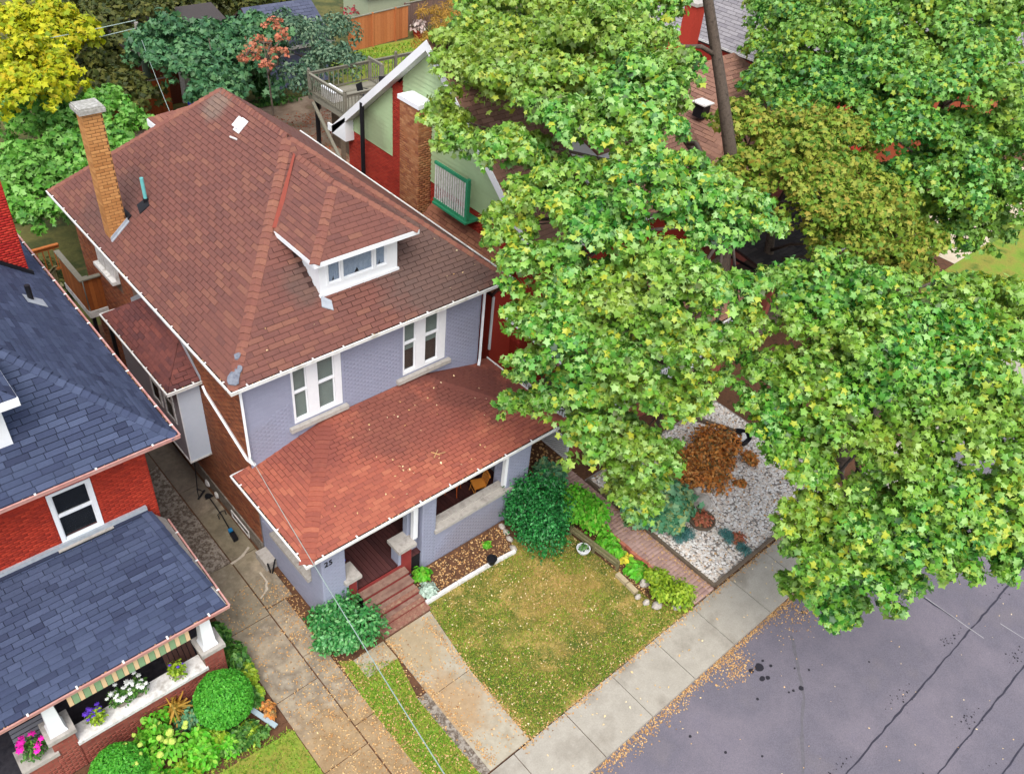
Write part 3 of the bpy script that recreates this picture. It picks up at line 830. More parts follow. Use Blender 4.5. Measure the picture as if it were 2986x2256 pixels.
def holed_wall(m, o, u, v, W, H, holes, thick):
    """wall slab with real openings; o lower left on the outer face, thickness goes inwards"""
    o, u, v = Vector(o), Vector(u), Vector(v); n = u.cross(v)
    us = sorted({0.0, W, *[h[0] for h in holes], *[h[2] for h in holes]}); vs = sorted({0.0, H, *[h[1] for h in holes], *[h[3] for h in holes]})
    for i in range(len(us) - 1):
        for j in range(len(vs) - 1):
            cu, cv = (us[i] + us[i + 1]) / 2, (vs[j] + vs[j + 1]) / 2
            if any(h[0] < cu < h[2] and h[1] < cv < h[3] for h in holes): continue
            a = o + u * us[i] + v * vs[j]
            m.prism([a, a + u * (us[i + 1] - us[i]), a + u * (us[i + 1] - us[i]) + v * (vs[j + 1] - vs[j]), a + v * (vs[j + 1] - vs[j])], -n * thick)

def window(parent, o, u, v, W, H, cols, rail=None, glass=None, blind=None, frame=mt_white, zb=.1, zt=.09, label=None, deep=.07, room=True):
    """o lower left of the opening on the wall face. cols = glass columns (a,b) in u. frame mesh > pane, blind"""
    o, u, v = Vector(o), Vector(u), Vector(v); n = u.cross(v)
    m = MB()
    def bar(a, b, c, d, pr, bk): # u a..b, v c..d
        q = o + u * a + v * c + n * pr
        m.prism([q, q + u * (b - a), q + u * (b - a) + v * (d - c), q + v * (d - c)], -n * (pr + bk))
    edges = [0.0] + [x for c in cols for x in c] + [W]
    for i in range(0, len(edges), 2): bar(edges[i], edges[i + 1], 0, H, .022, .1)
    for (a, b) in cols:
        bar(a, b, 0, zb, .018, .1); bar(a, b, H - zt, H, .018, .1)
        if rail: bar(a, b, rail - .028, rail + .028, .004, .09)
    f = m.build("window", frame, parent, label=label)
    for (a, b) in cols:
        # thin sash lines
        m = MB(); e = .028
        spans = [(zb, rail - .028), (rail + .028, H - zt)] if rail else [(zb, H - zt)]
        for k, (c, d) in enumerate(spans):
            pr = -.035 if k == 0 else -.02
            for (a1, b1, c1, d1) in ((a, a + e, c, d), (b - e, b, c, d), (a + e, b - e, c, c + e), (a + e, b - e, d - e, d)):
                q = o + u * a1 + v * c1 + n * pr
                m.prism([q, q + u * (b1 - a1), q + u * (b1 - a1) + v * (d1 - c1), q + v * (d1 - c1)], -n * .03)
        m.build("sash", frame, f)
        for k, (c, d) in enumerate(spans):
            q = o + u * (a + .01) + v * (c + .01) - n * (deep - .012 * k)
            MB().prism([q, q + u * (b - a - .02), q + u * (b - a - .02) + v * (d - c - .02), q + v * (d - c - .02)], -n * .006).build("pane", glass or mt_glass, f)
        if blind == 'slats':
            m = MB(); k = int((H - zb - zt) / .05)
            for i in range(k):
                q = o + u * (a - .02) + v * (zb + .05 * i) - n * (deep + .02)
                m.prism([q, q + u * (b - a + .04), q + u * (b - a + .04) + v * .034 - n * .018, q + v * .034 - n * .018], -n * .003)
            m.build("blind", mt_blind, f)
        elif blind == 'half':
            q = o + u * (a - .02) + v * (zb + (H - zb - zt) * .42) - n * (deep + .02)
            hh = (H - zb - zt) * .56
            m = MB(); k = int(hh / .05)
            for i in range(k):
                qq = q + v * (.05 * i)
                m.prism([qq, qq + u * (b - a + .04), qq + u * (b - a + .04) + v * .034 - n * .018, qq + v * .034 - n * .018], -n * .003)
            m.build("blind", mt_blind, f)
        elif blind == 'curtain':
            m = MB(); k = 12
            for i in range(k):
                x0, x1 = a + (b - a) * i / k, a + (b - a) * (i + 1) / k
                d0 = deep + .012 + .02 * (i % 2); d1 = deep + .012 + .02 * ((i + 1) % 2)
                g0, g1 = (.12 if abs(i - k / 2) < 1 else 0), (.12 if abs(i + 1 - k / 2) < 1 else 0)
                m.poly([o + u * x0 + v * (zb + (H - zb - zt) * g0 * 2) - n * d0, o + u * x1 + v * (zb + (H - zb - zt) * g1 * 2) - n * d1, o + u * x1 + v * H - n * d1, o + u * x0 + v * H - n * d0])
            m.build("curtain", mt_curtain, f)
    if room:
        a, b = edges[1] - .05, edges[-2] + .05
        q = o + u * a + v * .02 - n * .24
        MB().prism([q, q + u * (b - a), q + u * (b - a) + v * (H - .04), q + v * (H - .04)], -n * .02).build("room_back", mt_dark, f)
    return f

X, Y, Z = Vector((1, 0, 0)), Vector((0, 1, 0)), Vector((0, 0, 1))

# ================================================================ the grey and brown brick house in the middle
H = thing("brick_house", "two storey house with brown shingled hip roof, dormer and red shingled front porch", "house", (11, 20, 0))
# walls
m = MB()
fh = [(1.40, 4.68, 2.98, 6.66), (5.15, 4.68, 6.75, 6.66)]
holed_wall(m, (7.02, 16.757, 0), X, Z, 8.13, 6.93, fh, .2)
wall_f = m.build("front_wall", mt_paint_mortar, H, label="front wall of painted grey brick")
brick_face(wall_f, (6.975, 16.757, 3.7), X, Z, 8.22, 3.2, mt_paint, 150, holes=[(1.38, .93, 3.06, 3.2), (5.12, .93, 6.83, 3.2)], proud=.0018, rnd=.0004, seen=lambda p: p.z > 4.3)
MB().box(7.0, 15.17, 16.97, 28.4, 0, 6.93).build("wall", mt_mortar, H)
wall_l = MB().box(6.977, 7.0, 16.77, 28.4, .5, 6.93).build("side_wall", mt_mortar, H, label="side wall of bare brown brick along the driveway")
brick_face(wall_l, (6.977, 28.4, .5), -Y, Z, 11.63, 6.4, mt_brown_brick, 120, holes=[(2.4, 4.6, 3.6, 5.9), (4.55, 1.65, 8.7, 5.4)], seen=lambda p: (p.y < 19.5 and p.z < 3.6 and p.y > 16.9), bw=.225, bh=.066)
MB().box(6.93, 7.0, 16.8, 28.4, -.1, .5).build("foundation", M("foundation_render", [(134, 124, 112), (112, 104, 94), (150, 142, 130)], nscale=3, mottle=.3, bump=.4, bscale=40), H)
MB().box(15.17, 15.2, 16.77, 28.4, 0, 6.93).build("side_wall", mt_brown_brick, H)
for yy, rr in ((20.4, .16), (19.75, .13)):
    m = MB(); m.rock((6.91, yy, .02), .07, rr, .22, R); m.build("whitewashed_stone", mt_white_dirty, H)
# basement window
b_ = MB().box(6.90, 6.97, 17.6, 18.75, .22, .28); b_.box(6.9, 6.97, 17.6, 18.75, -.02, .02); b_.box(6.9, 6.97, 17.6, 17.66, .02, .22); b_.box(6.9, 6.97, 18.69, 18.75, .02, .22)
bw_ = b_.build("basement_window", mt_white_dirty, H); MB().box(6.92, 6.929, 17.66, 18.69, .02, .22).build("pane", mt_glass_dark, bw_)
# front windows with stone sills
window(H, (8.42, 16.757, 4.68), X, Z, 1.58, 1.98, [(.06, .47), (.82, 1.36)], rail=1.08, blind='slats')
window(H, (12.17, 16.757, 4.68), X, Z, 1.60, 1.98, [(.04, .46), (.82, 1.32)], rail=1.16, blind='half')
for (a, b) in ((8.24, 10.14), (11.92, 13.96)):
    MB().box(a, b, 16.62, 16.85, 4.46, 4.60).build("sill", mt_stone, H)
# soffits and fascia
m = MB(); m.box(6.62, 15.85, 16.36, 28.85, 6.93, 6.97); m.build("soffit", mt_white, H)
# roof
k = .84
FL, FR, BL, BR = (6.57, 16.3, 7.1), (15.92, 16.3, 7.1), (6.57, 28.9, 7.1), (15.92, 28.9, 7.1)
AF, AB = (11.25, 21.05, 11.0), (11.25, 25.0, 11.0)
def lower(p, d=.02): return (p[0], p[1], p[2] - d)
m = MB()
for q in ([FL, FR, AF], [BL, FL, AF, AB], [FR, BR, AB, AF], [BR, BL, AB]): m.poly([lower(p) for p in q])
m.poly([(6.57, 16.3, 7.0), (15.92, 16.3, 7.0), (15.92, 28.9, 7.0), (6.57, 28.9, 7.0)])
for a, b in ((FL, FR), (FR, BR), (BR, BL), (BL, FL)): m.poly([lower(a), lower(b), lower(b, .1), lower(a, .1)])
roof = m.build("roof", mt_deck_base, H)
roof_face(roof, [FL, FR, AF], mt_roof, .152, .45, 90, hole=lambda p: 9.95 < p.x < 12.4 and p.y > 17.5 and p.z < 9.9 - abs(p.x - 11.2) * .3)
roof_face(roof, [BL, FL, AF, AB], mt_roof, .152, .42, 60)
roof_face(roof, [FR, BR, AB, AF], mt_roof, .152, .45, 0)
roof_face(roof, [BR, BL, AB], mt_roof, .152, .45, 0)
nF, nL, nR, nB = (0, -k, 1), (-k, 0, 1), (k, 0, 1), (0, 1, 1)
ridge_caps(roof, FL, AF, nL, nF, mt_cap, wd=.16)
ridge_caps(roof, FR, AF, nF, nR, mt_cap, wd=.14)
ridge_caps(roof, AF, AB, nL, nR, mt_cap, wd=.17)
ridge_caps(roof, BL, AB, nB, nL, mt_cap, wd=.16)
for (x, y, z, r) in ((6.75, 16.5, 7.27, .2), (6.95, 16.62, 7.38, .12), (7.1, 16.9, 7.57, .1)):
    m = MB(); n = 9
    m.prism([(x + r * R.uniform(.6, 1.1) * math.cos(6.283 * q / n), y + r * R.uniform(.6, 1.1) * math.sin(6.283 * q / n), z + .025 + .84 * .5 * r * (math.cos(6.283 * q / n) + math.sin(6.283 * q / n)) * .7) for q in range(n)], (0, 0, .03))
    m.build("lead_patch", mt_lead, roof)
gutter(H, (6.5, 16.22, 7.12), (16.0, 16.22, 7.12), (0, -1, 0), mt_gutter)
gutter(H, (6.5, 28.9, 7.12), (6.5, 16.22, 7.12), (-1, 0, 0), mt_gutter)
gutter(H, (16.0, 16.22, 7.12), (16.0, 28.9, 7.12), (1, 0, 0), mt_gutter, straps=False)

# dormer
m = MB()
holed_wall(m, (9.9, 17.45, 7.95), X, Z, 2.55, 1.47, [(.22, .36, 2.24, 1.2)], .12)
for x0 in (9.9, 12.43): m.prism([(x0, 17.57, 8.0), (x0, 19.4, 9.5), (x0, 17.57, 9.42)], (.02, 0, 0))
dw_ = m.build("dormer_wall", mt_white, H)
window(H, (10.12, 17.45, 8.31), X, Z, 2.02, .84, [(.06, .46), (.53, 1.52), (1.60, 1.95)], blind='curtain', zb=.05, zt=.06)
MB().box(9.86, 12.49, 17.40, 17.46, 8.02, 8.12).build("dormer_sill", mt_white, H)
EZ = 9.42
dFL, dFR, dA, dB = (9.55, 17.03, EZ), (12.87, 17.03, EZ), (11.2, 18.6, 10.66), (11.2, 20.55, 10.66)
dLb, dRb = (9.55, 19.06, EZ), (12.87, 19.06, EZ)
m = MB()
for q in ([dFL, dFR, dA], [dLb, dFL, dA, dB], [dFR, dRb, dB, dA]): m.poly([lower(p) for p in q])
droof = m.build("dormer_roof", mt_deck_base, H)
m = MB(); m.box(9.57, 12.85, 17.05, 19.0, EZ - .1, EZ - .06)
m.box(9.53, 12.89, 17.0, 17.03, EZ - .13, EZ); m.box(9.53, 9.56, 17.03, 19.05, EZ - .13, EZ); m.box(12.86, 12.89, 17.03, 19.05, EZ - .13, EZ)
m.build("dormer_fascia", mt_white, H)
roof_face(droof, [dFL, dFR, dA], mt_roof, .15, .42, 40)
roof_face(droof, [dLb, dFL, dA, dB], mt_roof, .15, .42, 40)
roof_face(droof, [dFR, dRb, dB, dA], mt_roof, .15, .42, 0)
ridge_caps(droof, dFL, dA, (-.75, 0, 1), (0, -.8, 1), mt_cap, wd=.15)
ridge_caps(droof, dFR, dA, (0, -.8, 1), (.75, 0, 1), mt_cap, wd=.15)
ridge_caps(droof, dA, dB, (-.75, 0, 1), (.75, 0, 1), mt_cap, wd=.16)
a, b = Vector(dB) + Vector((-.1, -.08, .03)), Vector(dLb) + Vector((.06, .02, .04))
m = MB(); m.poly([a + Vector((.0, .05, .03)), a + Vector((0, -.04, .0)), b + Vector((.05, -.05, .03)), b + Vector((-.09, .04, .04))]); m.build("valley_flashing", M("red_flashing", [(128, 62, 50)], mottle=.2), H)
m = MB(); m.box(9.72, 10.0, 17.1, 17.4, 7.8, 7.84)
m = MB(); m.prism([(9.78, 17.2, 7.9), (10.05, 17.05, 7.77), (10.12, 17.25, 7.93), (9.9, 17.42, 8.08)], (0, 0, .03)); m.build("patched_flashing", mt_flash, H)
# rear dormer
rz = 9.3
rA, rB = (11.25, 26.6, 9.98), (11.25, 25.4, 9.98)
m = MB(); m.poly([(9.85, 26.6, rz), (11.25, 25.4, 9.98), (11.25, 26.6, 9.98), (9.85, 27.8, rz)]); m.poly([(9.85, 27.8, rz), (11.25, 26.6, 9.98), (12.65, 27.8, rz)]); m.poly([(12.65, 26.6, rz), (12.65, 27.8, rz), (11.25, 26.6, 9.98), (11.25, 25.4, 9.98)])
rr_ = m.build("dormer_roof", M("rear_dormer_shingle", [(150, 92, 76), (136, 82, 68)], nscale=3, mottle=.2), H)
roof_face(rr_, [(9.85, 27.8, rz), (9.85, 26.6, rz), rB, rA], mt_cap, .15, .42, 0)
m = MB(); m.box(9.82, 12.68, 26.5, 27.83, rz - .25, rz - .03); m.box(10.05, 12.5, 26.0, 27.6, 7.6, rz - .2); m.build("dormer_wall", mt_white, H)

# chimney
ch = MB().box(6.875, 7.395, 24.325, 24.795, 6.6, 11.3).build("chimney", mt_tan_mortar, H)
brick_face(ch, (6.875, 24.325, 7.0), X, Z, .52, 4.3, mt_tan_brick, 170, bw=.235, bh=.083, mj=.014, proud=.014)
brick_face(ch, (6.875, 24.795, 7.0), -Y, Z, .47, 4.3, mt_tan_brick, 110, bw=.235, bh=.083, mj=.014, proud=.014)
brick_face(ch, (7.395, 24.325, 7.0), Y, Z, .47, 4.3, mt_tan_brick, 0, bw=.235, bh=.083, mj=.014, proud=.014)
brick_face(ch, (7.395, 24.795, 7.0), -X, Z, .52, 4.3, mt_tan_brick, 0, bw=.235, bh=.083, mj=.014, proud=.014)
m = MB(); m.prism([(6.77, 24.22, 11.3), (7.5, 24.22, 11.3), (7.5, 24.9, 11.3), (6.77, 24.9, 11.3)], (0, 0, .12)); m.prism([(6.8, 24.25, 11.42), (7.47, 24.25, 11.42), (7.47, 24.87, 11.42), (6.8, 24.87, 11.42)], (0, 0, .05))
m.build("cap", M("chimney_cap", [(172, 170, 162), (140, 138, 130), (190, 188, 182)], nscale=8, mottle=.35, bump=.6, bscale=30), ch)
m = MB(); m.prism([(6.84, 24.30, 7.36), (7.44, 24.30, 7.84), (7.44, 24.30, 8.0), (6.84, 24.30, 7.5)], (0, -.02, 0)); m.prism([(6.85, 24.22, 7.375), (7.46, 24.22, 7.885), (7.46, 24.3, 7.885), (6.85, 24.3, 7.375)], (0, 0, .03)); m.build("flashing", mt_flash, ch)
m = MB(); m.prism([(7.46, 24.3, 7.9), (7.58, 24.3, 8.0), (7.58, 24.82, 8.0), (7.46, 24.82, 7.9)], (0, 0, .05)); m.build("flashing", mt_black, ch)
# vent pipe and roof vent
p = MB(); p.tube([(8.07, 24.23, 8.3), (8.07, 24.23, 9.16)], .055, 10); vp = p.build("vent_pipe", mt_teal, H, smooth=False)
m = MB(); m.tube([(8.07, 24.23, 8.34), (8.07, 24.23, 8.5)], .085, 8); m.prism([(7.75, 24.05, 8.12), (8.05, 23.95, 8.37), (8.15, 24.3, 8.46), (7.85, 24.45, 8.2)], (0, 0, .04)); m.build("pipe_boot", mt_black, vp)
def onL(x): return 7.1 + k * (x - 6.57)
m = MB(); m.prism([(10.6, 22.78, onL(10.6) + .03), (10.95, 22.78, onL(10.95) + .03), (10.95, 23.1, onL(10.95) + .03), (10.6, 23.1, onL(10.6) + .03)], Vector((-.64, 0, .77)) * .03)
m.prism([(10.65, 22.82, onL(10.65) + .05), (10.91, 22.82, onL(10.91) + .05), (10.91, 23.06, onL(10.91) + .05), (10.65, 23.06, onL(10.65) + .05)], Vector((-.64, 0, .77)) * .16)
m.build("roof_vent", mt_white, H)
m = MB(); m.tube([(10.42, 22.98, onL(10.42) + .06), (10.46, 22.66, onL(10.46) + .06)], .03, 6); m.build("vent_bracket", mt_white_dirty, H)

# side bay
m = MB(); m.box(6.31, 6.975, 19.66, 23.9, 2.1, 5.1); bay = m.build("bay", mt_siding_grey, H, label="siding clad bay hung on the side wall")
boards(bay, [(6.3, 19.66, 2.1), (6.975, 19.66, 2.1), (6.975, 19.66, 5.1), (6.3, 19.66, 5.1)], X, Z, -Y, .105, mt_siding)
boards(bay, [(6.31, 19.66, 2.1), (6.31, 23.9, 2.1), (6.31, 23.9, 5.1), (6.31, 19.66, 5.1)], -Y, Z, -X, .21, mt_siding_grey)
for y0 in (21.05, 20.1):
    m = MB(); x = 6.26
    for (a, b, c, d) in ((y0, y0 + .09, 3.3, 4.8), (y0 + .61, y0 + .7, 3.3, 4.8), (y0 + .09, y0 + .61, 3.3, 3.4), (y0 + .09, y0 + .61, 4.7, 4.8), (y0 + .09, y0 + .61, 4.05, 4.12)): m.box(x, 6.31, a, b, c, d)
    f = m.build("window", mt_white_dirty, H); MB().box(6.278, 6.284, y0 + .09, y0 + .61, 3.4, 4.7).build("pane", mt_glass_dark, f)
MB().box(6.28, 6.31, 19.63, 19.66, 2.1, 5.1).build("corner_trim", mt_white, bay); MB().box(6.27, 6.99, 19.62, 23.95, 2.04, 2.1).build("bay_bottom_trim", mt_white_dirty, bay)
q1, q2, q3, q4 = (5.99, 19.42, 5.18), (5.99, 24.02, 5.18), (6.975, 23.0, 6.0), (6.975, 20.5, 6.0)
e1, e2 = (6.975, 19.42, 5.18), (6.975, 24.02, 5.18)
m = MB()
for q in ([q2, q1, q4, q3], [q1, e1, q4], [e2, q2, q3]): m.poly([lower(p) for p in q])
m.box(5.99, 6.975, 19.42, 24.02, 5.08, 5.12)
br_ = m.build("bay_roof", mt_deck_base, H)
roof_face(br_, [q2, q1, q4, q3], mt_bayroof, .14, .36, 40); roof_face(br_, [q1, e1, q4], mt_bayroof, .14, .36, 0); roof_face(br_, [e2, q2, q3], mt_bayroof, .14, .36, 0)
m = MB(); w0 = .13
m.prism([(6.96, 20.45, 5.98), (6.96, 23.05, 5.98), (6.96, 23.05, 6.2), (6.96, 20.45, 6.2)], (-.015, 0, 0))
m.prism([(6.96, 19.36, 5.1), (6.96, 20.5, 6.0), (6.96, 20.5, 6.2), (6.96, 19.36, 5.36)], (-.015, 0, 0)); m.prism([(6.96, 23.0, 6.0), (6.96, 24.1, 5.16), (6.96, 24.1, 5.4), (6.96, 23.0, 6.2)], (-.015, 0, 0))
m.build("flashing", mt_flash, br_)
gutter(H, (5.93, 24.08, 5.2), (5.93, 19.34, 5.2), (-1, 0, 0), mt_gutter, step=.8)
gutter(H, (5.93, 19.34, 5.2), (7.0, 19.34, 5.2), (0, -1, 0), mt_gutter, step=.5)
MB().bar((5.95, 24.08, 5.15), (6.97, 24.08, 5.15), .03, .1).build("gutter_end", mt_gutter, H)
# downspouts
def spout(pts, r=.045, mat=mt_white): 
    m = MB()
    for a, b in zip(pts[:-1], pts[1:]): m.bar(a, b, r * 1.5, r * 1.3, up=(.3, 1, .1))
    return m.build("downspout", mat, H)
spout([(6.93, 16.68, 6.95), (6.93, 16.68, 4.12), (7.02, 16.6, 3.98)])
spout([(6.93, 19.25, 5.1), (6.925, 19.1, 4.95), (6.925, 16.85, 4.05), (6.98, 16.66, 4.0)])
spout([(15.24, 16.68, 6.95), (15.24, 16.68, 4.0), (15.1, 16.55, 3.85)])
# back windows / hood on the side wall
m = MB(); m.box(6.72, 6.97, 24.85, 26.4, 5.5, 5.62); m.box(6.86, 6.97, 24.85, 26.3, 5.62, 6.3); m.build("window_hood", mt_white_dirty, H)

# ---------------------------------------------------------------- front porch
PX0, PX1, PY0, PY1, PZ = 6.48, 15.8, 13.03, 16.75, 3.57
pA, pB = (9.41, 16.75, 4.36), (12.87, 16.75, 4.36)
m = MB()
for q in ([(PX0, PY0, PZ), (PX1, PY0, PZ), pB, pA], [(PX0, 16.95, PZ), (PX0, PY0, PZ), pA], [(PX1, PY0, PZ), (PX1, 16.95, PZ), pB]): m.poly([lower(p) for p in q])
m.box(6.5, 15.78, 13.05, 16.75, PZ - .14, PZ - .1)
proof = m.build("porch_roof", mt_deck_base, H)
roof_face(proof, [(PX0, PY0, PZ), (PX1, PY0, PZ), pB, pA], mt_proof, .138, .31, 150, rest="shingle_field")
roof_face(proof, [(PX0, 16.95, PZ), (PX0, PY0, PZ), pA], mt_proof, .138, .31, 60)
roof_face(proof, [(PX1, PY0, PZ), (PX1, 16.95, PZ), pB], mt_proof, .138, .31, 20)
ridge_caps(proof, (PX0, PY0, PZ), pA, (-.27, 0, 1), (0, -.21, 1), mt_proof, wd=.2, step=.16)
ridge_caps(proof, (PX1, PY0, PZ), pB, (0, -.21, 1), (.27, 0, 1), mt_proof, wd=.2, step=.16)
gutter(H, (6.42, 12.96, 3.59), (15.86, 12.96, 3.59), (0, -1, 0), mt_gutter)
gutter(H, (6.42, 17.0, 3.59), (6.42, 12.96, 3.59), (-1, 0, 0), mt_gutter)
gutter(H, (15.86, 12.96, 3.59), (15.86, 17.0, 3.59), (1, 0, 0), mt_gutter)
MB().bar((6.44, 17.0, 3.55), (6.97, 17.0, 3.55), .03, .09).build("gutter_end", mt_gutter, H)
MB().box(6.6, 15.7, 13.15, 16.75, 3.3, 3.42).build("porch_ceiling", mt_white_dirty, H)
# posts and low walls of painted brick
for (x0, x1, y1) in ((7.04, 7.77, 13.95), (10.43, 10.92, 13.85), (13.76, 14.68, 13.95)):
    po = MB().box(x0, x1, 13.33, y1, 0, 3.3).build("porch_post", mt_paint_flat, H)
    brick_face(po, (x0, 13.33, .05), X, Z, x1 - x0, 3.22, mt_paint, 12, proud=.0018, rnd=.0004)
    brick_face(po, (x0, y1, .05), -Y, Z, y1 - 13.33, 3.22, mt_paint, 0, proud=.0018, rnd=.0004)
lw = MB().box(10.92, 13.76, 13.34, 13.6, 0, 1.42).build("porch_wall", mt_paint_mortar, H)
brick_face(lw, (10.92, 13.34, .03), X, Z, 2.84, 1.38, mt_paint, 30, proud=.0018, rnd=.0004)
m = MB(); m.box(10.88, 14.02, 13.24, 13.48, 1.42, 1.54); m.box(10.88, 13.76, 13.48, 13.72, 1.42, 1.60); m.build("ledge", mt_stone, H)
sw_ = MB().box(7.04, 7.3, 13.95, 16.75, 0, 1.5).build("porch_wall", mt_paint_mortar, H)
brick_face(sw_, (7.04, 16.75, .03), -Y, Z, 2.8, 1.45, mt_paint, 30, proud=.0018, rnd=.0004)
MB().box(6.92, 7.36, 13.96, 16.1, 1.5, 1.62).build("ledge", mt_stone, H)
MB().box(14.42, 14.68, 13.95, 16.75, 0, 1.5).build("porch_wall", mt_paint_flat, H)
for (x0, x1) in ((7.77, 8.14), (9.58, 10.06)):
    st = MB().box(x0, x1, 13.36, 13.72, 0, 1.5).build("stair_pier", mt_paint_flat, H)
    MB().box(x0 + .1, x1 - .02, 13.335, 13.36, .12, 1.48).build("red_panel", mt_red_panel, st)
    MB().prism([(x0 - .08, 13.2, 1.5), (x1 + .08, 13.2, 1.5), (x1 + .08, 13.82, 1.5), (x0 - .08, 13.82, 1.5)], (0, 0, .12)).build("cap", mt_stone, st)
MB().box(10.06, 10.43, 13.6, 13.8, 0, 3.3).build("post_return", mt_paint_flat, H)
for x in (10.12, 13.66):
    m = MB(); m.box(x, x + .16, 13.36, 13.5, 1.62, 3.3); m.box(x + .05, x + .11, 13.345, 13.36, 1.62, 3.3); m.build("white_column", mt_white, H)
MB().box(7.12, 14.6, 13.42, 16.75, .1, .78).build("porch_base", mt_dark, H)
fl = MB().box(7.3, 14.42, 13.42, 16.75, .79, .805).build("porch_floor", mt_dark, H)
L = []
x = 7.06
while x < 14.6:
    ob = None
    m = MB().box(x + .006, x + .139, 13.38, 16.74, .81, .84); m.build("floorboard", mt_porch_floor, fl); x += .145
# steps
ss = MB()
for i in range(5):
    ss.box(8.2, 9.74, 13.36 - .27 * (i + 1) + .06, 13.36 - .27 * i, -.1, .66 - .165 * i - .04 if i < 4 else .0)
st = ss.build("steps", mt_dark, H)
for i in range(5):
    z = .675 - .165 * i if i < 4 else .03
    y1 = 13.38 - .27 * i
    if i < 4:
        for q in range(2):
            MB().box(8.15, 9.78, y1 - .30 + .15 * q, y1 - .155 + .15 * q, z - .035, z).build("tread", mt_step if i < 2 else mt_step_worn if q == 0 else mt_step, st)
        MB().box(8.18, 9.76, y1 - .27, y1 - .255, z - .165, z - .036).build("riser", mt_red_panel, st)
    else:
        MB().box(8.15, 9.8, y1 - .3, y1, -.05, .05).build("tread", mt_step_worn, st)
MB().box(8.16, 9.77, 13.345, 13.365, .66, .80).build("riser", mt_red_panel, st)
# back of the porch: door and window in the ground floor
m = MB(); m.box(8.6, 9.6, 16.70, 16.757, .85, 2.95); dr = m.build("door", mt_white_dirty, H); MB().box(8.8, 9.4, 16.68, 16.70, 1.7, 2.7).build("pane", mt_glass_dark, dr)
MB().tube([(8.68, 16.66, 1.85), (8.72, 16.66, 1.85)], .03, 8).build("handle", mt_black, dr)
# house number painted metal digits
fc = bpy.data.curves.new("house_number", 'FONT'); fc.body = "25"; fc.size = .27; fc.extrude = .008; fc.materials.append(mt_black)
fo = bpy.data.objects.new("house_number", fc); link(fo, H); fo.location = (0, 0, 0)
_me = bpy.data.meshes.new_from_object(fo.evaluated_get(bpy.context.evaluated_depsgraph_get())); bpy.data.objects.remove(fo)
fo = bpy.data.objects.new("house_number", _me); link(fo, H)
fo.location = Vector((7.12, 13.316, 2.66)) - Vector((11, 20, 0)); fo.rotation_euler = (math.pi / 2, 0, 0)
# leaves lying on the roofs
pts = []
for _ in range(34):
    x, y = R.uniform(9.5, 14.5), R.uniform(13.4, 16.2)
    pts.append((x, y, PZ + .21 * (y - PY0) + .045))
for _ in range(12):
    x, y = R.uniform(8, 10.5), R.uniform(13.2, 14.6)
    pts.append((x, y, PZ + .21 * (y - PY0) + .045))
for _ in range(14):
    x = R.uniform(7.5, 15); y = R.uniform(16.5, 18.0)
    if x - 6.57 > y - 16.3 and 15.9 - x > y - 16.3 and not (9.5 < x < 12.9 and y > 17): pts.append((x, y, 7.1 + k * (y - 16.3) + .05))
litter("roof_leaves", pts, .06, mt_litter_pale, parent=H)
m = MB()
for (a, b) in (((11.3, 14.0), (11.55, 14.15)), ((11.35, 14.2), (11.5, 13.98)), ((11.45, 14.05), (11.7, 13.98))): m.tube([(a[0], a[1], PZ + .21 * (a[1] - PY0) + .05), (b[0], b[1], PZ + .21 * (b[1] - PY0) + .07)], .014, 5)
m.build("fallen_twig", mt_litter, H)

# ================================================================ left neighbour: red brick, blue-grey shingles
N = thing("brick_house", "red brick house with blue grey shingled roof and matching porch beside the driveway", "house", (0, 20, 0))
fh = [(6.92, 4.12, 7.94, 5.86)]
m = MB(); holed_wall(m, (-5, 16.757, 0), X, Z, 9.27, 6.75, fh, .25)
nwf = m.build("front_wall", mt_red_mortar, N)
brick_face(nwf, (0.2, 16.757, 3.7), X, Z, 4.1, 3.0, mt_red_brick, 220, holes=[(1.70, .25, 2.76, 2.2)], bw=.21, bh=.062)
brick_face(nwf, (-4.9, 16.757, 3.7), X, Z, 5.1, 3.0, mt_red_brick, 0)
wl_ = MB().box(-5, 4.27, 17.0, 28, 0, 6.75).build("wall", mt_red_mortar, N)
wr_ = MB().box(4.27, 4.29, 16.76, 28, 0, 6.75).build("side_wall", mt_red_mortar, N)
brick_face(wr_, (4.29, 16.76, .02), Y, Z, 5.5, 6.5, mt_red_brick, 0)
window(N, (1.92, 16.757, 4.12), X, Z, 1.02, 1.74, [(.1, .92)], rail=.92, glass=mt_glass, zb=.12)
MB().box(1.76, 3.1, 16.6, 16.85, 3.92, 4.1).build("sill", mt_stone, N)
k2 = .8
a, b, c, d = (4.87, 15.9, 6.85), (4.87, 28.6, 6.85), (-5.6, 28.6, 6.85), (-5.6, 15.9, 6.85)
rz_ = 6.85 + k2 * 5.235
e, f = (-.365, 21.13, rz_), (-.365, 23.36, rz_)
m = MB()
for q in ([d, a, e], [a, b, f, e], [b, c, f], [c, d, e, f]): m.poly([lower(p) for p in q])
m.box(-5.6, 4.87, 15.9, 28.6, 6.72, 6.77)
nr = m.build("roof", mt_under_blue, N)
hole2 = lambda p: p.x < 1.7 and 16.85 < p.y and p.z < 9.1 and p.x > -2.4
roof_face(nr, [d, a, e], mt_blue, .152, .4, 90, hole=hole2, vary=.3, gap=.008)
roof_face(nr, [a, b, f, e], mt_blue, .152, .4, 60, vary=.3, gap=.008)
roof_face(nr, [c, d, e, f], mt_blue, .152, .4, 0); roof_face(nr, [b, c, f], mt_blue, .152, .4, 0)
ridge_caps(nr, a, e, (0, -k2, 1), (k2, 0, 1), mt_blue, wd=.17, step=.19)
ridge_caps(nr, e, f, (-k2, 0, 1), (k2, 0, 1), mt_blue, wd=.17, step=.19)
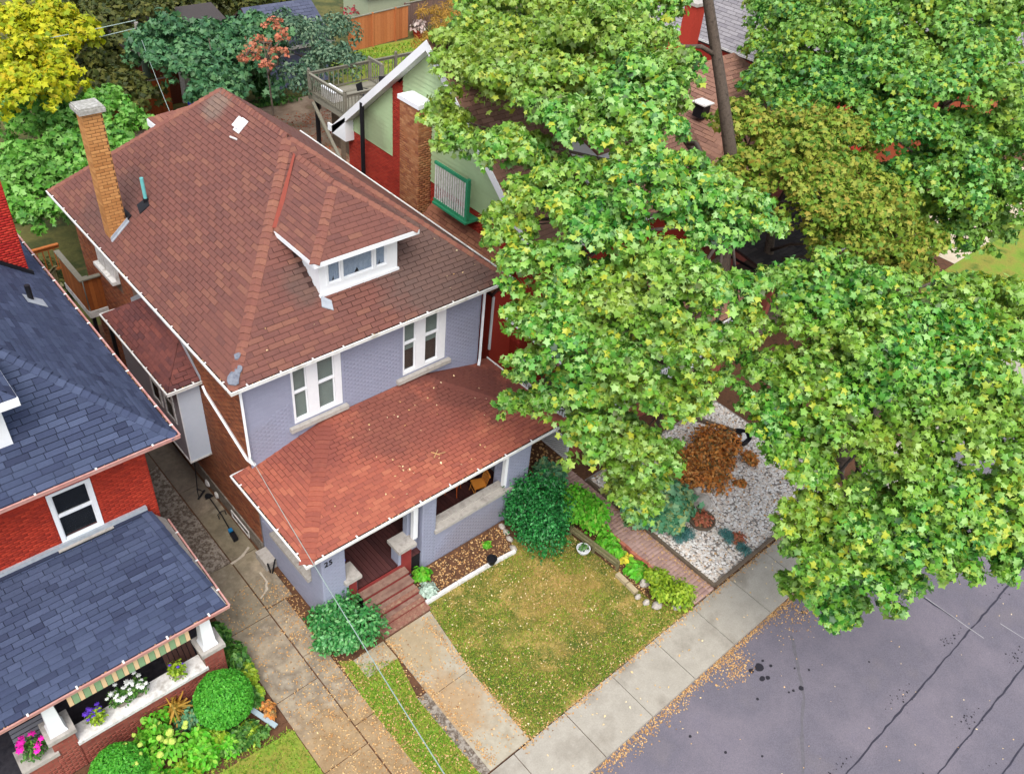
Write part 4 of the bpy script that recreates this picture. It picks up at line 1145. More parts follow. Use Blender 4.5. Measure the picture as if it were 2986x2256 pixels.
gutter(N, (-5.6, 15.84, 6.86), (4.95, 15.84, 6.86), (0, -1, 0), mt_gutter_pink, step=1.25)
gutter(N, (4.95, 15.84, 6.86), (4.95, 28.6, 6.86), (1, 0, 0), mt_gutter_pink, step=.8)
# dormer at the left picture edge
m = MB(); m.box(-2.3, 1.72, 16.82, 20, 7.3, 9.0); ndw = m.build("dormer_wall", mt_white, N)
q1, q2, q3, q4, q5 = (-2.65, 16.4, 9.1), (2.04, 16.4, 9.1), (-.3, 18.6, 10.6), (-.3, 20.6, 10.6), (2.04, 18.7, 9.1)
m = MB()
for q in ([q1, q2, q3], [q2, q5, q4, q3], [(-2.65, 18.7, 9.1), q1, q3, q4]): m.poly([lower(p) for p in q])
ndr = m.build("dormer_roof", mt_under_blue, N)
roof_face(ndr, [q1, q2, q3], mt_blue, .15, .4, 0); roof_face(ndr, [q2, q5, q4, q3], mt_blue, .15, .4, 0)
m = MB(); m.box(-2.67, 2.06, 16.36, 16.4, 8.9, 9.1); m.box(2.02, 2.06, 16.4, 18.6, 8.9, 9.1); m.box(-2.6, 2.0, 16.42, 18.6, 8.92, 8.95); m.build("dormer_fascia", mt_white, N)
# chimney and vent pipe
nc = MB().box(3.62, 4.38, 24.02, 24.9, 6.4, 10.7).build("chimney", mt_red_mortar, N)
brick_face(nc, (3.62, 24.02, 7.1), X, Z, .76, 3.6, M("chimney_red_brick", [(158, 34, 32), (172, 44, 36), (184, 58, 44)], island=True, mottle=.15, bump=.3, bscale=120), 60, proud=.012)
brick_face(nc, (4.38, 24.02, 7.1), Y, Z, .88, 3.6, MATS["chimney_red_brick"], 0, proud=.012)
brick_face(nc, (3.62, 24.9, 7.1), -Y, Z, .88, 3.6, MATS["chimney_red_brick"], 60, proud=.012)
MB().box(3.55, 4.45, 23.95, 24.97, 10.7, 10.85).build("cap", mt_stone, nc)
m = MB(); m.prism([(3.58, 23.93, 7.94), (4.48, 23.93, 7.22), (4.48, 24.03, 7.22), (3.58, 24.03, 7.94)], (0, 0, .12)); m.build("flashing", mt_black, nc)
m = MB(); m.tube([(3.86, 22.0, 7.6), (3.86, 22.0, 8.15)], .07, 10); m.build("vent_pipe", mt_black, N)
m = MB(); m.prism([(3.72, 21.75, 7.82), (4.15, 21.75, 7.48), (4.15, 22.15, 7.48), (3.72, 22.15, 7.82)], (0, 0, .03)); m.build("pipe_flashing", mt_flash, N)
# porch
GZ = 3.22
g1, g2, g3, g4 = (-5.0, 13.4, GZ), (4.4, 13.4, GZ), (3.95, 16.75, 4.02), (-4.6, 16.75, 4.02)
m = MB(); m.poly([lower(p) for p in (g1, g2, g3, g4)]); m.poly([lower(p) for p in (g2, (4.4, 16.8, GZ + .1), g3)]); m.box(-5, 4.38, 13.42, 16.75, GZ - .16, GZ - .1)
npr = m.build("porch_roof", mt_under_blue, N)
roof_face(npr, [g1, g2, g3, g4], mt_blue, .155, .36, 150, vary=.35, gap=.008)
roof_face(npr, [g2, (4.4, 16.8, GZ + .1), g3], mt_stone, .4, 3.0, 0)
ridge_caps(npr, (4.25, 14.0, 3.42), (3.95, 16.7, 4.06), (0, -.24, 1), (.6, 0, 1), mt_blue, wd=.15, step=.3)
MB().prism([(-4.6, 16.6, 4.0), (4.0, 16.6, 4.0), (4.0, 16.74, 4.06), (-4.6, 16.74, 4.06)], (0, 0, .06)).build("flashing", mt_under_blue, npr)
MB().box(-4.6, 4.0, 16.66, 16.76, 4.07, 4.2).build("wall_flashing", mt_flash, npr)
gutter(N, (-5.0, 13.34, GZ + .02), (4.46, 13.34, GZ + .02), (0, -1, 0), mt_gutter_pink, step=1.0, straps=True)
gutter(N, (4.46, 13.34, GZ + .02), (4.46, 16.75, GZ + .12), (1, 0, 0), mt_gutter_pink, step=.9)
# piers, parapet, columns
for (x0, x1, zt) in ((3.62, 4.14, 1.55), (-.14, .38, 1.58), (-.82, -.12, 1.08)):
    y0, y1 = (13.52, 14.05)
    pr = MB().box(x0, x1, y0, y1, 0, zt).build("pier", mt_mortar, N)
    brick_face(pr, (x0, y0, .02), X, Z, x1 - x0, zt - .02, mt_dull_brick, 20)
    brick_face(pr, (x1, y0, .02), Y, Z, y1 - y0, zt - .02, mt_dull_brick, 8)
    m = MB(); m.prism([(x0 - .06, y0 - .06, zt), (x1 + .06, y0 - .06, zt), (x1 + .06, y1 + .06, zt), (x0 - .06, y1 + .06, zt)], (0, 0, .13)); m.build("cap", mt_stone, pr)
pw = MB().box(.38, 3.62, 13.54, 13.9, 0, 1.02).build("parapet", mt_mortar, N)
brick_face(pw, (.38, 13.54, .02), X, Z, 3.24, 1.0, mt_dull_brick, 60)
m = MB(); m.prism([(.36, 13.46, 1.02), (3.66, 13.46, 1.02), (3.66, 13.98, 1.02), (.36, 13.98, 1.02)], (0, 0, .1)); m.build("white_coping", mt_white_dirty, pw)
pw2 = MB().box(-4.5, -.82, 13.6, 13.9, 0, .5).build("parapet", mt_dull_brick, N)
for cx in (3.86, .1):
    m = MB(); z0 = 1.69
    def ring(w_, z): return [(cx - w_, 13.76 - w_, z), (cx + w_, 13.76 - w_, z), (cx + w_, 13.76 + w_, z), (cx - w_, 13.76 + w_, z)]
    prof = [(.2, z0), (.2, z0 + .05), (.165, z0 + .16), (.12, z0 + 1.32), (.17, z0 + 1.33), (.17, z0 + 1.42)]
    i0 = len(m.v)
    for (w_, z) in prof: m.v += [Vector(p) for p in ring(w_, z)]
    for q in range(len(prof) - 1):
        for j in range(4): m.f.append((q * 4 + j, q * 4 + (j + 1) % 4, q * 4 + 4 + (j + 1) % 4, q * 4 + 4 + j))
    m.f.append(tuple(range(len(prof) * 4 - 4, len(prof) * 4)))
    m.build("column", mt_white, N)
MB().box(-5, 4.2, 14.0, 16.75, .1, .3).build("porch_floor", M("slate_floor", [(44, 44, 52), (60, 58, 64), (36, 38, 46)], nscale=4, mottle=.4), N)
# striped valance of separate blocks under the porch eave
va = bpy.data.objects.new("valance", None); link(va, N); ORG[va.name] = org(N)
mg, mc = M("valance_green", [(122, 150, 112)], mottle=.1), M("valance_cream", [(206, 176, 136)], mottle=.1)
for i in range(23):
    x = .5 + 2.92 * i / 23; wd = 2.92 / 23
    gr = i % 2 == 1
    w_ = wd * (1.15 if gr else .85); xc = x + wd / 2
    m = MB(); m.prism([(xc - w_ / 2 + .004, 13.46, 2.6), (xc + w_ / 2 - .004, 13.46, 2.6), (xc + w_ / 2 - .004, 13.5, 2.93), (xc - w_ / 2 + .004, 13.5, 2.93)], (0, .02 if gr else .035, 0)); m.build("valance_block", mg if gr else mc, va)
MB().box(.48, 3.44, 13.53, 13.57, 2.9, 3.06).build("valance_rail", mt_gutter_pink, va)
# plank door of the porch cellar / bench boards seen under the eave
pb = thing("slatted_panel", "dark brown slatted wooden panel on the porch behind the white coping", "panel", (3.2, 14.5, .3))
for i in range(6): MB().obox((2.95 + .13 * i, 14.55, .95), (.055, 0, 0), (0, .25, .42), (0, -.01, .006)).build("slat", M("dark_plank", [(84, 58, 52), (96, 68, 60)], island=True, mottle=.25) if i == 0 else MATS["dark_plank"], pb)
MB().box(2.88, 3.66, 14.25, 14.3, .55, .62).build("rail", MATS["dark_plank"], pb)
bn = thing("garden_bench", "grey slatted bench on the porch behind the left white column", "bench", (-.35, 14.7, .3))
mbn = M("grey_slats", [(150, 152, 160), (134, 136, 146)], island=True, mottle=.15)
for i in range(5): MB().box(-.8, .12, 14.35 + .13 * i, 14.44 + .13 * i, .80, .83).build("slat", mbn, bn)
for x in (-.75, .05):
    for y in (14.4, 14.9): MB().box(x, x + .05, y, y + .05, .3, .8).build("leg", mt_black, bn)

# ================================================================ right neighbour: gabled house behind the big maple
G = thing("gabled_house", "tall gabled house with green siding, red brick and brown shingles under the maple", "house", (22, 22, 0))
gx0, gx1 = 17.55, 26.5
m = MB(); m.box(gx0 + .02, gx1, 17.2, 27.9, 0, 7.25)
m.prism([(gx0 + .02, 17.2, 7.25), (gx0 + .02, 27.9, 7.25), (gx0 + .02, 22.5, 11.9)], (gx1 - gx0 - .1, 0, 0))
gw = m.build("wall", mt_red_mortar, G)
brick_face(gw, (gx0 + .02, 27.9, 3.2), -Y, Z, 10.7, 4.1, mt_dark_red, 150, proud=.01, seen=lambda p: p.y > 23.5 and p.z > 5 or (p.y < 18.8 and p.z > 3))
gs = MB().box(gx0 + .005, gx0 + .02, 17.4, 22.0, 7.3, 7.32).build("siding", mt_green_siding, G)
def gz(y): return 11.97 - .85 * abs(y - 22.5)
boards(gs, [(gx0 + .02, 27.6, 7.3), (gx0 + .02, 24.85, 7.3), (gx0 + .02, 24.85, gz(24.85)), (gx0 + .02, 27.6, gz(27.6))], -Y, Z, -X, .17, mt_green_siding, lap=.04)
boards(gs, [(gx0 + .02, 24.25, 7.3), (gx0 + .02, 17.3, 7.3), (gx0 + .02, 22.5, gz(22.5)), (gx0 + .02, 24.25, gz(24.25))], -Y, Z, -X, .17, mt_green_siding, lap=.04)
mb_ = MB().box(gx0 - .02, gx0 + .02, 24.25, 24.85, 6.5, 10.2).build("brick_strip", mt_red_mortar, G)
brick_face(mb_, (gx0 - .02, 24.85, 6.5), -Y, Z, .6, 3.6, mt_dark_red, 30, proud=.01)
k3 = .85
rA, rB_ = (17.2, 22.5, 12.28), (26.8, 22.5, 12.28)
f0, f1 = (17.2, 16.5, 7.18), (26.8, 16.5, 7.18); b0, b1 = (17.2, 28.5, 7.18), (26.8, 28.5, 7.18)
m = MB()
for q in ([f0, f1, rB_, rA], [b1, b0, rA, rB_]): m.prism([lower(p, .16) for p in q], (0, 0, .14))
gr_ = m.build("roof", mt_deck_base, G)
roof_face(gr_, [f0, f1, rB_, rA], mt_brown2, .17, .5, 40); roof_face(gr_, [b1, b0, rA, rB_], mt_brown2, .17, .5, 0)
ridge_caps(gr_, rA, rB_, (0, -k3, 1), (0, k3, 1), mt_brown2, wd=.18, step=.28)
m = MB()
for (p, q) in ((b0, rA), (f0, rA)):
    p, q = Vector(p), Vector(q)
    m.prism([p + Vector((-.03, 0, -.3)), q + Vector((-.03, 0, -.3)), q + Vector((-.03, 0, .03)), p + Vector((-.03, 0, .03))], (.045, 0, 0))
    m.prism([p + Vector((.02, 0, -.3)), q + Vector((.02, 0, -.3)), q + Vector((.02, 0, -.27)), p + Vector((.02, 0, -.27))], (.33, 0, 0))
m.build("rake_board", mt_white, G)
m = MB(); m.prism([(17.17, 28.5, 7.2), (17.17, 28.5, 6.92), (17.17, 27.5, 6.92), (17.17, 27.5, 7.9)], (.4, 0, 0)); m.box(17.13, 17.2, 28.48, 28.72, 6.98, 7.26); m.build("eave_return", mt_white, G)
gutter(G, (17.2, 28.56, 7.2), (26.8, 28.56, 7.2), (0, 1, 0), mt_gutter, straps=False)
gutter(G, (17.2, 16.44, 7.2), (26.8, 16.44, 7.2), (0, -1, 0), mt_gutter, straps=False)
# chimney
gc = MB().box(16.97, 17.56, 22.55, 23.62, 0, 10.05).build("chimney", mt_mortar, G)
brick_face(gc, (16.97, 23.62, 5.6), -Y, Z, 1.07, 4.4, mt_mixed_brick, 110, proud=.012, bh=.076)
brick_face(gc, (16.97, 22.55, 5.6), X, Z, .59, 4.4, mt_mixed_brick, 40, proud=.012, bh=.076)
m = MB(); m.box(16.9, 17.63, 22.48, 23.69, 10.05, 10.2); m.box(17.0, 17.5, 22.6, 23.55, 10.2, 10.24); m.build("cap", mt_white, gc)
# stack pipe by the back corner
m = MB(); m.tube([(17.2, 26.35, 3.0), (17.2, 26.35, 8.9)], .085, 10); m.build("stack_pipe", mt_black, G)
# balcony screen
bc = MB().box(16.9, 17.5, 19.75, 21.6, 7.02, 7.1).build("balcony", M("green_paint", [(46, 132, 92), (56, 146, 104)], mottle=.15), G)
gp = MATS["green_paint"]
m = MB(); m.box(16.98, 17.06, 19.82, 21.64, 8.48, 8.58); m.box(16.98, 17.06, 19.82, 21.64, 7.12, 7.2); m.box(16.96, 17.08, 19.78, 19.9, 7.1, 8.64); m.build("railing", gp, bc)
for i in range(14): MB().box(17.0, 17.03, 19.96 + i * .122, 20.02 + i * .122, 7.2, 8.48).build("slat", mt_white_dirty, bc)

# lean-to roof between the houses below the balcony
l0, l1, l2, l3 = (16.45, 22.4, 5.6), (16.45, 17.6, 5.6), (17.56, 17.6, 6.5), (17.56, 22.4, 6.5)
m = MB(); m.prism([lower(p, .15) for p in (l0, l1, l2, l3)], (0, 0, .13)); lt = m.build("lean_to_roof", mt_deck_base, G)
roof_face(lt, [l0, l1, l2, l3], M("lean_to_shingle", [(132, 84, 64), (146, 98, 74), (118, 74, 58)], island=True, mottle=.25), .16, .4, 30)
MB().box(16.6, 17.56, 17.7, 22.4, 0, 5.5).build("lean_to_wall", mt_dark_red, G)
MB().tube([(16.55, 17.66, 5.4), (16.55, 17.66, 3.2)], .05, 8).build("downspout", mt_white, G)
MB().tube([(16.5, 16.9, 5.0), (17.0, 14.4, 4.3), (17.1, 14.2, 3.2)], .05, 8).build("downspout", mt_white, G)
# front dormer and window trims glimpsed through the leaves
m = MB(); m.box(20.6, 22.6, 17.6, 20, 8.0, 9.7); m.build("dormer_wall", mt_white, G)
m = MB(); m.prism([(20.3, 17.3, 9.7), (22.9, 17.3, 9.7), (22.9, 20.3, 10.6), (20.3, 20.3, 10.6)], (0, 0, .1)); m.build("dormer_roof", mt_brown2, G)
# front porch
MB().box(17.55, 26.4, 14.1, 17.2, 0, .95).build("porch_base", mt_dull_brick, G)
MB().box(17.5, 26.4, 14.05, 17.2, .95, 1.0).build("porch_floor", mt_timber, G)
m = MB(); m.prism([(17.3, 13.7, 3.3), (26.7, 13.7, 3.3), (26.7, 17.2, 4.2), (17.3, 17.2, 4.2)], (0, 0, .12)); pr_ = m.build("porch_roof", mt_deck_base, G)
roof_face(pr_, [(17.3, 13.7, 3.43), (26.7, 13.7, 3.43), (26.7, 17.2, 4.33), (17.3, 17.2, 4.33)], mt_brown2, .17, .5, 0)
gutter(G, (17.3, 13.64, 3.42), (26.7, 13.64, 3.42), (0, -1, 0), mt_gutter, straps=False)
for x in (17.6, 20.5, 23.4, 26.2): MB().box(x, x + .14, 14.1, 14.24, 1.0, 3.3).build("porch_post", mt_white, G)
rl = MB().box(17.56, 26.3, 14.13, 14.2, 1.85, 1.92).build("porch_railing", mt_white, G)
m = MB(); m.box(17.56, 17.63, 14.2, 17.2, 1.85, 1.92); m.box(17.56, 17.63, 14.2, 17.2, 1.1, 1.16); m.box(17.56, 26.3, 14.13, 14.2, 1.1, 1.16); m.build("rail", mt_white, rl)
for i in range(22): MB().box(17.58, 17.62, 14.25 + i * .135, 14.31 + i * .135, 1.16, 1.85).build("baluster", mt_white, rl)
m = MB()
for i in range(58): m.box(17.7 + i * .148, 17.76 + i * .148, 14.14, 14.18, 1.16, 1.85)
m.build("baluster_row", mt_white, rl, kind="stuff")
la = MB().box(17.46, 17.5, 14.1, 17.0, .86, .95).build("lattice", mt_white, G)
m = MB(); m.box(17.46, 17.5, 14.1, 17.0, .0, .08); m.box(17.46, 17.5, 14.1, 14.18, .08, .86); m.build("lattice_frame", mt_white, la)
for i in range(40):
    y = 13.4 + i * .1
    for s in (1, -1):
        ya, yb = (y, y + .78) if s > 0 else (y + .78, y)
        a0, b0_ = Vector((17.47 + .008 * s, ya, .08)), Vector((17.47 + .008 * s, yb, .86))
        def cl(p, q):
            if p.y < 14.18 and q.y < 14.18: return None
            if p.y < 14.18: p = p.lerp(q, (14.18 - p.y) / (q.y - p.y))
            if q.y < 14.18: q = q.lerp(p, (14.18 - q.y) / (p.y - q.y))
            return p, q
        r_ = cl(a0, b0_)
        if r_ and (r_[1] - r_[0]).length > .05 and max(r_[0].y, r_[1].y) < 17.0: MB().bar(r_[0], r_[1], .03, .008, up=(1, 0, 0)).build("lath", mt_white, la)
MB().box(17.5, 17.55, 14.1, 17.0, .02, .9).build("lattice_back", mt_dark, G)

# further houses to the right
def plain_house(name, label, x0, x1, y0, y1, zw, zr, wall, roofm, ov=.45, exp=.2, tab=.6, lim=20, ridge='x'):
    h = thing(name, label, "house", ((x0 + x1) / 2, (y0 + y1) / 2, 0))
    MB().box(x0, x1, y0, y1, 0, zw).build("wall", wall, h)
    a, b, c, d = (x0 - ov, y0 - ov, zw), (x1 + ov, y0 - ov, zw), (x1 + ov, y1 + ov, zw), (x0 - ov, y1 + ov, zw)
    if ridge == 'x':
        r_ = min((y1 - y0) / 2 + ov, (x1 - x0) / 2); ym = (y0 + y1) / 2
        e, f = (x0 - ov + r_, ym, zr), (x1 + ov - r_, ym, zr)
        faces = ([a, b, f, e], [b, c, f], [c, d, e, f], [d, a, e])
    else:
        r_ = min((x1 - x0) / 2 + ov, (y1 - y0) / 2); xm = (x0 + x1) / 2
        e, f = (xm, y0 - ov + r_, zr), (xm, y1 + ov - r_, zr)
        faces = ([a, b, e], [b, c, f, e], [c, d, f], [d, a, e, f])
    m = MB()
    for q in faces: m.poly([lower(p, .03) for p in q])
    m.box(a[0] + .01, b[0] - .01, a[1] + .01, d[1] - .01, zw - .2, zw - .05)
    ro = m.build("roof", mt_deck_base, h)
    for q in faces: roof_face(ro, q, roofm, exp, tab, lim)
    gutter(h, (a[0], a[1] - .05, zw + .02), (b[0], b[1] - .05, zw + .02), (0, -1, 0), mt_gutter, straps=False)
    gutter(h, (d[0] - .05, d[1], zw + .02), (a[0] - .05, a[1], zw + .02), (-1, 0, 0), mt_gutter, straps=False)
    return h
h3 = plain_house("brick_house", "low brown roofed house partly hidden between the maple trunk and olive tree", 29.6, 39.5, 18.2, 27.2, 5.6, 9.0, mt_dull_brick, mt_brown2, lim=30)
m = MB(); m.box(36.0, 36.7, 26.0, 26.7, 6.0, 10.0); c3 = m.build("chimney", mt_dark_red, h3); MB().box(35.92, 36.78, 25.92, 26.78, 10, 10.15).build("cap", mt_stone, c3)
m = MB(); m.box(31.1, 31.6, 21.0, 21.5, 7.3, 7.9); m.build("roof_vent", mt_black, h3); MB().box(31.0, 31.7, 20.9, 21.6, 7.9, 7.95).build("vent_lid", mt_white_dirty, h3)
m = MB(); m.prism([(29.4, 14.3, 3.1), (38, 14.3, 3.1), (38, 18.2, 3.7), (29.4, 18.2, 3.7)], (0, 0, .1)); p3 = m.build("porch_roof", mt_deck_base, h3)
roof_face(p3, [(29.4, 14.3, 3.21), (38, 14.3, 3.21), (38, 18.2, 3.81), (29.4, 18.2, 3.81)], mt_dark_roof, .2, .6, 20)
gutter(h3, (29.34, 18.2, 3.2), (29.34, 14.3, 3.2), (-1, 0, 0), mt_black, straps=False); gutter(h3, (29.34, 14.24, 3.2), (38, 14.24, 3.2), (0, -1, 0), mt_gutter, straps=False)
MB().box(29.6, 38, 14.6, 18.2, 0, .8).build("porch_base", mt_timber, h3)
for x in (29.7, 33.5, 37.6): MB().box(x, x + .3, 14.6, 14.9, .8, 3.1).build("porch_post", mt_dull_brick, h3)
h4 = plain_house("brick_house", "grey roofed red brick house at the top edge behind the maple trunk", 41.2, 50, 22, 33, 7.0, 12.0, M("bright_red_wall", [(176, 54, 44), (188, 62, 50)], mottle=.15), mt_grey_roof, ridge='y', lim=30)
h5 = plain_house("brick_house", "house with orange brick at the far right edge among the leaves", 52, 60, 17.2, 27, 6.5, 10.0, M("orange_wall", [(176, 96, 66), (164, 84, 58)], mottle=.15), mt_grey_roof, lim=0)
# white framed trellis stand by the far patio
po_ = thing("porch_frame", "white timber porch frame standing beside the pale patio at far right", "porch", (50, 16, 0))
for (a, b) in (((49, 15.5, 0), (49, 15.5, 2.6)), ((51.5, 15.5, 0), (51.5, 15.5, 2.6)), ((49, 15.5, 2.6), (51.5, 15.5, 2.6)), ((49, 17.1, 2.6), (49, 15.5, 2.6)), ((51.5, 17.1, 2.6), (51.5, 15.5, 2.6))): MB().bar(a, b, .14, .14, up=(.3, 1, .2)).build("beam", mt_white, po_)

# ================================================================ decks, sheds, fences at the back
dk = thing("raised_deck", "weathered grey raised deck with baluster railings above the dirt lane", "deck", (27, 39, 0))
dz = 3.1
dx0, dx1, dy0, dy1 = 23.35, 31.5, 37.3, 40.8
MB().box(dx0, dx1, dy0, dy1, dz - .28, dz - .04).build("joist_frame", mt_wood_old, dk)
for i in range(24): MB().box(dx0, dx1, dy0 + i * .146, dy0 + i * .146 + .138, dz - .04, dz).build("deck_board", mt_wood_old, dk)
def railing(parent, p0, p1, h_, mat, step=.13, post=True, lower=.1):
    p0, p1 = Vector(p0), Vector(p1); d = p1 - p0; n = max(2, int(d.length / step)); zz = Vector((0, 0, 1))
    MB().bar(p0 + zz * h_, p1 + zz * h_, .13, .05).build("top_rail", mat, parent)
    MB().bar(p0 + zz * (h_ - .1), p1 + zz * (h_ - .1), .04, .09).build("rail", mat, parent)
    MB().bar(p0 + zz * lower, p1 + zz * lower, .04, .09).build("rail", mat, parent)
    for i in range(1, n):
        q = p0.lerp(p1, i / n); MB().box(q.x - .018, q.x + .018, q.y - .018, q.y + .018, q.z + lower - .06, q.z + h_ - .05).build("baluster", mat, parent)
railing(dk, (dx0, dy1, dz), (dx0, dy0, dz), 1.1, mt_wood_old, .19)
railing(dk, (dx0, dy0, dz), (dx1, dy0, dz), 1.1, mt_wood_old, .2)
railing(dk, (dx0, dy1, dz), (dx1, dy1, dz), 1.1, mt_wood_old, .3)
railing(dk, (27.2, dy1, dz), (27.2, 39.6, dz), 1.3, mt_wood_old, .2)
for (x, y) in ((dx0, dy0), (dx0, dy1), (27.2, dy1), (27.2, 39.6), (29, dy1), (29.5, dy0)):
    m = MB(); m.box(x - .07, x + .07, y - .07, y + .07, dz - .3, dz + 1.22); m.lathe((x, y, dz + 1.22), [(.04, 0), (.085, .05), (.07, .12), (.01, .15)], 8); m.build("newel_post", mt_wood_old, dk)
for (x, y) in ((23.5, 40.4), (23.5, 37.9), (29, 37.5), (29, 40.5)): MB().box(x - .09, x + .09, y - .09, y + .09, 0, dz - .28).build("leg", mt_timber if x > 25 or y < 38 else mt_black, dk)
MB().bar((23.2, 40.3, 2.8), (23.0, 36.6, .0), .16, .1).build("stair_stringer", mt_wood_old, dk)
MB().box(24.5, 31, 37.6, 40.6, 0, dz - .4).build("under_deck_wall", mt_timber, dk)

sd = thing("wooden_stair", "cedar boarded landing with weathered stairs behind the side wall of the grey house", "stairs", (6, 28.5, 0))
z0 = 3.45
MB().box(6.35, 7.1, 27.0, 29.2, z0 - .06, z0).build("landing", mt_wood_old, sd)
MB().box(6.32, 6.36, 26.95, 29.2, z0 - .28, z0 - .02).build("white_fascia", mt_white_dirty, sd); MB().box(6.36, 6.97, 26.93, 26.97, z0 - .28, z0 - .02).build("white_fascia", mt_white_dirty, sd)
for i in range(13): MB().box(6.33, 6.36, 27.0 + i * .165, 27.157 + i * .165, z0, z0 + 1.25).build("cedar_board", mt_wood_new, sd)
for i in range(4): MB().box(6.40 + i * .142, 6.535 + i * .142, 26.96, 26.99, z0, z0 + 1.25).build("cedar_board", mt_wood_new, sd)
m = MB(); m.box(6.26, 6.44, 26.88, 29.2, z0 + 1.25, z0 + 1.3); m.box(6.44, 6.97, 26.88, 27.05, z0 + 1.25, z0 + 1.3); m.build("cap_rail", mt_wood_old, sd)
for (x, y) in ((6.4, 27.05), (6.85, 27.05)): MB().box(x, x + .12, y, y + .12, 0, z0 - .06).build("leg", mt_black, sd)
for i in range(9): MB().box(5.2, 6.3, 29.3 + .26 * i, 29.56 + .26 * i, z0 - .2 - .2 * i - .04, z0 - .2 - .2 * i).build("tread", mt_wood_mossy, sd)
railing(sd, (6.2, 29.3, z0 - .3), (6.2, 31.6, z0 - 2.1), .95, mt_wood_mossy, .2)
railing(sd, (5.2, 29.3, z0 - .3), (5.2, 31.6, z0 - 2.1), .95, mt_wood_mossy, .2)
railing(sd, (5.6, 31.6, 2.5), (7.0, 31.6, 2.5), 1.1, mt_wood_new, .2)
railing(sd, (4.9, 31.2, 1.6), (6.0, 31.2, 1.6), 1.0, mt_wood_mossy, .2)
for (x, y, z) in ((5.6, 31.6, 3.7), (5.3, 29.3, 4.2), (6.15, 31.5, 2.4)): MB().box(x - .07, x + .07, y - .07, y + .07, 0, z).build("newel_post", mt_wood_mossy, sd)

gg = thing("garage", "blue grey painted garage with dark roof between the trees at the back", "garage", (27, 50.5, 0))
mgw = M("garage_wall", [(118, 124, 156), (130, 136, 166)], nscale=1.2, mottle=.15)
MB().box(25.3, 29.5, 49.0, 53.5, 0, 2.6).build("wall", mgw, gg)
for i in range(13): MB().box(25.28, 29.5, 48.98, 49.0, .02 + i * .2, .2 + i * .2).build("siding_board", mgw, gg)
m = MB(); m.prism([(25.0, 48.6, 2.55), (29.8, 48.6, 2.55), (29.8, 51.3, 4.3), (25.0, 51.3, 4.3)], (0, 0, .1)); m.prism([(25.0, 54, 2.55), (29.8, 54, 2.55), (29.8, 51.3, 4.3), (25.0, 51.3, 4.3)], (0, 0, .1)); gro = m.build("roof", mt_deck_base, gg)
roof_face(gro, [(25.0, 48.6, 2.66), (29.8, 48.6, 2.66), (29.8, 51.3, 4.41), (25.0, 51.3, 4.41)], M("garage_shingle", [(70, 74, 92), (82, 86, 104), (62, 66, 84)], island=True, mottle=.2), .25, .6, 20)
MB().box(24.98, 29.82, 48.56, 48.6, 2.48, 2.68).build("fascia", mt_white_dirty, gg)
for x in (26.05, 26.75): MB().box(x, x + .35, 48.955, 48.975, 2.0, 2.2).build("window", mt_white, gg)

gb = thing("garage", "pale beige garage with rusty brown door behind the dark maple", "garage", (21, 50, 0))
mbg = M("beige_wall", [(168, 158, 142), (180, 170, 154)], nscale=1.2, mottle=.12)
MB().box(20.0, 24.2, 49.9, 54, 0, 2.8).build("wall", mbg, gb)
MB().box(17.8, 20.0, 50.0, 54, 0, 2.7).build("wall", M("rust_door", [(104, 52, 36), (92, 46, 32)], nscale=1.5, mottle=.25), gb)
for i in range(11): MB().box(17.82 + i * .198, 18.01 + i * .198, 49.97, 50.0, .02, 2.6).build("door_board", MATS["rust_door"], gb)
MB().box(19.95, 20.2, 49.8, 49.9, 0, 2.8).build("post", mt_white_dirty, gb)
m = MB(); m.prism([(17.5, 49.8, 2.8), (24.5, 49.8, 2.8), (24.5, 54.3, 3.9), (17.5, 54.3, 3.9)], (0, 0, .12)); m.build("roof", mt_dark_roof, gb)
def board_fence(name, label, p0, p1, h_, mat, wd=.18, posts=2.2, cap=True, group=None):
    p0, p1 = Vector(p0), Vector(p1); d = (p1 - p0); L_ = d.length; d.normalize(); nn = Vector((-d.y, d.x, 0))
    t = thing(name, label, "fence", tuple(p0))
    k_ = int(L_ / wd)
    for i in range(k_):
        c_ = p0 + d * ((i + .5) * wd) + Vector((0, 0, h_ / 2 + R.uniform(-.01, .01)))
        MB().obox(c_, d * (wd / 2 - .007), nn * .011, Vector((0, 0, h_ / 2 - .03))).build("board", mat, t)
    for i in range(int(L_ / posts) + 1):
        c_ = p0 + d * min(L_, i * posts) - nn * .06 + Vector((0, 0, h_ / 2))
        MB().obox(c_, d * .055, nn * .055, Vector((0, 0, h_ / 2 + .06))).build("post", mat, t)
    if cap: MB().bar(p0 + Vector((0, 0, h_)), p1 + Vector((0, 0, h_)), .12, .05).build("cap_rail", mt_wood_old, t)
    return t
mfo = M("orange_fence", [(176, 106, 62), (188, 118, 72), (164, 96, 56)], island=True, mottle=.2)
board_fence("wooden_fence", "tan board fence with pale cap rail beyond the raised deck", (33.4, 52.6, 0), (39.2, 53.4, 0), 2.3, mfo, wd=.3)
mfr = M("rust_fence", [(160, 82, 40), (150, 74, 36)], island=True, mottle=.2)
board_fence("wooden_fence", "rusty orange fence panel beside the light green tree", (14.6, 48.3, 0), (18.8, 48.6, 0), 2.2, mfr, wd=.2)
board_fence("wooden_fence", "weathered dark fence behind the golden shrub", (39.6, 54.6, 0), (44, 55, 0), 2.0, M("grey_fence", [(122, 96, 86), (108, 86, 78)], island=True, mottle=.25), wd=.2)
sh = thing("garden_shed", "pale green garden shed with dark roof behind the tan fence", "shed", (38.5, 56.5, 0))
MB().box(36.8, 40.5, 55.2, 58.5, 0, 2.6).build("wall", M("sage_wall", [(158, 166, 138)], mottle=.12), sh)
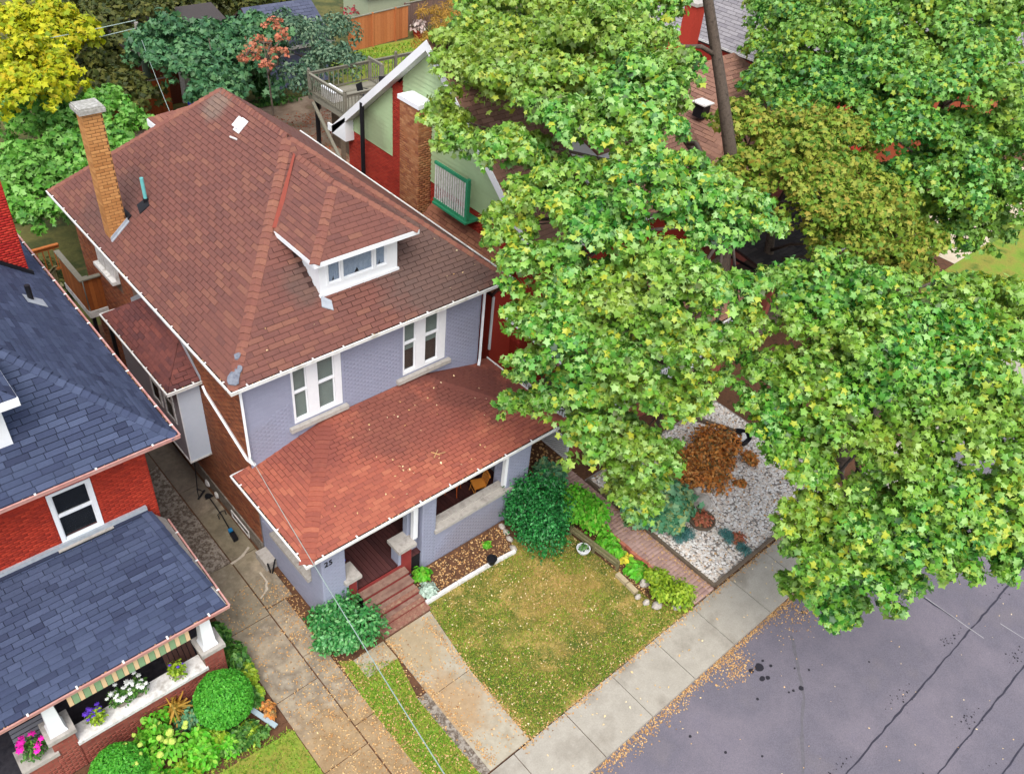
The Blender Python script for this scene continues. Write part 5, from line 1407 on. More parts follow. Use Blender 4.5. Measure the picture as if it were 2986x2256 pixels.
m = MB(); m.prism([(36.5, 54.9, 2.6), (40.8, 54.9, 2.6), (40.8, 58.8, 3.6), (36.5, 58.8, 3.6)], (0, 0, .12)); m.build("roof", mt_dark_roof, sh)
# utility pole and wires
UPX, UPY = 17.75, 49.1
up_ = thing("utility_pole", "pale wooden utility pole with a transformer can beside the dark maple", "utility pole", (UPX, UPY, 0))
MB().tube([(UPX, UPY, 0), (UPX, UPY, 5.2)], [.14, .11], 10).build("pole", M("weathered_pole", [(150, 146, 138), (128, 122, 114)], nscale=4, mottle=.25), up_)
MB().tube([(UPX, UPY - .25, 2.3), (UPX, UPY - .25, 3.2)], .2, 10).build("transformer", M("green_can", [(70, 84, 72)], mottle=.1), up_)
MB().box(UPX - .4, UPX + .4, UPY - .06, UPY + .06, 3.3, 3.42).build("crossarm", mt_wood_old, up_)
def wire(name, label, a, b, sag, r, mat, n=24):
    a, b = Vector(a), Vector(b)
    pts = [a.lerp(b, t / n) - Vector((0, 0, 4 * sag * (t / n) * (1 - t / n))) for t in range(n + 1)]
    o_ = MB().tube(pts, r, 5).build(name, mat, origin=tuple(a)); tag(o_, label, "wire"); return o_
mt_wire = M("pale_cable", [(160, 176, 168)], mottle=.05, rough=.5)
wire("overhead_wire", "pale service cable running from the house corner over the porch to the street", (6.96, 16.72, 4.25), (2.95, 1.75, 12.0), .2, .009, mt_wire, 40)
wire("overhead_wire", "upper of the two grey cables by the yellow tree", (UPX, UPY, 5.3), (-6, 45, 6.6), .4, .02, mt_wire)
wire("overhead_wire", "lower of the two grey cables by the yellow tree", (UPX, UPY, 4.9), (-6, 44, 6.2), .4, .02, mt_wire)
wire("overhead_wire", "thin cable falling from the utility pole to the grey house", (UPX, UPY, 5.0), (11.5, 28.9, 6.9), .3, .01, mt_wire)

# ================================================================ things on and around the porches and the drive
def wooden_chair(label, x, y, rz, tone):
    t = thing("wooden_chair", label, "chair", (x, y, .84), "chairs on the grey house porch")
    t.rotation_euler = (0, 0, rz)
    o = Vector((x, y, .84))
    def P(a, b, c): return o + Vector((a, b, c))
    m = MB(); m.prism([P(-.22, -.21, .43), P(.22, -.21, .43), P(.2, .2, .43), P(.1, .235, .43), P(-.1, .235, .43), P(-.2, .2, .43)], (0, 0, .035)); m.build("seat", tone, t)
    for (a, b, c, d) in ((-.17, -.16, -.22, -.21), (.17, -.16, .22, -.21), (-.15, .15, -.2, .24), (.15, .15, .2, .24)):
        MB().tube([P(a, b, .43), P(c, d, 0)], [.02, .015], 7).build("leg", tone, t)
    MB().tube([P(-.19, -.18, .2), P(.19, -.18, .2)], .012, 6).build("stretcher", tone, t)
    for i in range(7):
        a = -.18 + .06 * i
        MB().tube([P(a, .19, .46), P(a * 1.12, .28, .86)], .011, 6).build("spindle", mt_white if False else tone, t)
    MB().obox(P(0, .285, .9), (.23, 0, 0), (0, .012, .003), (0, -.01, .06)).build("top_rail", tone, t)
    return t
mt_oak = M("oak", [(196, 122, 48), (208, 136, 58)], nscale=4, mottle=.15, rough=.5)
mt_oak_red = M("red_oak", [(176, 82, 40), (188, 92, 46)], nscale=4, mottle=.15, rough=.5)
wooden_chair("honey coloured spindle back chair nearest the white porch column", 13.35, 14.2, -1.9, mt_oak)
wooden_chair("reddish spindle back chair beside the honey chair, farther from the column", 12.75, 14.75, 2.2, mt_oak_red)
rb = thing("recycling_bin", "bright blue plastic bin on the porch behind the house number post", "bin", (7.95, 14.15, .84))
m = MB(); m.prism([(7.75, 13.98, .84), (8.12, 13.98, .84), (8.12, 14.35, .84), (7.75, 14.35, .84)], (0, 0, .75)); m.build("tub", M("blue_plastic", [(22, 52, 196)], mottle=.05, rough=.4), rb)
m = MB(); m.box(7.72, 8.15, 13.95, 13.98, 1.55, 1.61); m.box(7.72, 7.75, 13.98, 14.38, 1.55, 1.61); m.box(8.12, 8.15, 13.98, 14.38, 1.55, 1.61); m.build("rim", MATS["blue_plastic"], rb)

tr = thing("string_trimmer", "black and blue battery string trimmer lying on the driveway", "trimmer", (6.62, 18.8, 0))
MB().tube([(6.55, 18.05, .09), (6.63, 18.85, .12), (6.69, 19.85, .07)], .018, 7).build("shaft", mt_black, tr)
MB().obox((6.53, 17.86, .1), (.075, .0, 0), (.015, .16, 0), (0, 0, .07)).build("battery", mt_black, tr)
MB().obox((6.545, 18.08, .11), (.065, 0, 0), (.012, .1, 0), (0, 0, .06)).build("motor_housing", M("trimmer_blue", [(30, 110, 160)], mottle=.05, rough=.4), tr)
MB().tube([(6.5, 18.75, .12), (6.5, 18.83, .26), (6.63, 18.85, .3), (6.76, 18.87, .26), (6.76, 18.8, .12)], .016, 6).build("loop_handle", mt_black, tr)
MB().lathe((6.69, 19.95, .02), [(.02, .08), (.09, .06), (.1, .0), (.05, -.01)], 10).build("cutting_head", mt_black, tr)
m = MB(); m.prism([(6.55, 19.8, .07), (6.83, 19.8, .07), (6.8, 19.95, .05), (6.58, 19.95, .05)], (0, 0, .02)); m.build("guard", mt_black, tr)
sq = thing("push_broom", "black long handled tool leaning on the wall under the side bay", "broom", (6.55, 20.3, 0))
MB().tube([(6.5, 20.28, .06), (6.72, 20.55, 1.5)], .016, 7).build("handle", mt_black, sq)
MB().tube([(6.5, 20.28, .22), (6.42, 20.02, .03), (6.66, 20.22, .03), (6.5, 20.28, .22)], .016, 6).build("brace", mt_black, sq)
MB().bar((6.38, 20.0, .03), (6.72, 20.24, .03), .05, .06).build("head", mt_black, sq)
# splash stone with a clean-out pipe by the porch corner
pp = thing("drain_stone", "grey stone block with two short black pipes at the porch corner by the drive", "stone block", (6.85, 16.4, 0))
m = MB(); m.prism([(6.68, 16.1, 0), (7.03, 16.1, 0), (7.03, 16.75, 0), (6.68, 16.75, 0)], (0, 0, .32)); m.build("block", mt_stone, pp)
MB().tube([(6.75, 16.0, 0), (6.72, 16.05, .42)], .025, 6).build("pipe", mt_black, pp); MB().tube([(6.78, 15.95, 0), (6.95, 16.0, .5)], .025, 6).build("pipe", mt_black, pp)

# garden edging, beds
bd = bpy.data.objects.new("front_bed", None); link(bd); bd["kind"] = "structure"; ORG[bd.name] = Vector((0, 0, 0))
MB().prism([(9.8, 12.24, -.1), (13.2, 12.1, -.1), (13.75, 13.3, -.1), (9.8, 13.33, -.1)], (0, 0, .15)).build("bed_soil", mt_soil, bd)
eg = thing("bed_edging", "white painted timber edging between the front bed and the lawn", "edging", (11.4, 12.2, 0))
for (a, b) in (((9.78, 12.22), (10.95, 12.2)), ((10.97, 12.2), (12.1, 12.16)), ((12.12, 12.16), (13.2, 12.06))): MB().bar((a[0], a[1], .06), (b[0], b[1], .06), .1, .16).build("edging_board", mt_white_dirty, eg)
for i, (x, y) in enumerate(((13.25, 12.2), (13.4, 12.55), (13.5, 12.85), (13.55, 13.1))):
    t = MB(); t.rock((x, y, 0), .11, .15, .14, R); o_ = t.build("edging_stone", mt_rock, origin=(x, y, 0)); tag(o_, "mossy edging stone beside the yew, %s from the porch wall" % ("fourth", "third", "second", "first")[i], "stone", "edging stones at the end of the front bed")
bp = thing("flower_pot", "small black plastic pot on the white bed edging", "pot", (12.27, 12.14, .05))
MB().lathe((12.27, 12.14, .12), [(.11, 0), (.15, .2), (.17, .2), (.17, .23), (.13, .23), (.12, .16)], 14).build("pot", mt_black, bp); MB().lathe((12.27, 12.14, .24), [(.12, .0), (.05, .02)], 10).build("potting_soil", mt_soil, bp)
wp = thing("flower_pot", "white bowl planter on the lawn beside the low slatted fence", "pot", (14.9, 10.7, 0))
MB().lathe((14.9, 10.7, 0), [(.06, 0), (.1, .06), (.2, .2), (.23, .3), (.2, .3), (.17, .22)], 16).build("bowl", mt_white, wp)
mt_g_mid = M("green_leaves", [(40, 84, 30), (62, 112, 40), (86, 136, 52), (110, 150, 66)], island=True, mottle=0, trans=.2, rough=.5, spec=.4)
a_ = cluster((14.9, 10.7, .3), .15, .15, .14, 60, up=.6); leaf_obj("foliage", wp, *a_, .08 * np.ones(len(a_[0])), OVAL, mt_g_mid)
# low slatted fence
lf = thing("low_fence", "low weathered slatted fence along the right edge of the lawn", "fence", (15.2, 10.5, 0))
A_, B_ = Vector((15.13, 11.5, 0)), Vector((15.3, 9.55, 0)); d_ = (B_ - A_).normalized()
for zz_ in (.2, .3, .4): MB().bar(A_ + Vector((0, 0, zz_)), B_ + Vector((0, 0, zz_)), .028, .055).build("slat", mt_wood_mossy, lf)
MB().bar(A_ + Vector((0, 0, .46)), B_ + Vector((0, 0, .46)), .07, .03).build("top_rail", mt_wood_mossy, lf)
for t_ in (0, .5, 1): q = A_.lerp(B_, t_); MB().box(q.x - .035, q.x + .035, q.y - .035, q.y + .035, 0, .45).build("post", mt_wood_mossy, lf)
MB().prism([(15.33, 7.9, -.05), (16.28, 7.3, -.05), (16.28, 11.8, -.05), (15.2, 11.8, -.05)], (0, 0, .08)).build("side_bed", mt_soil, kind="structure")
for i, (x0, y0, x1, y1) in enumerate(((15.17, 9.42, 15.15, 8.98), (15.15, 8.95, 15.12, 8.55))):
    o_ = MB().bar((x0, y0, .06), (x1, y1, .06), .16, .16).build("edging_block", M("tan_block", [(180, 164, 132), (168, 152, 122)], nscale=4, mottle=.2) if i == 0 else MATS["tan_block"], origin=((x0 + x1) / 2, (y0 + y1) / 2, 0))
    tag(o_, ("tan edging block touching the end of the low slatted fence", "tan edging block between its twin and the pale stones")[i], "edging block", "tan edging blocks")
rks = [(15.6, 8.62, .2, .22, "large white stone on top of the bed beside the lime shrub"), (16.2, 8.62, .17, .18, "grey rounded stone at the brick path behind the lime shrub"), (15.05, 8.42, .12, .13, "small tan stone after the edging blocks"), (15.1, 8.12, .13, .14, "small grey stone in front of the tan stone"), (15.28, 7.85, .2, .17, "broad white stone at the lawn corner"), (15.75, 7.45, .17, .14, "pink brick like stone near the sidewalk corner"), (16.35, 7.75, .14, .16, "buff stone at the sidewalk end of the brick path")]
for (x, y, r_, h_, lb) in rks:
    m = MB(); m.rock((x, y, 0), r_, r_ * .8, h_ * 1.2, R, 9); o_ = m.build("garden_stone", mt_rock, origin=(x, y, 0)); tag(o_, lb, "stone", "stones at the lawn corner")
for i, y in enumerate((10.25, 9.85, 9.45, 9.05)):
    pass
ed = thing("brick_edging", "row of loose red bricks along the left side of the brick path", "edging", (16.22, 9.6, 0))
for i in range(14): MB().obox((16.22 + R.uniform(-.02, .02), 8.7 + i * .24, .06), (.055, R.uniform(-.01, .01), 0), (R.uniform(-.01, .01), .11, 0), (0, 0, .05)).build("brick", M("edge_brick", [(184, 116, 92), (172, 100, 78), (150, 88, 70)], island=True, mottle=.2) if i == 0 else MATS["edge_brick"], ed)
# paved path of single pavers
pth = bpy.data.objects.new("brick_path", None); link(pth); pth["kind"] = "structure"; ORG[pth.name] = Vector((0, 0, 0))
L = []
for j in range(50):
    for i in range(4):
        x = 16.31 + .236 * i + (.0 if (j // 4) % 2 else .0); y = 7.16 + j * .136
        L.append(frame_m((x + .115, y + .065, .002), X, Y, Z, .222, .124, .04 + R.uniform(-.004, .006)))
pieces("paver", pth, L, mt_paver, 300, "paver_field")
# gravel garden
GR = [(17.4, 7.32), (24.6, 7.32), (24.6, 12.9), (17.4, 12.9)]
MB().poly([(17.3, 7.2, .015), (24.7, 7.2, .015), (24.7, 13.0, .015), (17.3, 13.0, .015)]).build("gravel_bed", M("gravel_fines", [(150, 142, 134), (128, 120, 112)], nscale=8, mottle=.4), kind="structure")
pts = np.array(sample(GR, 13000, 0)); n = len(pts)
base = np.array([(1, 0, 0), (.3, .95, 0), (-.8, .6, 0), (-.8, -.6, 0), (.3, -.95, 0), (0, 0, .75)])
FT = np.array([(0, 1, 5), (1, 2, 5), (2, 3, 5), (3, 4, 5), (4, 0, 5)])
ang = rng.uniform(0, 6.28, n); s_ = rng.uniform(.032, .066, n)
ca, sa = np.cos(ang), np.sin(ang)
st_ = rng.uniform(.65, 1.1, n)
V = np.zeros((n, 6, 3)); bx = base[None] * s_[:, None, None]; bx = bx * np.stack([np.ones(n), st_, np.ones(n)], 1)[:, None, :]
bx = bx + rng.normal(size=bx.shape) * .004
V[:, :, 0] = bx[:, :, 0] * ca[:, None] - bx[:, :, 1] * sa[:, None] + pts[:, None, 0]
V[:, :, 1] = bx[:, :, 0] * sa[:, None] + bx[:, :, 1] * ca[:, None] + pts[:, None, 1]
V[:, :, 2] = bx[:, :, 2] + .018 + rng.uniform(0, .02, n)[:, None]
pm = np_mesh("pebbles", V.reshape(-1, 3), (np.arange(n)[:, None, None] * 6 + FT[None]).reshape(-1, 3), mt_pebble)
po = bpy.data.objects.new("pebbles", pm); link(po); po["kind"] = "stuff"
te = thing("garden_edging", "dark timber edging around the white pebble garden", "edging", (17.3, 7.25, 0))
for (a, b) in (((17.3, 7.2), (17.3, 9.4)), ((17.3, 9.42), (17.34, 11.6)), ((17.34, 11.62), (17.34, 12.9)), ((17.36, 7.2), (19.6, 7.22)), ((19.62, 7.22), (21.9, 7.22)), ((21.92, 7.22), (24.4, 7.24))): MB().bar((a[0], a[1], .06), (b[0], b[1], .06), .09, .16).build("timber", mt_timber, te)
MB().bar((22.9, 13.0, .08), (23.9, 10.9, .08), .16, .2).build("timber", mt_timber, te)
rk = thing("boulder", "flat grey boulder in the pebble garden behind the round planter", "boulder", (19.7, 9.75, 0))
m = MB(); m.rock((19.68, 9.72, 0), .52, .38, .34, R, 11); m.build("stone", mt_rock, rk)
m = MB(); m.rock((19.95, 10.1, .02), .2, .16, .4, R, 8); o_ = m.build("boulder", mt_rock, origin=(19.95, 10.1, 0)); tag(o_, "small pale stone standing behind the flat boulder", "boulder")
pl_ = thing("planter", "dark round bowl planter with rusty flowers in the pebble garden", "planter", (19.05, 9.15, 0))
MB().lathe((19.05, 9.15, 0), [(.3, 0), (.42, .12), (.46, .26), (.42, .26), (.38, .2)], 18).build("bowl", mt_timber, pl_)
# white dwarf and log edge by the street maple
m = MB(); m.tube([(24.1, 8.05, .1), (25.3, 7.5, .12)], [.13, .11], 9); o_ = m.build("log", mt_bark, origin=(24.7, 7.8, 0)); tag(o_, "grey log lying at the foot of the street maple", "log")
sp = thing("stone_pot", "dark round pot with white stones under the maple leaves", "pot", (23.55, 10.9, 0))
MB().lathe((23.55, 10.9, 0), [(.32, 0), (.4, .3), (.36, .3), (.33, .2)], 16).build("pot", mt_black, sp)
for i in range(7): m = MB(); m.rock((23.55 + R.uniform(-.2, .2), 10.9 + R.uniform(-.2, .2), .2), .09, .08, .12, R, 6); m.build("stone", mt_white_dirty, sp)

# flower pots on the left neighbour's parapet
mt_terra = M("grey_pot", [(150, 140, 128)], mottle=.2)
def flowers(label, x, y, z, r_, fl, n, fr, leafmat, pot=True, lying=False, hgt=.26, leaf=.07):
    t = thing("potted_flowers", label, "potted plant", (x, y, z), "flower pots on the left neighbour's porch")
    if pot: MB().lathe((x, y, z), [(r_ * .55, 0), (r_ * .8, .16), (r_ * .85, .18), (r_ * .75, .18)], 12).build("pot", mt_terra, t)
    a = cluster((x, y, z + .22), r_ * 1.1, r_ * 1.1, hgt, 320, .3, 1.05, -.3, up=.6); leaf_obj("foliage", t, *a, leaf * rng.uniform(.7, 1.3, len(a[0])), OVAL, leafmat)
    for i in range(n):
        an = R.uniform(0, 6.28); q = r_ * R.uniform(.2, 1.15)
        c_ = Vector((x + q * math.cos(an), y + q * math.sin(an), z + .24 + hgt * R.uniform(.45, 1.0)))
        m = MB(); k_ = 7; rr = fr * R.uniform(.75, 1.2)
        i0 = 0; m.v = [c_ + Vector((0, 0, rr * .3))]
        for j in range(k_ * 2):
            t_ = math.pi * j / k_; ra = rr * (1.0 if j % 2 else .62)
            m.v.append(c_ + Vector((ra * math.cos(t_), ra * math.sin(t_), R.uniform(-.2, .15) * rr)))
        m.f = [(0, j + 1, (j + 1) % (2 * k_) + 1) for j in range(2 * k_)]
        m.build("blossom", fl, t)
mf_w, mf_p, mf_m, mf_y = M("white_petals", [(236, 238, 232)], mottle=.03), M("violet_petals", [(84, 48, 176), (104, 64, 190)], mottle=.1), M("magenta_petals", [(224, 28, 160), (236, 50, 176)], mottle=.05), M("lime_flowers", [(160, 182, 74), (180, 198, 96)], mottle=.1)
mt_g_yel = M("yellow_green_leaves", [(104, 140, 30), (140, 172, 40), (168, 190, 60), (86, 120, 30)], island=True, mottle=0, trans=.2, rough=.5)
flowers("purple flowers in a pot at the left end of the white coping", .92, 13.72, 1.12, .2, mf_p, 14, .07, mt_g_yel)
flowers("white flowers filling a pot left of the middle of the coping", 1.55, 13.86, 1.12, .24, mf_w, 18, .065, mt_g_mid)
flowers("white flowers in the taller pot at the middle of the coping", 1.98, 13.84, 1.14, .24, mf_w, 18, .065, mt_g_mid, hgt=.32)
flowers("yellow green trailing plant with small violet blooms at the right end of the coping", 2.95, 13.72, 1.12, .22, mf_p, 3, .04, mt_g_yel)
flowers("bright pink flowers on the low stone cap left of the bench column", -.46, 13.78, 1.21, .3, mf_m, 9, .11, mt_g_mid)

# ---------------------------------------------------------------- small things in the back yards
ca = thing("parked_car", "pale blue car parked on the dirt lane behind the main roof ridge", "car", (20.9, 41.0, 0))
mcar = M("car_paint", [(168, 180, 208)], mottle=0, rough=.25, spec=.6)
def CP(a, b, c): return (20.9 + a, 41.0 + b, c)
m = MB(); m.prism([CP(-.85, -2.1, .35), CP(-.85, 2.1, .35), CP(-.85, 2.15, .75), CP(-.85, 1.9, .95), CP(-.85, -1.0, .98), CP(-.85, -2.05, .8)], (1.7, 0, 0)); m.build("body", mcar, ca)
m = MB(); i0 = 0
lo = [CP(-.78, -1.0, .95), CP(.78, -1.0, .95), CP(.78, 1.85, .95), CP(-.78, 1.85, .95)]; hi = [CP(-.62, -.3, 1.42), CP(.62, -.3, 1.42), CP(.62, 1.3, 1.42), CP(-.62, 1.3, 1.42)]
m.v = [Vector(p) for p in lo + hi]; m.f = [(0, 1, 5, 4), (1, 2, 6, 5), (2, 3, 7, 6), (3, 0, 4, 7)]; m.build("windows", mt_glass_dark, ca)
MB().prism([CP(-.63, -.32, 1.42), CP(.63, -.32, 1.42), CP(.63, 1.32, 1.42), CP(-.63, 1.32, 1.42)], (0, 0, .05)).build("roof_panel", mcar, ca)
for (a, b) in ((-.86, -1.35), (.66, -1.35), (-.86, 1.35), (.66, 1.35)):
    MB().tube([CP(a, b, .33), CP(a + .2, b, .33)], .33, 14).build("wheel", mt_black, ca)
for a in (-.6, .6): MB().obox(CP(a, -2.1, .66), (.16, 0, 0), (0, .03, 0), (0, 0, .06)).build("headlight", mt_white, ca)
rt = thing("red_tarp", "red and white folded sheet on the lane below the deck stair", "tarp", (23.9, 35.4, 0))
MB().prism([(23.3, 35.2, .15), (24.6, 35.0, .3), (24.7, 35.9, .45), (23.5, 36.1, .2)], (0, 0, .12)).build("sheet", M("red_sheet", [(206, 44, 36)], mottle=.1), rt)
MB().prism([(23.6, 35.3, .33), (24.4, 35.2, .45), (24.4, 35.45, .5), (23.6, 35.55, .36)], (0, 0, .03)).build("white_band", mt_white, rt)
bb = thing("blue_bag", "small bright blue bag by the beige garage door", "bag", (20.3, 49.2, 0))
m = MB(); m.rock((20.3, 49.2, 0), .42, .36, .5, R, 9); m.build("bag", MATS["blue_plastic"], bb)
tp_ = thing("flower_pot", "terracotta pot with silvery plant at the end of the tan fence", "pot", (39.7, 53.0, 0))
MB().lathe((39.7, 53.0, 0), [(.3, 0), (.42, .5), (.45, .5), (.45, .58), (.36, .58)], 14).build("pot", M("terracotta", [(150, 52, 40)], mottle=.15), tp_)
a_ = cluster((39.7, 53.0, .7), .6, .6, .5, 120, .4, 1.05, -.2, up=.4); leaf_obj("foliage", tp_, *a_, .3 * np.ones(len(a_[0])), OVAL, M("silver_pink_leaves", [(190, 170, 160), (150, 130, 124), (206, 196, 186)], island=True, mottle=0))
def patio_chair(label, x, y, rz):
    t = thing("patio_chair", label, "chair", (x, y, 3.1), "chairs on the raised deck"); t.rotation_euler = (0, 0, rz)
    MB().box(x - .25, x + .25, y - .25, y + .25, 3.52, 3.56).build("seat", mt_black, t)
    MB().prism([(x - .25, y + .22, 3.56), (x + .25, y + .22, 3.56), (x + .25, y + .26, 3.56), (x - .25, y + .26, 3.56)], (0, .12, .5)).build("backrest", mt_black, t)
    for a in (-.22, .22):
        for b in (-.22, .22): MB().tube([(x + a, y + b, 3.52), (x + a * 1.1, y + b * 1.1, 3.1)], .018, 6).build("leg", mt_black, t)
        MB().box(x + a - .025, x + a + .025, y - .22, y + .22, 3.76, 3.79).build("armrest", mt_black, t)
patio_chair("black chair on the raised deck nearer its front corner", 25.2, 38.3, .4)
patio_chair("black chair on the raised deck nearer the gabled roof", 26.6, 38.5, -.5)
st_ = thing("storage_box", "white storage box at the lane end of the raised deck", "box", (24.0, 39.6, 3.1))
MB().box(23.7, 24.25, 39.0, 40.2, 3.1, 3.6).build("box", mt_white_dirty, st_); MB().box(23.67, 24.28, 38.97, 40.23, 3.6, 3.66).build("lid", mt_white, st_)

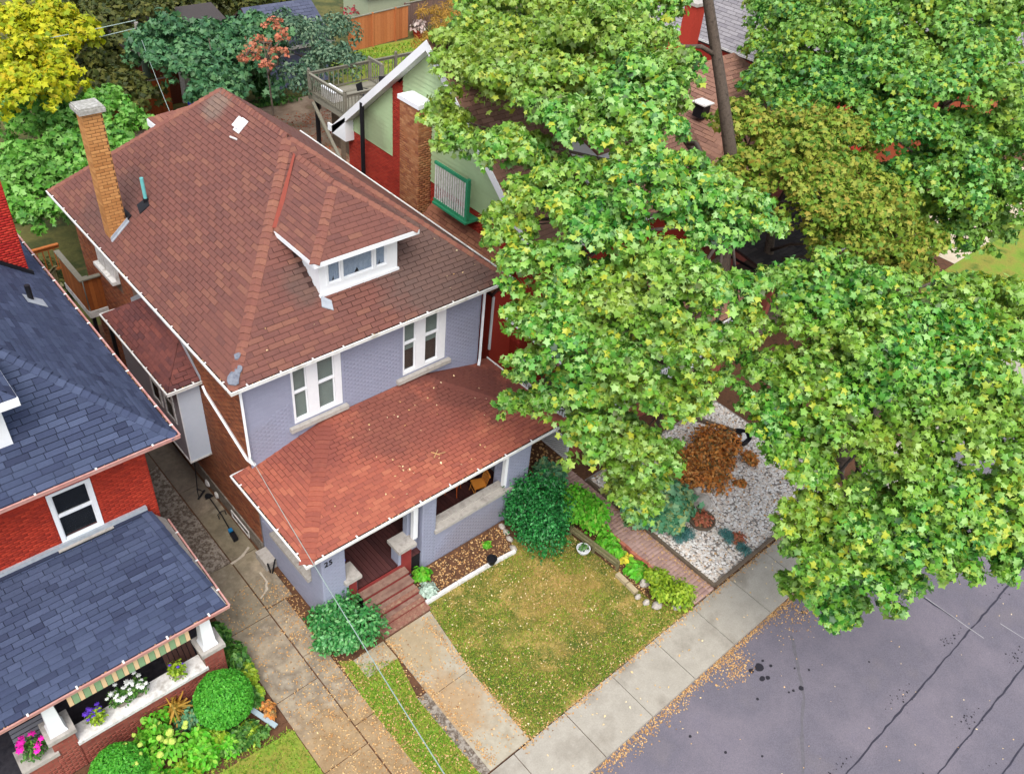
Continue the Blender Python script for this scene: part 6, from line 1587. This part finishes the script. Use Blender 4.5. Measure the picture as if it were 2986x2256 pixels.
# ================================================================ trees and plants
BOUGHS={'A': [(20.18, 22.06, 13.64, 1.62), (22.04, 20.72, 13.78, 1.72), (22.57, 18.24, 14.22, 1.39), (19.26, 21.79, 12.61, 1.59), (19.07, 19.07, 13.55, 1.8), (19.48, 17.06, 14.07, 1.72), (20.26, 15.85, 14.31, 1.32), (16.7, 18.28, 12.82, 1.45), (17.05, 15.96, 13.33, 1.58), (17.98, 14.42, 13.67, 1.34), (15.46, 19.2, 11.72, 0.74), (14.76, 17.88, 11.6, 0.62), (15.18, 15.98, 12.23, 1.32), (16.01, 14.88, 12.77, 1.03), (16.6, 12.55, 12.73, 0.99), (14.76, 14.19, 11.82, 1.19), (14.02, 14.52, 11.16, 0.82), (15.07, 12.47, 11.66, 1.4), (16.24, 11.64, 12.21, 1.15), (17.23, 10.74, 12.39, 1.17), (17.66, 9.94, 12.2, 0.78), (13.47, 14.2, 10.47, 0.47), (13.9, 12.9, 10.64, 1.08), (14.57, 11.47, 10.75, 1.5), (15.76, 10.55, 11.34, 1.13), (15.81, 9.89, 10.94, 0.75), (13.09, 12.53, 9.23, 0.74), (13.64, 11.43, 9.47, 1.38), (14.65, 10.09, 9.85, 1.36), (15.69, 8.94, 9.97, 0.69), (12.87, 12.09, 8.35, 0.74), (13.59, 10.6, 8.49, 1.07), (14.38, 9.6, 8.85, 0.87), (12.56, 12.14, 6.82, 0.58), (12.92, 11.42, 7.51, 0.58), (13.7, 9.85, 7.19, 1.16), (14.6, 8.93, 8.16, 0.76), (13.88, 9.53, 6.1, 0.73), (14.3, 8.96, 6.89, 0.91), (14.49, 8.99, 5.04, 0.9), (17.75, 21.34, 12.24, 1.02), (19.53, 14.33, 14.12, 0.81), (15.36, 9.83, 10.47, 0.81), (16.77, 13.92, 13.09, 1.15), (17.42, 13.1, 13.26, 0.81), (15.57, 13.76, 12.36, 0.99), (16.49, 8.85, 10.66, 0.63), (15.99, 8.48, 9.78, 0.65), (16.45, 8.37, 10.14, 0.48), (15.12, 9.24, 9.61, 0.75), (15.26, 8.55, 8.85, 0.57), (14.95, 8.55, 8.18, 0.57), (17.26, 11.6, 12.77, 0.72), (17.62, 10.98, 12.69, 0.63)],
'B': [(19.75, 9.2, 10.16, 1.14), (20.39, 8.1, 10.72, 1.21), (19.98, 6.92, 10.72, 0.97), (18.67, 7.85, 9.99, 1.36), (19.02, 6.58, 10.3, 1.21), (19.96, 5.75, 10.68, 1.09), (17.16, 7.95, 8.81, 0.86), (17.46, 7.06, 9.25, 1.31), (18.01, 6.0, 9.68, 1.17), (16.49, 7.2, 8.2, 0.78), (16.6, 6.31, 8.4, 1.16), (17.15, 5.43, 8.89, 1.02), (16.19, 5.74, 7.75, 0.77), (21.05, 5.22, 10.98, 1.12), (22.12, 4.71, 11.13, 1.16), (20.89, 4.14, 10.7, 1.25), (19.57, 4.56, 10.32, 1.14), (19.32, 3.54, 9.84, 1.33), (18.28, 3.82, 9.32, 1.17), (18.95, 2.74, 9.19, 1.19), (18.07, 4.73, 9.5, 0.9), (17.51, 3.99, 8.74, 1.03), (17.9, 2.92, 8.46, 1.3), (18.53, 1.99, 8.24, 1.2), (16.52, 4.32, 7.69, 0.83), (16.9, 3.41, 7.6, 1.16), (15.93, 5.17, 7.02, 0.71), (15.7, 5.11, 6.14, 0.59), (16.14, 4.04, 6.57, 1.04), (15.88, 4.33, 5.53, 0.8), (16.16, 3.93, 4.52, 0.97), (16.41, 3.3, 6.22, 1.19), (17.07, 2.67, 7.02, 1.05), (17.79, 2.05, 7.41, 1.19), (18.42, 1.17, 6.81, 0.82), (16.07, 4.83, 3.85, 0.45), (16.49, 3.46, 4.17, 0.63), (17.33, 3.44, 8.23, 1.03), (18.45, 5.73, 9.94, 1.05), (18.71, 5.04, 9.98, 0.92)],
'C': [(38.18, 22.57, 11.49, 1.85), (37.75, 20.3, 12.12, 2.55), (37.28, 17.43, 12.92, 2.44), (38.47, 15.53, 13.27, 2.46), (40.71, 14.04, 13.31, 2.29), (35.24, 20.75, 10.67, 1.47), (34.46, 18.42, 11.46, 2.34), (34.99, 16.43, 12.13, 2.08), (36.18, 14.45, 12.54, 2.32), (37.63, 12.9, 12.61, 2.13), (33.11, 19.39, 9.66, 1.17), (32.74, 17.52, 10.24, 2.25), (33.2, 15.51, 10.91, 1.77), (34.24, 13.92, 11.42, 2.0), (35.48, 12.34, 11.54, 2.03), (32.98, 13.2, 9.94, 1.95), (34.3, 11.79, 10.36, 1.98), (35.59, 10.5, 10.2, 1.8), (32.57, 12.61, 8.59, 1.51), (33.83, 11.1, 8.9, 1.98), (35.45, 9.65, 8.52, 1.81), (33.61, 10.97, 7.56, 1.66), (35.11, 9.72, 7.41, 1.59)],
'D': [(27.37, 16.73, 10.15, 1.09), (28.42, 15.48, 10.31, 1.59), (30.42, 14.56, 10.23, 1.65), (26.13, 15.0, 9.52, 1.13), (27.52, 13.85, 9.65, 1.63), (29.35, 12.83, 9.45, 1.49), (26.85, 12.64, 8.59, 1.5), (28.82, 11.68, 8.29, 1.57), (27.8, 11.47, 7.4, 1.35), (31.11, 11.11, 6.94, 1.57), (31.7, 10.74, 5.73, 1.29)],
'yellow': [(12.37, 50.34, 6.0, 2.01), (13.85, 50.06, 6.0, 2.01), (11.02, 44.98, 6.0, 1.81), (10.34, 46.02, 6.0, 1.54), (11.49, 43.37, 6.0, 1.32), (9.41, 41.29, 6.0, 1.4)],
'darkgap': [(19.88, 59.04, 4.0, 2.8), (22.38, 57.94, 4.0, 2.79), (18.03, 60.9, 4.0, 2.44), (25.38, 57.73, 4.0, 2.43), (28.88, 56.21, 4.0, 2.43), (16.98, 54.45, 4.0, 2.21), (17.93, 52.19, 4.0, 2.51), (15.0, 48.66, 4.0, 2.0), (15.44, 46.15, 4.0, 1.92), (19.7, 53.16, 4.0, 2.2)],
'darkmaple': [(18.45, 46.75, 5.5, 2.28), (20.68, 46.51, 5.5, 2.31), (20.83, 43.17, 5.5, 1.88), (17.7, 42.47, 5.5, 1.36), (18.11, 40.12, 5.5, 1.45), (23.25, 46.16, 5.5, 1.51), (16.58, 43.41, 5.5, 0.91), (21.42, 45.31, 5.5, 1.63)],
'greyleaf': [(26.02, 46.55, 4.5, 2.08), (26.19, 43.82, 4.5, 1.66), (23.55, 41.88, 4.5, 1.42), (29.32, 47.81, 4.5, 1.81), (26.3, 42.08, 4.5, 1.3), (27.01, 49.86, 4.5, 1.46)],
'orange': [(20.7, 41.03, 6.5, 0.54), (19.37, 39.26, 6.5, 0.47), (20.78, 39.12, 6.5, 0.43), (22.65, 42.89, 6.5, 0.67), (18.73, 38.74, 6.5, 0.28), (19.37, 37.72, 6.5, 0.3), (21.99, 40.79, 6.5, 0.37)],
'lightgreen': [(9.94, 42.91, 4.5, 1.69), (11.7, 43.21, 4.5, 1.71), (13.34, 42.97, 4.5, 1.23), (8.34, 39.23, 4.5, 1.56), (9.91, 38.85, 4.5, 1.78), (11.73, 38.92, 4.5, 1.58), (12.0, 37.08, 4.5, 1.09), (7.53, 35.69, 4.5, 1.44), (8.99, 35.28, 4.5, 1.44), (10.66, 35.25, 4.5, 1.04), (6.36, 33.71, 4.5, 0.98), (7.45, 33.46, 4.5, 0.78), (12.76, 42.62, 4.5, 0.97), (13.34, 39.78, 4.5, 0.93)],
'red': [(37.81, 57.02, 1.5, 1.46), (38.75, 55.98, 1.5, 1.45)],
'golden': [(40.9, 52.57, 2.0, 1.42), (39.24, 48.8, 2.0, 1.34), (36.59, 47.97, 2.0, 0.97), (42.68, 52.35, 2.0, 1.26)]}

ml = M("maple_leaves", [(18, 62, 18), (54, 122, 38), (98, 168, 66), (164, 202, 124), (70, 142, 42), (122, 178, 60), (144, 190, 94), (184, 190, 58)], island=True, mottle=0, trans=.3, rough=.42, spec=.5, clump=(.55, .5), tint=(.45, (166, 166, 46), .4), stains=[((18.5, 19.5, 12.8), 5.0, (150, 162, 54), .4)])
ml2 = M("street_maple_leaves", [(16, 60, 16), (50, 118, 34), (92, 164, 58), (156, 198, 114), (66, 138, 38), (116, 174, 56), (138, 186, 84), (178, 188, 54)], island=True, mottle=0, trans=.3, rough=.42, spec=.5, clump=(.55, .4), tint=(.5, (166, 170, 48), .36))
ml3 = M("far_maple_leaves", [(34, 86, 30), (58, 122, 42), (92, 154, 60), (130, 178, 94), (102, 156, 48), (158, 174, 56)], island=True, mottle=0, trans=.22, rough=.45, spec=.45, clump=(.4, .4), tint=(.35, (150, 160, 48), .4))
mlo = M("olive_leaves", [(74, 110, 32), (104, 138, 42), (138, 154, 54), (158, 156, 66), (96, 136, 40), (160, 142, 60)], island=True, mottle=0, trans=.2, rough=.55, clump=(.4, .4))
mly = M("yellow_leaves", [(140, 156, 24), (176, 182, 26), (200, 198, 40), (112, 142, 28), (192, 172, 30), (160, 174, 30)], island=True, mottle=0, trans=.3, rough=.55, clump=(.3, .5))
mlg = M("bright_green_leaves", [(66, 128, 36), (92, 156, 48), (120, 176, 72), (140, 190, 92), (84, 140, 36)], island=True, mottle=0, trans=.25, rough=.45, spec=.4, clump=(.35, .4), tint=(.4, (60, 100, 40), .5))
mld = M("dark_green_leaves", [(36, 78, 46), (54, 100, 60), (76, 122, 78), (94, 136, 84), (44, 86, 46)], island=True, mottle=0, trans=.18, rough=.5, spec=.4, clump=(.3, .4))
mlg2 = M("grey_green_leaves", [(52, 84, 62), (74, 104, 80), (96, 124, 96), (120, 140, 108)], island=True, mottle=0, trans=.18, rough=.5, clump=(.3, .4))
mlor = M("orange_leaves", [(186, 104, 76), (204, 126, 96), (160, 100, 78), (140, 112, 70)], island=True, mottle=0, trans=.25, rough=.6)
mlred = M("crimson_leaves", [(150, 44, 60), (170, 60, 72), (120, 36, 46)], island=True, mottle=0, trans=.2, rough=.6)
mlgold = M("golden_needles", [(170, 126, 44), (186, 144, 60), (146, 112, 40), (130, 116, 44)], island=True, mottle=0, trans=.2, rough=.6)
mlthick = M("thicket_leaves", [(44, 56, 26), (70, 80, 32), (96, 96, 40), (56, 64, 30)], island=True, mottle=0, trans=.15, rough=.6)
mlrust = M("rust_leaves", [(206, 126, 58), (220, 150, 72), (184, 108, 54), (228, 172, 98), (150, 104, 66), (122, 112, 66)], island=True, mottle=0, trans=.2, rough=.6)
myew = M("yew_needles", [(18, 78, 34), (28, 102, 44), (42, 130, 56), (70, 156, 78)], island=True, mottle=0, trans=.1, rough=.45, spec=.4, clump=(2.2, .5))
mlime = M("lime_leaves", [(70, 160, 30), (96, 186, 40), (126, 200, 60), (80, 150, 36), (150, 190, 70)], island=True, mottle=0, trans=.25, rough=.5)
mlila = M("glossy_green_leaves", [(32, 100, 44), (54, 130, 60), (84, 154, 82), (118, 174, 104)], island=True, mottle=0, trans=.15, rough=.4, spec=.5)
mjun = M("blue_green_leaves", [(52, 110, 72), (74, 132, 92), (96, 150, 110), (120, 166, 124), (160, 160, 80)], island=True, mottle=0, trans=.15, rough=.5)
mblue = M("blue_needles", [(62, 116, 112), (84, 136, 130), (48, 96, 92)], island=True, mottle=0, trans=.1, rough=.5)
mbox = M("boxwood_leaves", [(52, 132, 34), (72, 154, 42), (94, 172, 56), (60, 142, 36)], island=True, mottle=0, trans=.15, rough=.5)

BK = mt_bark
tree("maple_tree", "tall maple with leaning dark trunk whose boughs hang over the red porch roof", (27, 15.2, 0), BOUGHS["A"],
     [(27, 15.2, 0), (26.8, 15.3, 3), (26.4, 15.7, 6.5), (26.0, 16.0, 9), (25.4, 16.7, 11.4), (24.6, 17.4, 14), (24.2, 18, 17)], [.4, .34, .29, .24, .2, .17, .1], ml, BK, leaf=.185, dens=280, nfront=300, flat=.7, group="maple trees along the street", limb_r=.06, tp_bulk=MAPLE_LO, leaders=[([(26.6, 15.5, 5.0), (25.0, 15.7, 7.6), (23.8, 15.9, 9.5), (20.9, 15.9, 12.0)], [.24, .2, .17, .07])])
tree("maple_tree", "street maple growing beside the pebble garden with boughs hanging over the road", (24.9, 7.75, 0), BOUGHS["B"],
     [(24.9, 7.75, 0), (24.95, 7.5, 2), (25.0, 7.3, 3.9), (25.3, 6.9, 6.0), (25.2, 6.6, 8.5)], [.33, .27, .25, .2, .08], ml2, BK, leaf=.175, dens=290, nfront=300, flat=.7, group="maple trees along the street", limb_r=.05, tp_bulk=MAPLE_LO)
tree("maple_tree", "far green maple filling the upper right corner", (42, 15.5, 0), BOUGHS["C"],
     [(42, 15.5, 0), (41.7, 15.2, 4), (41, 15, 8), (40.5, 14.6, 11)], [.4, .32, .24, .1], ml3, BK, leaf=.215, dens=170, nfront=0, flat=.7, group="maple trees along the street", tpl=MAPLE_LO)
tree("olive_tree", "olive brown leaved tree below the far maple", (31, 15.5, 0), BOUGHS["D"],
     [(31, 15.5, 0), (30.7, 15.7, 3), (30.2, 16, 6)], [.3, .24, .1], mlo, BK, leaf=.2, dens=200, flat=.75, tpl=MAPLE_LO)
def bgtree(name, label, key, mat, leaf, dens, tpl=MAPLE_LO, flat=.8, cat="tree", group=None, extra=()):
    bs = BOUGHS[key] + list(extra)
    cx, cy = sum(b[0] for b in bs) / len(bs), sum(b[1] for b in bs) / len(bs); zt = min(b[2] for b in bs)
    return tree(name, label, (cx, cy, 0), bs, [(cx, cy, 0), (cx + .1, cy, zt * .5), (cx, cy + .1, zt)], [.05 if key in ("orange", "red", "golden") else .22, .05, .02], mat, mt_bark, leaf=leaf, dens=dens, flat=flat, group=group, tpl=tpl, cat=cat)
BGG = "trees in the back yards"
bgtree("yellow_tree", "bright yellow autumn tree in the top left corner", "yellow", mly, .3, 95, group=BGG)
bgtree("thicket_tree", "dim brownish green tree behind the two cables", "darkgap", mlthick, .34, 52, group=BGG)
bgtree("dark_maple", "dark green maple in front of the beige garage", "darkmaple", mld, .32, 95, group=BGG)
bgtree("grey_tree", "grey green tree beside the blue garage and the raised deck", "greyleaf", mlg2, .28, 90, tpl=OVAL, group=BGG)
bgtree("orange_tree", "small sparse tree with coral orange leaves in front of the dark maple", "orange", mlor, .18, 34, group=BGG)
bgtree("green_tree", "light green tree beside the tan chimney, left of the grey house", "lightgreen", mlg, .27, 110, group=BGG, tpl=MAPLE_LO)
bgtree("crimson_shrub", "dark crimson shrub beside the pale green shed", "red", mlred, .3, 60, tpl=OVAL, cat="shrub")
bgtree("golden_shrub", "golden brown feathery shrub behind the gabled roof", "golden", mlgold, .42, 90, tpl=NEEDLE, cat="shrub", flat=1.0)
shrub("cedar_shrub", "dark rounded conifer against the blue garage", "shrub", (24.0, 48.1, 0), (1.0, 1.0, 3.0), 2200, .2, M("cedar_leaves", [(24, 62, 20), (36, 78, 26), (50, 92, 34)], island=True, mottle=0), mt_stem, tpl=OVAL, lumps=4)
shrub("weed_patch", "green weeds at the edge of the dirt lane below the conifer", "weeds", (24.6, 47.3, 0), (2.2, .6, .35), 700, .14, mt_g_mid, mt_stem, lumps=5)
shrub("weed_patch", "dim bushes in the gap below the light green tree", "weeds", (6.3, 34.5, 0), (1.6, 1.5, 1.0), 900, .2, mlthick, mt_stem, lumps=5)
# front garden
shrub("lime_shrub", "mixed yellow green border plants below the near boxwood", "plant", (3.1, 12.15, 0), (.5, .4, .4), 420, .12, mt_g_yel, mt_stem, lumps=4)
shrub("leafy_shrub", "green leafy plants between the hydrangea and the bottom boxwood", "shrub", (1.35, 12.1, 0), (.6, .45, .6), 620, .12, mlime, mt_stem, lumps=5)
shrub("lime_shrub", "bright lime plants at the lawn edge left of the plank", "plant", (3.2, 11.75, 0), (.5, .32, .35), 420, .12, mlime, mt_stem, lumps=4)
shrub("leafy_shrub", "dark green plants between the near boxwood and the driveway", "plant", (4.35, 12.6, 0), (.3, .35, .45), 320, .12, mt_g_mid, mt_stem, lumps=3)
shrub("yew_bush", "large dark green yew at the corner of the front porch", "shrub", (14.35, 12.35, 0), (1.2, 1.1, 2.0), 7000, .085, myew, mt_stem, tpl=OVAL, lumps=13, up=.4, jit=.9, zlow=-.6)
shrub("leafy_shrub", "dull green shrub behind the yew next to the white lattice", "shrub", (16.2, 13.6, 0), (.8, .7, 1.3), 1500, .14, mjun, mt_stem, tpl=OVAL, lumps=4)
shrub("lime_shrub", "tall bright lime green shrub to the right of the yew", "shrub", (15.85, 11.55, 0), (.8, 1.0, 1.5), 2600, .12, mlime, mt_stem, tpl=OVAL, lumps=6)
shrub("lime_shrub", "loose lime plant with yellowing leaves over the low slatted fence", "shrub", (15.75, 10.25, 0), (.4, .65, .5), 420, .15, mlime, mt_stem, tpl=OVAL, lumps=5)
shrub("hosta", "small lime leaved plant between the fence and the tan blocks", "plant", (15.78, 9.12, 0), (.36, .36, .25), 110, .2, mlime, mt_stem, tpl=OVAL, stems=2)
shrub("hosta", "tiny yellow leaved plant next to the loose bricks", "plant", (15.82, 9.68, 0), (.22, .22, .18), 40, .16, M("pale_yellow_leaves", [(220, 200, 60), (190, 190, 70)], island=True, mottle=0), mt_stem, tpl=OVAL, stems=2)
shrub("lime_shrub", "yellow green spreading shrub at the sidewalk end of the brick path", "shrub", (15.85, 8.0, 0), (.62, .85, .7), 1500, .105, mt_g_yel, mt_stem, tpl=OVAL, lumps=6)
shrub("leafy_shrub", "glossy dark green bush beside the porch steps", "shrub", (7.25, 12.65, 0), (1.08, 1.0, 1.25), 3400, .105, mlila, mt_stem, tpl=OVAL, lumps=6, jit=.8)
shrub("hosta", "bright leaved plant at the foot of the stair pier", "plant", (10.2, 13.0, .05), (.26, .26, .42), 110, .15, mlime, mt_stem, tpl=OVAL, stems=3)
shrub("silver_plant", "silvery leaved plant beside the bottom step", "plant", (10.05, 12.5, .05), (.26, .26, .25), 130, .13, M("silver_leaves", [(150, 172, 156), (176, 192, 178)], island=True, mottle=0), mt_stem, tpl=OVAL, stems=2)
shrub("seedling", "little green seedling in the front bed below the ledge", "plant", (12.6, 12.75, .05), (.14, .14, .22), 40, .1, mlime, mt_stem, tpl=OVAL, stems=2)
spr = [(18.3, 11.6, .9, .7), (17.9, 10.9, .8, .65), (18.5, 10.9, .9, .7), (18.0, 10.2, .6, .6), (18.6, 10.2, .6, .55), (18.3, 9.7, .45, .5), (18.9, 11.4, .8, .6)]
t = shrub("evergreen_shrub", "blue green drooping shrub between the brick path and the boulder", "shrub", (18.3, 10.7, 0), (1.1, 1.6, 1.25), 3600, .15, mjun, mt_stem, tpl=MAPLE_LO, lumps=8)
shrub("creeping_spruce", "turquoise creeping conifer in front of the round planter", "shrub", (18.2, 9.2, 0), (.55, .45, .35), 900, .1, mblue, mt_stem, tpl=NEEDLE, lumps=4)
shrub("creeping_spruce", "small turquoise conifer left of the rusty plant in the pebbles", "shrub", (19.3, 8.2, 0), (.32, .3, .3), 420, .09, mblue, mt_stem, tpl=NEEDLE, lumps=3)
shrub("creeping_spruce", "small dark conifer at the pebble garden's sidewalk edge", "shrub", (19.3, 7.55, 0), (.36, .26, .26), 420, .09, mblue, mt_stem, tpl=NEEDLE, lumps=3)
shrub("rust_shrub", "small rusty red plant between the two little conifers", "plant", (19.5, 7.95, 0), (.26, .26, .22), 160, .09, mlor, mt_stem, stems=2)
shrub("rust_shrub", "rusty flowers growing in the dark bowl planter", "plant", (19.05, 9.15, .2), (.34, .34, .2), 260, .09, mlor, mt_stem, stems=2)
for (x, y, rx, ry, h_, n, lb) in ((20.9, 10.9, 1.7, 1.2, .5, 2400, "largest rust orange shrub above the boulder in the pebble garden"), (22.4, 11.2, 1.0, .8, .75, 1200, "rust orange shrub farther back by the dark timber"), (22.9, 9.95, .42, .38, .45, 300, "small round orange plant under the street maple"), (21.7, 9.45, .4, .28, .2, 170, "flat orange plant alone on the pebbles"), (21.3, 10.25, .5, .35, .4, 260, "dull purple brown plant in front of the rust shrubs")):
    shrub("rust_shrub", lb, "shrub", (x, y, 0), (rx, ry, h_), n, .12, mlrust, mt_stem, lumps=14 if rx > .6 else 3, jit=1.0)
# left neighbour's garden
shrub("ground_cover", "low green ground cover at the lawn edge near the grey plank", "plant", (3.7, 11.75, 0), (.8, .4, .28), 620, .1, mt_g_mid, mt_stem, lumps=6)
shrub("ground_cover", "low leafy ground cover in front of the bottom boxwood and hydrangea", "plant", (1.4, 11.85, 0), (1.1, .4, .3), 700, .1, mlime, mt_stem, lumps=7)
shrub("ground_cover", "mixed low plants between the pier, the near boxwood and the porch wall", "plant", (4.1, 13.15, 0), (.45, .5, .4), 420, .1, mt_g_mid, mt_stem, lumps=5)
def ball(label, x, y, z, r_):
    t = thing("boxwood_ball", label, "shrub", (x, y, 0), "clipped round boxwoods by the left porch")
    m = MB(); m.lathe((x, y, z), [(r_ * .9 * math.cos(a), r_ * .9 * math.sin(a)) for a in [(-1.5 + 3.0 * i / 9) for i in range(10)]], 18); m.build("inner_foliage", M("boxwood_core", [(36, 96, 24)], mottle=.3) if "boxwood_core" not in MATS else MATS["boxwood_core"], t, smooth=True)
    a = cluster((x, y, z), r_, r_, r_, 9000, .94, 1.02, -.9, up=.35, jit=.6, lumpy=.15)
    leaf_obj("foliage", t, a[0], a[1], a[2], .062 * rng.uniform(.7, 1.2, len(a[0])), OVAL, mbox)
    MB().tube([(x, y, 0), (x, y, z)], .04, 6).build("stem", mt_stem, t)
ball("clipped boxwood ball nearer the driveway", 3.6, 12.62, .78, .72)
ball("clipped boxwood ball cut off by the bottom picture edge", .85, 12.55, .5, .68)
hy = shrub("hydrangea", "hydrangea with lime green flower heads in front of the left porch wall", "shrub", (1.75, 12.75, 0), (.85, .6, .8), 800, .13, mlime, mt_stem, tpl=OVAL, lumps=6)
for i in range(22):
    x, y = R.uniform(1.0, 2.6), R.uniform(12.2, 13.2); z = R.uniform(.6, .95); r_ = R.uniform(.06, .095)
    m = MB(); m.rock((x, y, z), r_, r_, r_ * 1.2, R, 9); m.build("flower_head", mf_y, hy)
    MB().tube([(x, y, z), (1.75 + (x - 1.75) * .4, 12.75 + (y - 12.75) * .4, .1)], .01, 4).build("stem", mt_stem, hy)
shrub("lime_shrub", "yellow green shrub between the hydrangea and the near boxwood", "shrub", (2.75, 12.0, 0), (.6, .5, .55), 650, .13, mlime, mt_stem, lumps=4)
shrub("sage_plant", "grey green sage against the red porch wall", "plant", (2.75, 12.95, 0), (.35, .3, .55), 260, .12, mjun, mt_stem)
shrub("spiky_plant", "dry spiky lily against the red porch wall", "plant", (2.55, 13.25, 0), (.25, .2, .8), 70, .32, mlgold, mt_stem, tpl=NEEDLE)
shrub("leafy_shrub", "green bushes growing beside the right porch pier by the drive", "shrub", (4.5, 14.1, 0), (.35, .95, .7), 1100, .13, mt_g_mid, mt_stem, lumps=6)
shrub("lime_shrub", "yellow flowered plant along the driveway edge near the pier", "plant", (4.55, 13.0, 0), (.32, .6, .5), 520, .12, mt_g_yel, mt_stem, lumps=4)
shrub("autumn_plant", "orange and yellow leaved plant at the driveway corner of the bed", "plant", (4.52, 12.05, 0), (.3, .42, .35), 330, .12, mlrust, mt_stem, lumps=3)
shrub("lime_shrub", "low yellowish plant below the grey plank", "plant", (3.9, 11.75, 0), (.45, .35, .25), 280, .11, mt_g_yel, mt_stem, lumps=3)
shrub("lime_shrub", "pale low plants along the lawn edge by the hydrangea", "plant", (2.1, 11.75, 0), (.7, .35, .25), 360, .11, mt_g_yel, mt_stem, lumps=4)
pk = MB().bar((4.08, 12.35, .22), (4.38, 11.45, .2), .13, .035); o_ = pk.build("plank", M("grey_plank", [(150, 166, 172)], mottle=.1), origin=(4.2, 11.9, 0)); tag(o_, "pale grey plank lying by the near boxwood ball", "plank")
MB().prism([(-2, 12.0, -.05), (4.7, 11.5, -.05), (4.72, 15.5, -.05), (4.3, 15.5, -.05), (4.2, 13.5, -.05), (-2, 13.5, -.05)], (0, 0, .075)).build("flower_bed", mt_soil, kind="structure")

# ---------------------------------------------------------------- fallen leaves
def band(n, x0, x1, f, z):
    return [(x := R.uniform(x0, x1), f(x), z) for _ in range(n)]
pts = []
for _ in range(3900):
    x = R.uniform(6, 28); s = abs(R.gauss(0, .10)) * (1.0 + .9 * max(0, math.sin(x * .55 + 1.2)))
    y = 5.49 - s * 1.0
    if y > 3.4: pts.append((x, y, -.122 + R.uniform(0, .03)))
for _ in range(380): pts.append((15.6 + R.gauss(0, .35), 5.05 + R.gauss(0, .22), -.115))
for _ in range(300): pts.append((18.8 + R.gauss(0, .6), 5.0 + R.gauss(0, .3), -.115))
litter("curb_leaves", pts, .046, mt_litter)
litter("road_leaves", [(R.uniform(10, 26), R.uniform(-3, 5.2), -.115) for _ in range(120)], .045, mt_litter_pale)
litter("lawn_leaves", sample(LAWN, 900, .035), .042, mt_litter_pale)
litter("lawn_leaves", sample(LAWN, 700, .03), .04, mt_litter)
litter("walk_leaves", sample([(8.05, 7.2), (9.4, 7.2), (9.7, 11.9), (7.1, 11.9), (8.05, 9.8)], 520, .03), .045, mt_litter)
litter("walk_leaves", [(8.08 + abs(R.gauss(0, .14)), R.uniform(7.2, 11.9), .03) for _ in range(500)] + [(9.4 + R.gauss(0, .07), R.uniform(7.2, 11.9), .03) for _ in range(450)], .045, mt_litter)
litter("drive_leaves", sample([(4.75, 7.2), (6.6, 7.2), (6.6, 13), (7, 13), (7, 16), (4.8, 16)], 1300, .03), .045, mt_litter)
litter("drive_leaves", [(R.gauss(6.5, .25), R.uniform(7.2, 15.5), .032) for _ in range(1000)] + [(R.gauss(5.5, .3), R.uniform(7.2, 12), .032) for _ in range(500)], .045, mt_litter)
litter("strip_leaves", sample([(6.6, 7.2), (7.8, 7.2), (8.0, 12), (6.6, 12.6)], 700, .04), .045, mt_litter)
litter("sidewalk_leaves", [(x, 7.08 + abs(R.gauss(0, .08)) * R.choice((-1, 1)), .02) for x in [R.uniform(9, 25) for _ in range(1300)]], .045, mt_litter)
litter("sidewalk_leaves", [(R.uniform(8, 26), R.uniform(5.6, 7.0), .015) for _ in range(110)], .06, mt_litter_pale)
litter("bed_leaves", sample([(9.85, 12.3), (13.2, 12.15), (13.6, 13.25), (9.85, 13.25)], 700, .06), .055, mt_litter)
litter("path_leaves", sample([(16.3, 7.15), (17.25, 7.15), (17.25, 13), (16.3, 13)], 260, .05), .05, mt_litter)
litter("path_leaves", [(17.15 + R.gauss(0, .08), R.uniform(7.2, 11), .05) for _ in range(330)], .05, mt_litter)
litter("bed_leaves", sample([(15.3, 8), (16.2, 8), (16.2, 11.6), (15.3, 11.6)], 380, .05), .05, mt_litter)
litter("bed_leaves", sample([(14.9, 13.4), (17.4, 13.4), (17.4, 16), (14.9, 16)], 450, .02), .09, mt_litter)
litter("garden_leaves", sample(GR, 420, .06), .08, mt_litter)
litter("lane_leaves", sample([(22, 37), (34, 36), (34, 43), (22, 46)], 2600, .02), .11, M("rust_fallen_leaves", [(170, 84, 56), (150, 70, 46), (186, 108, 66)], island=True, mottle=0))
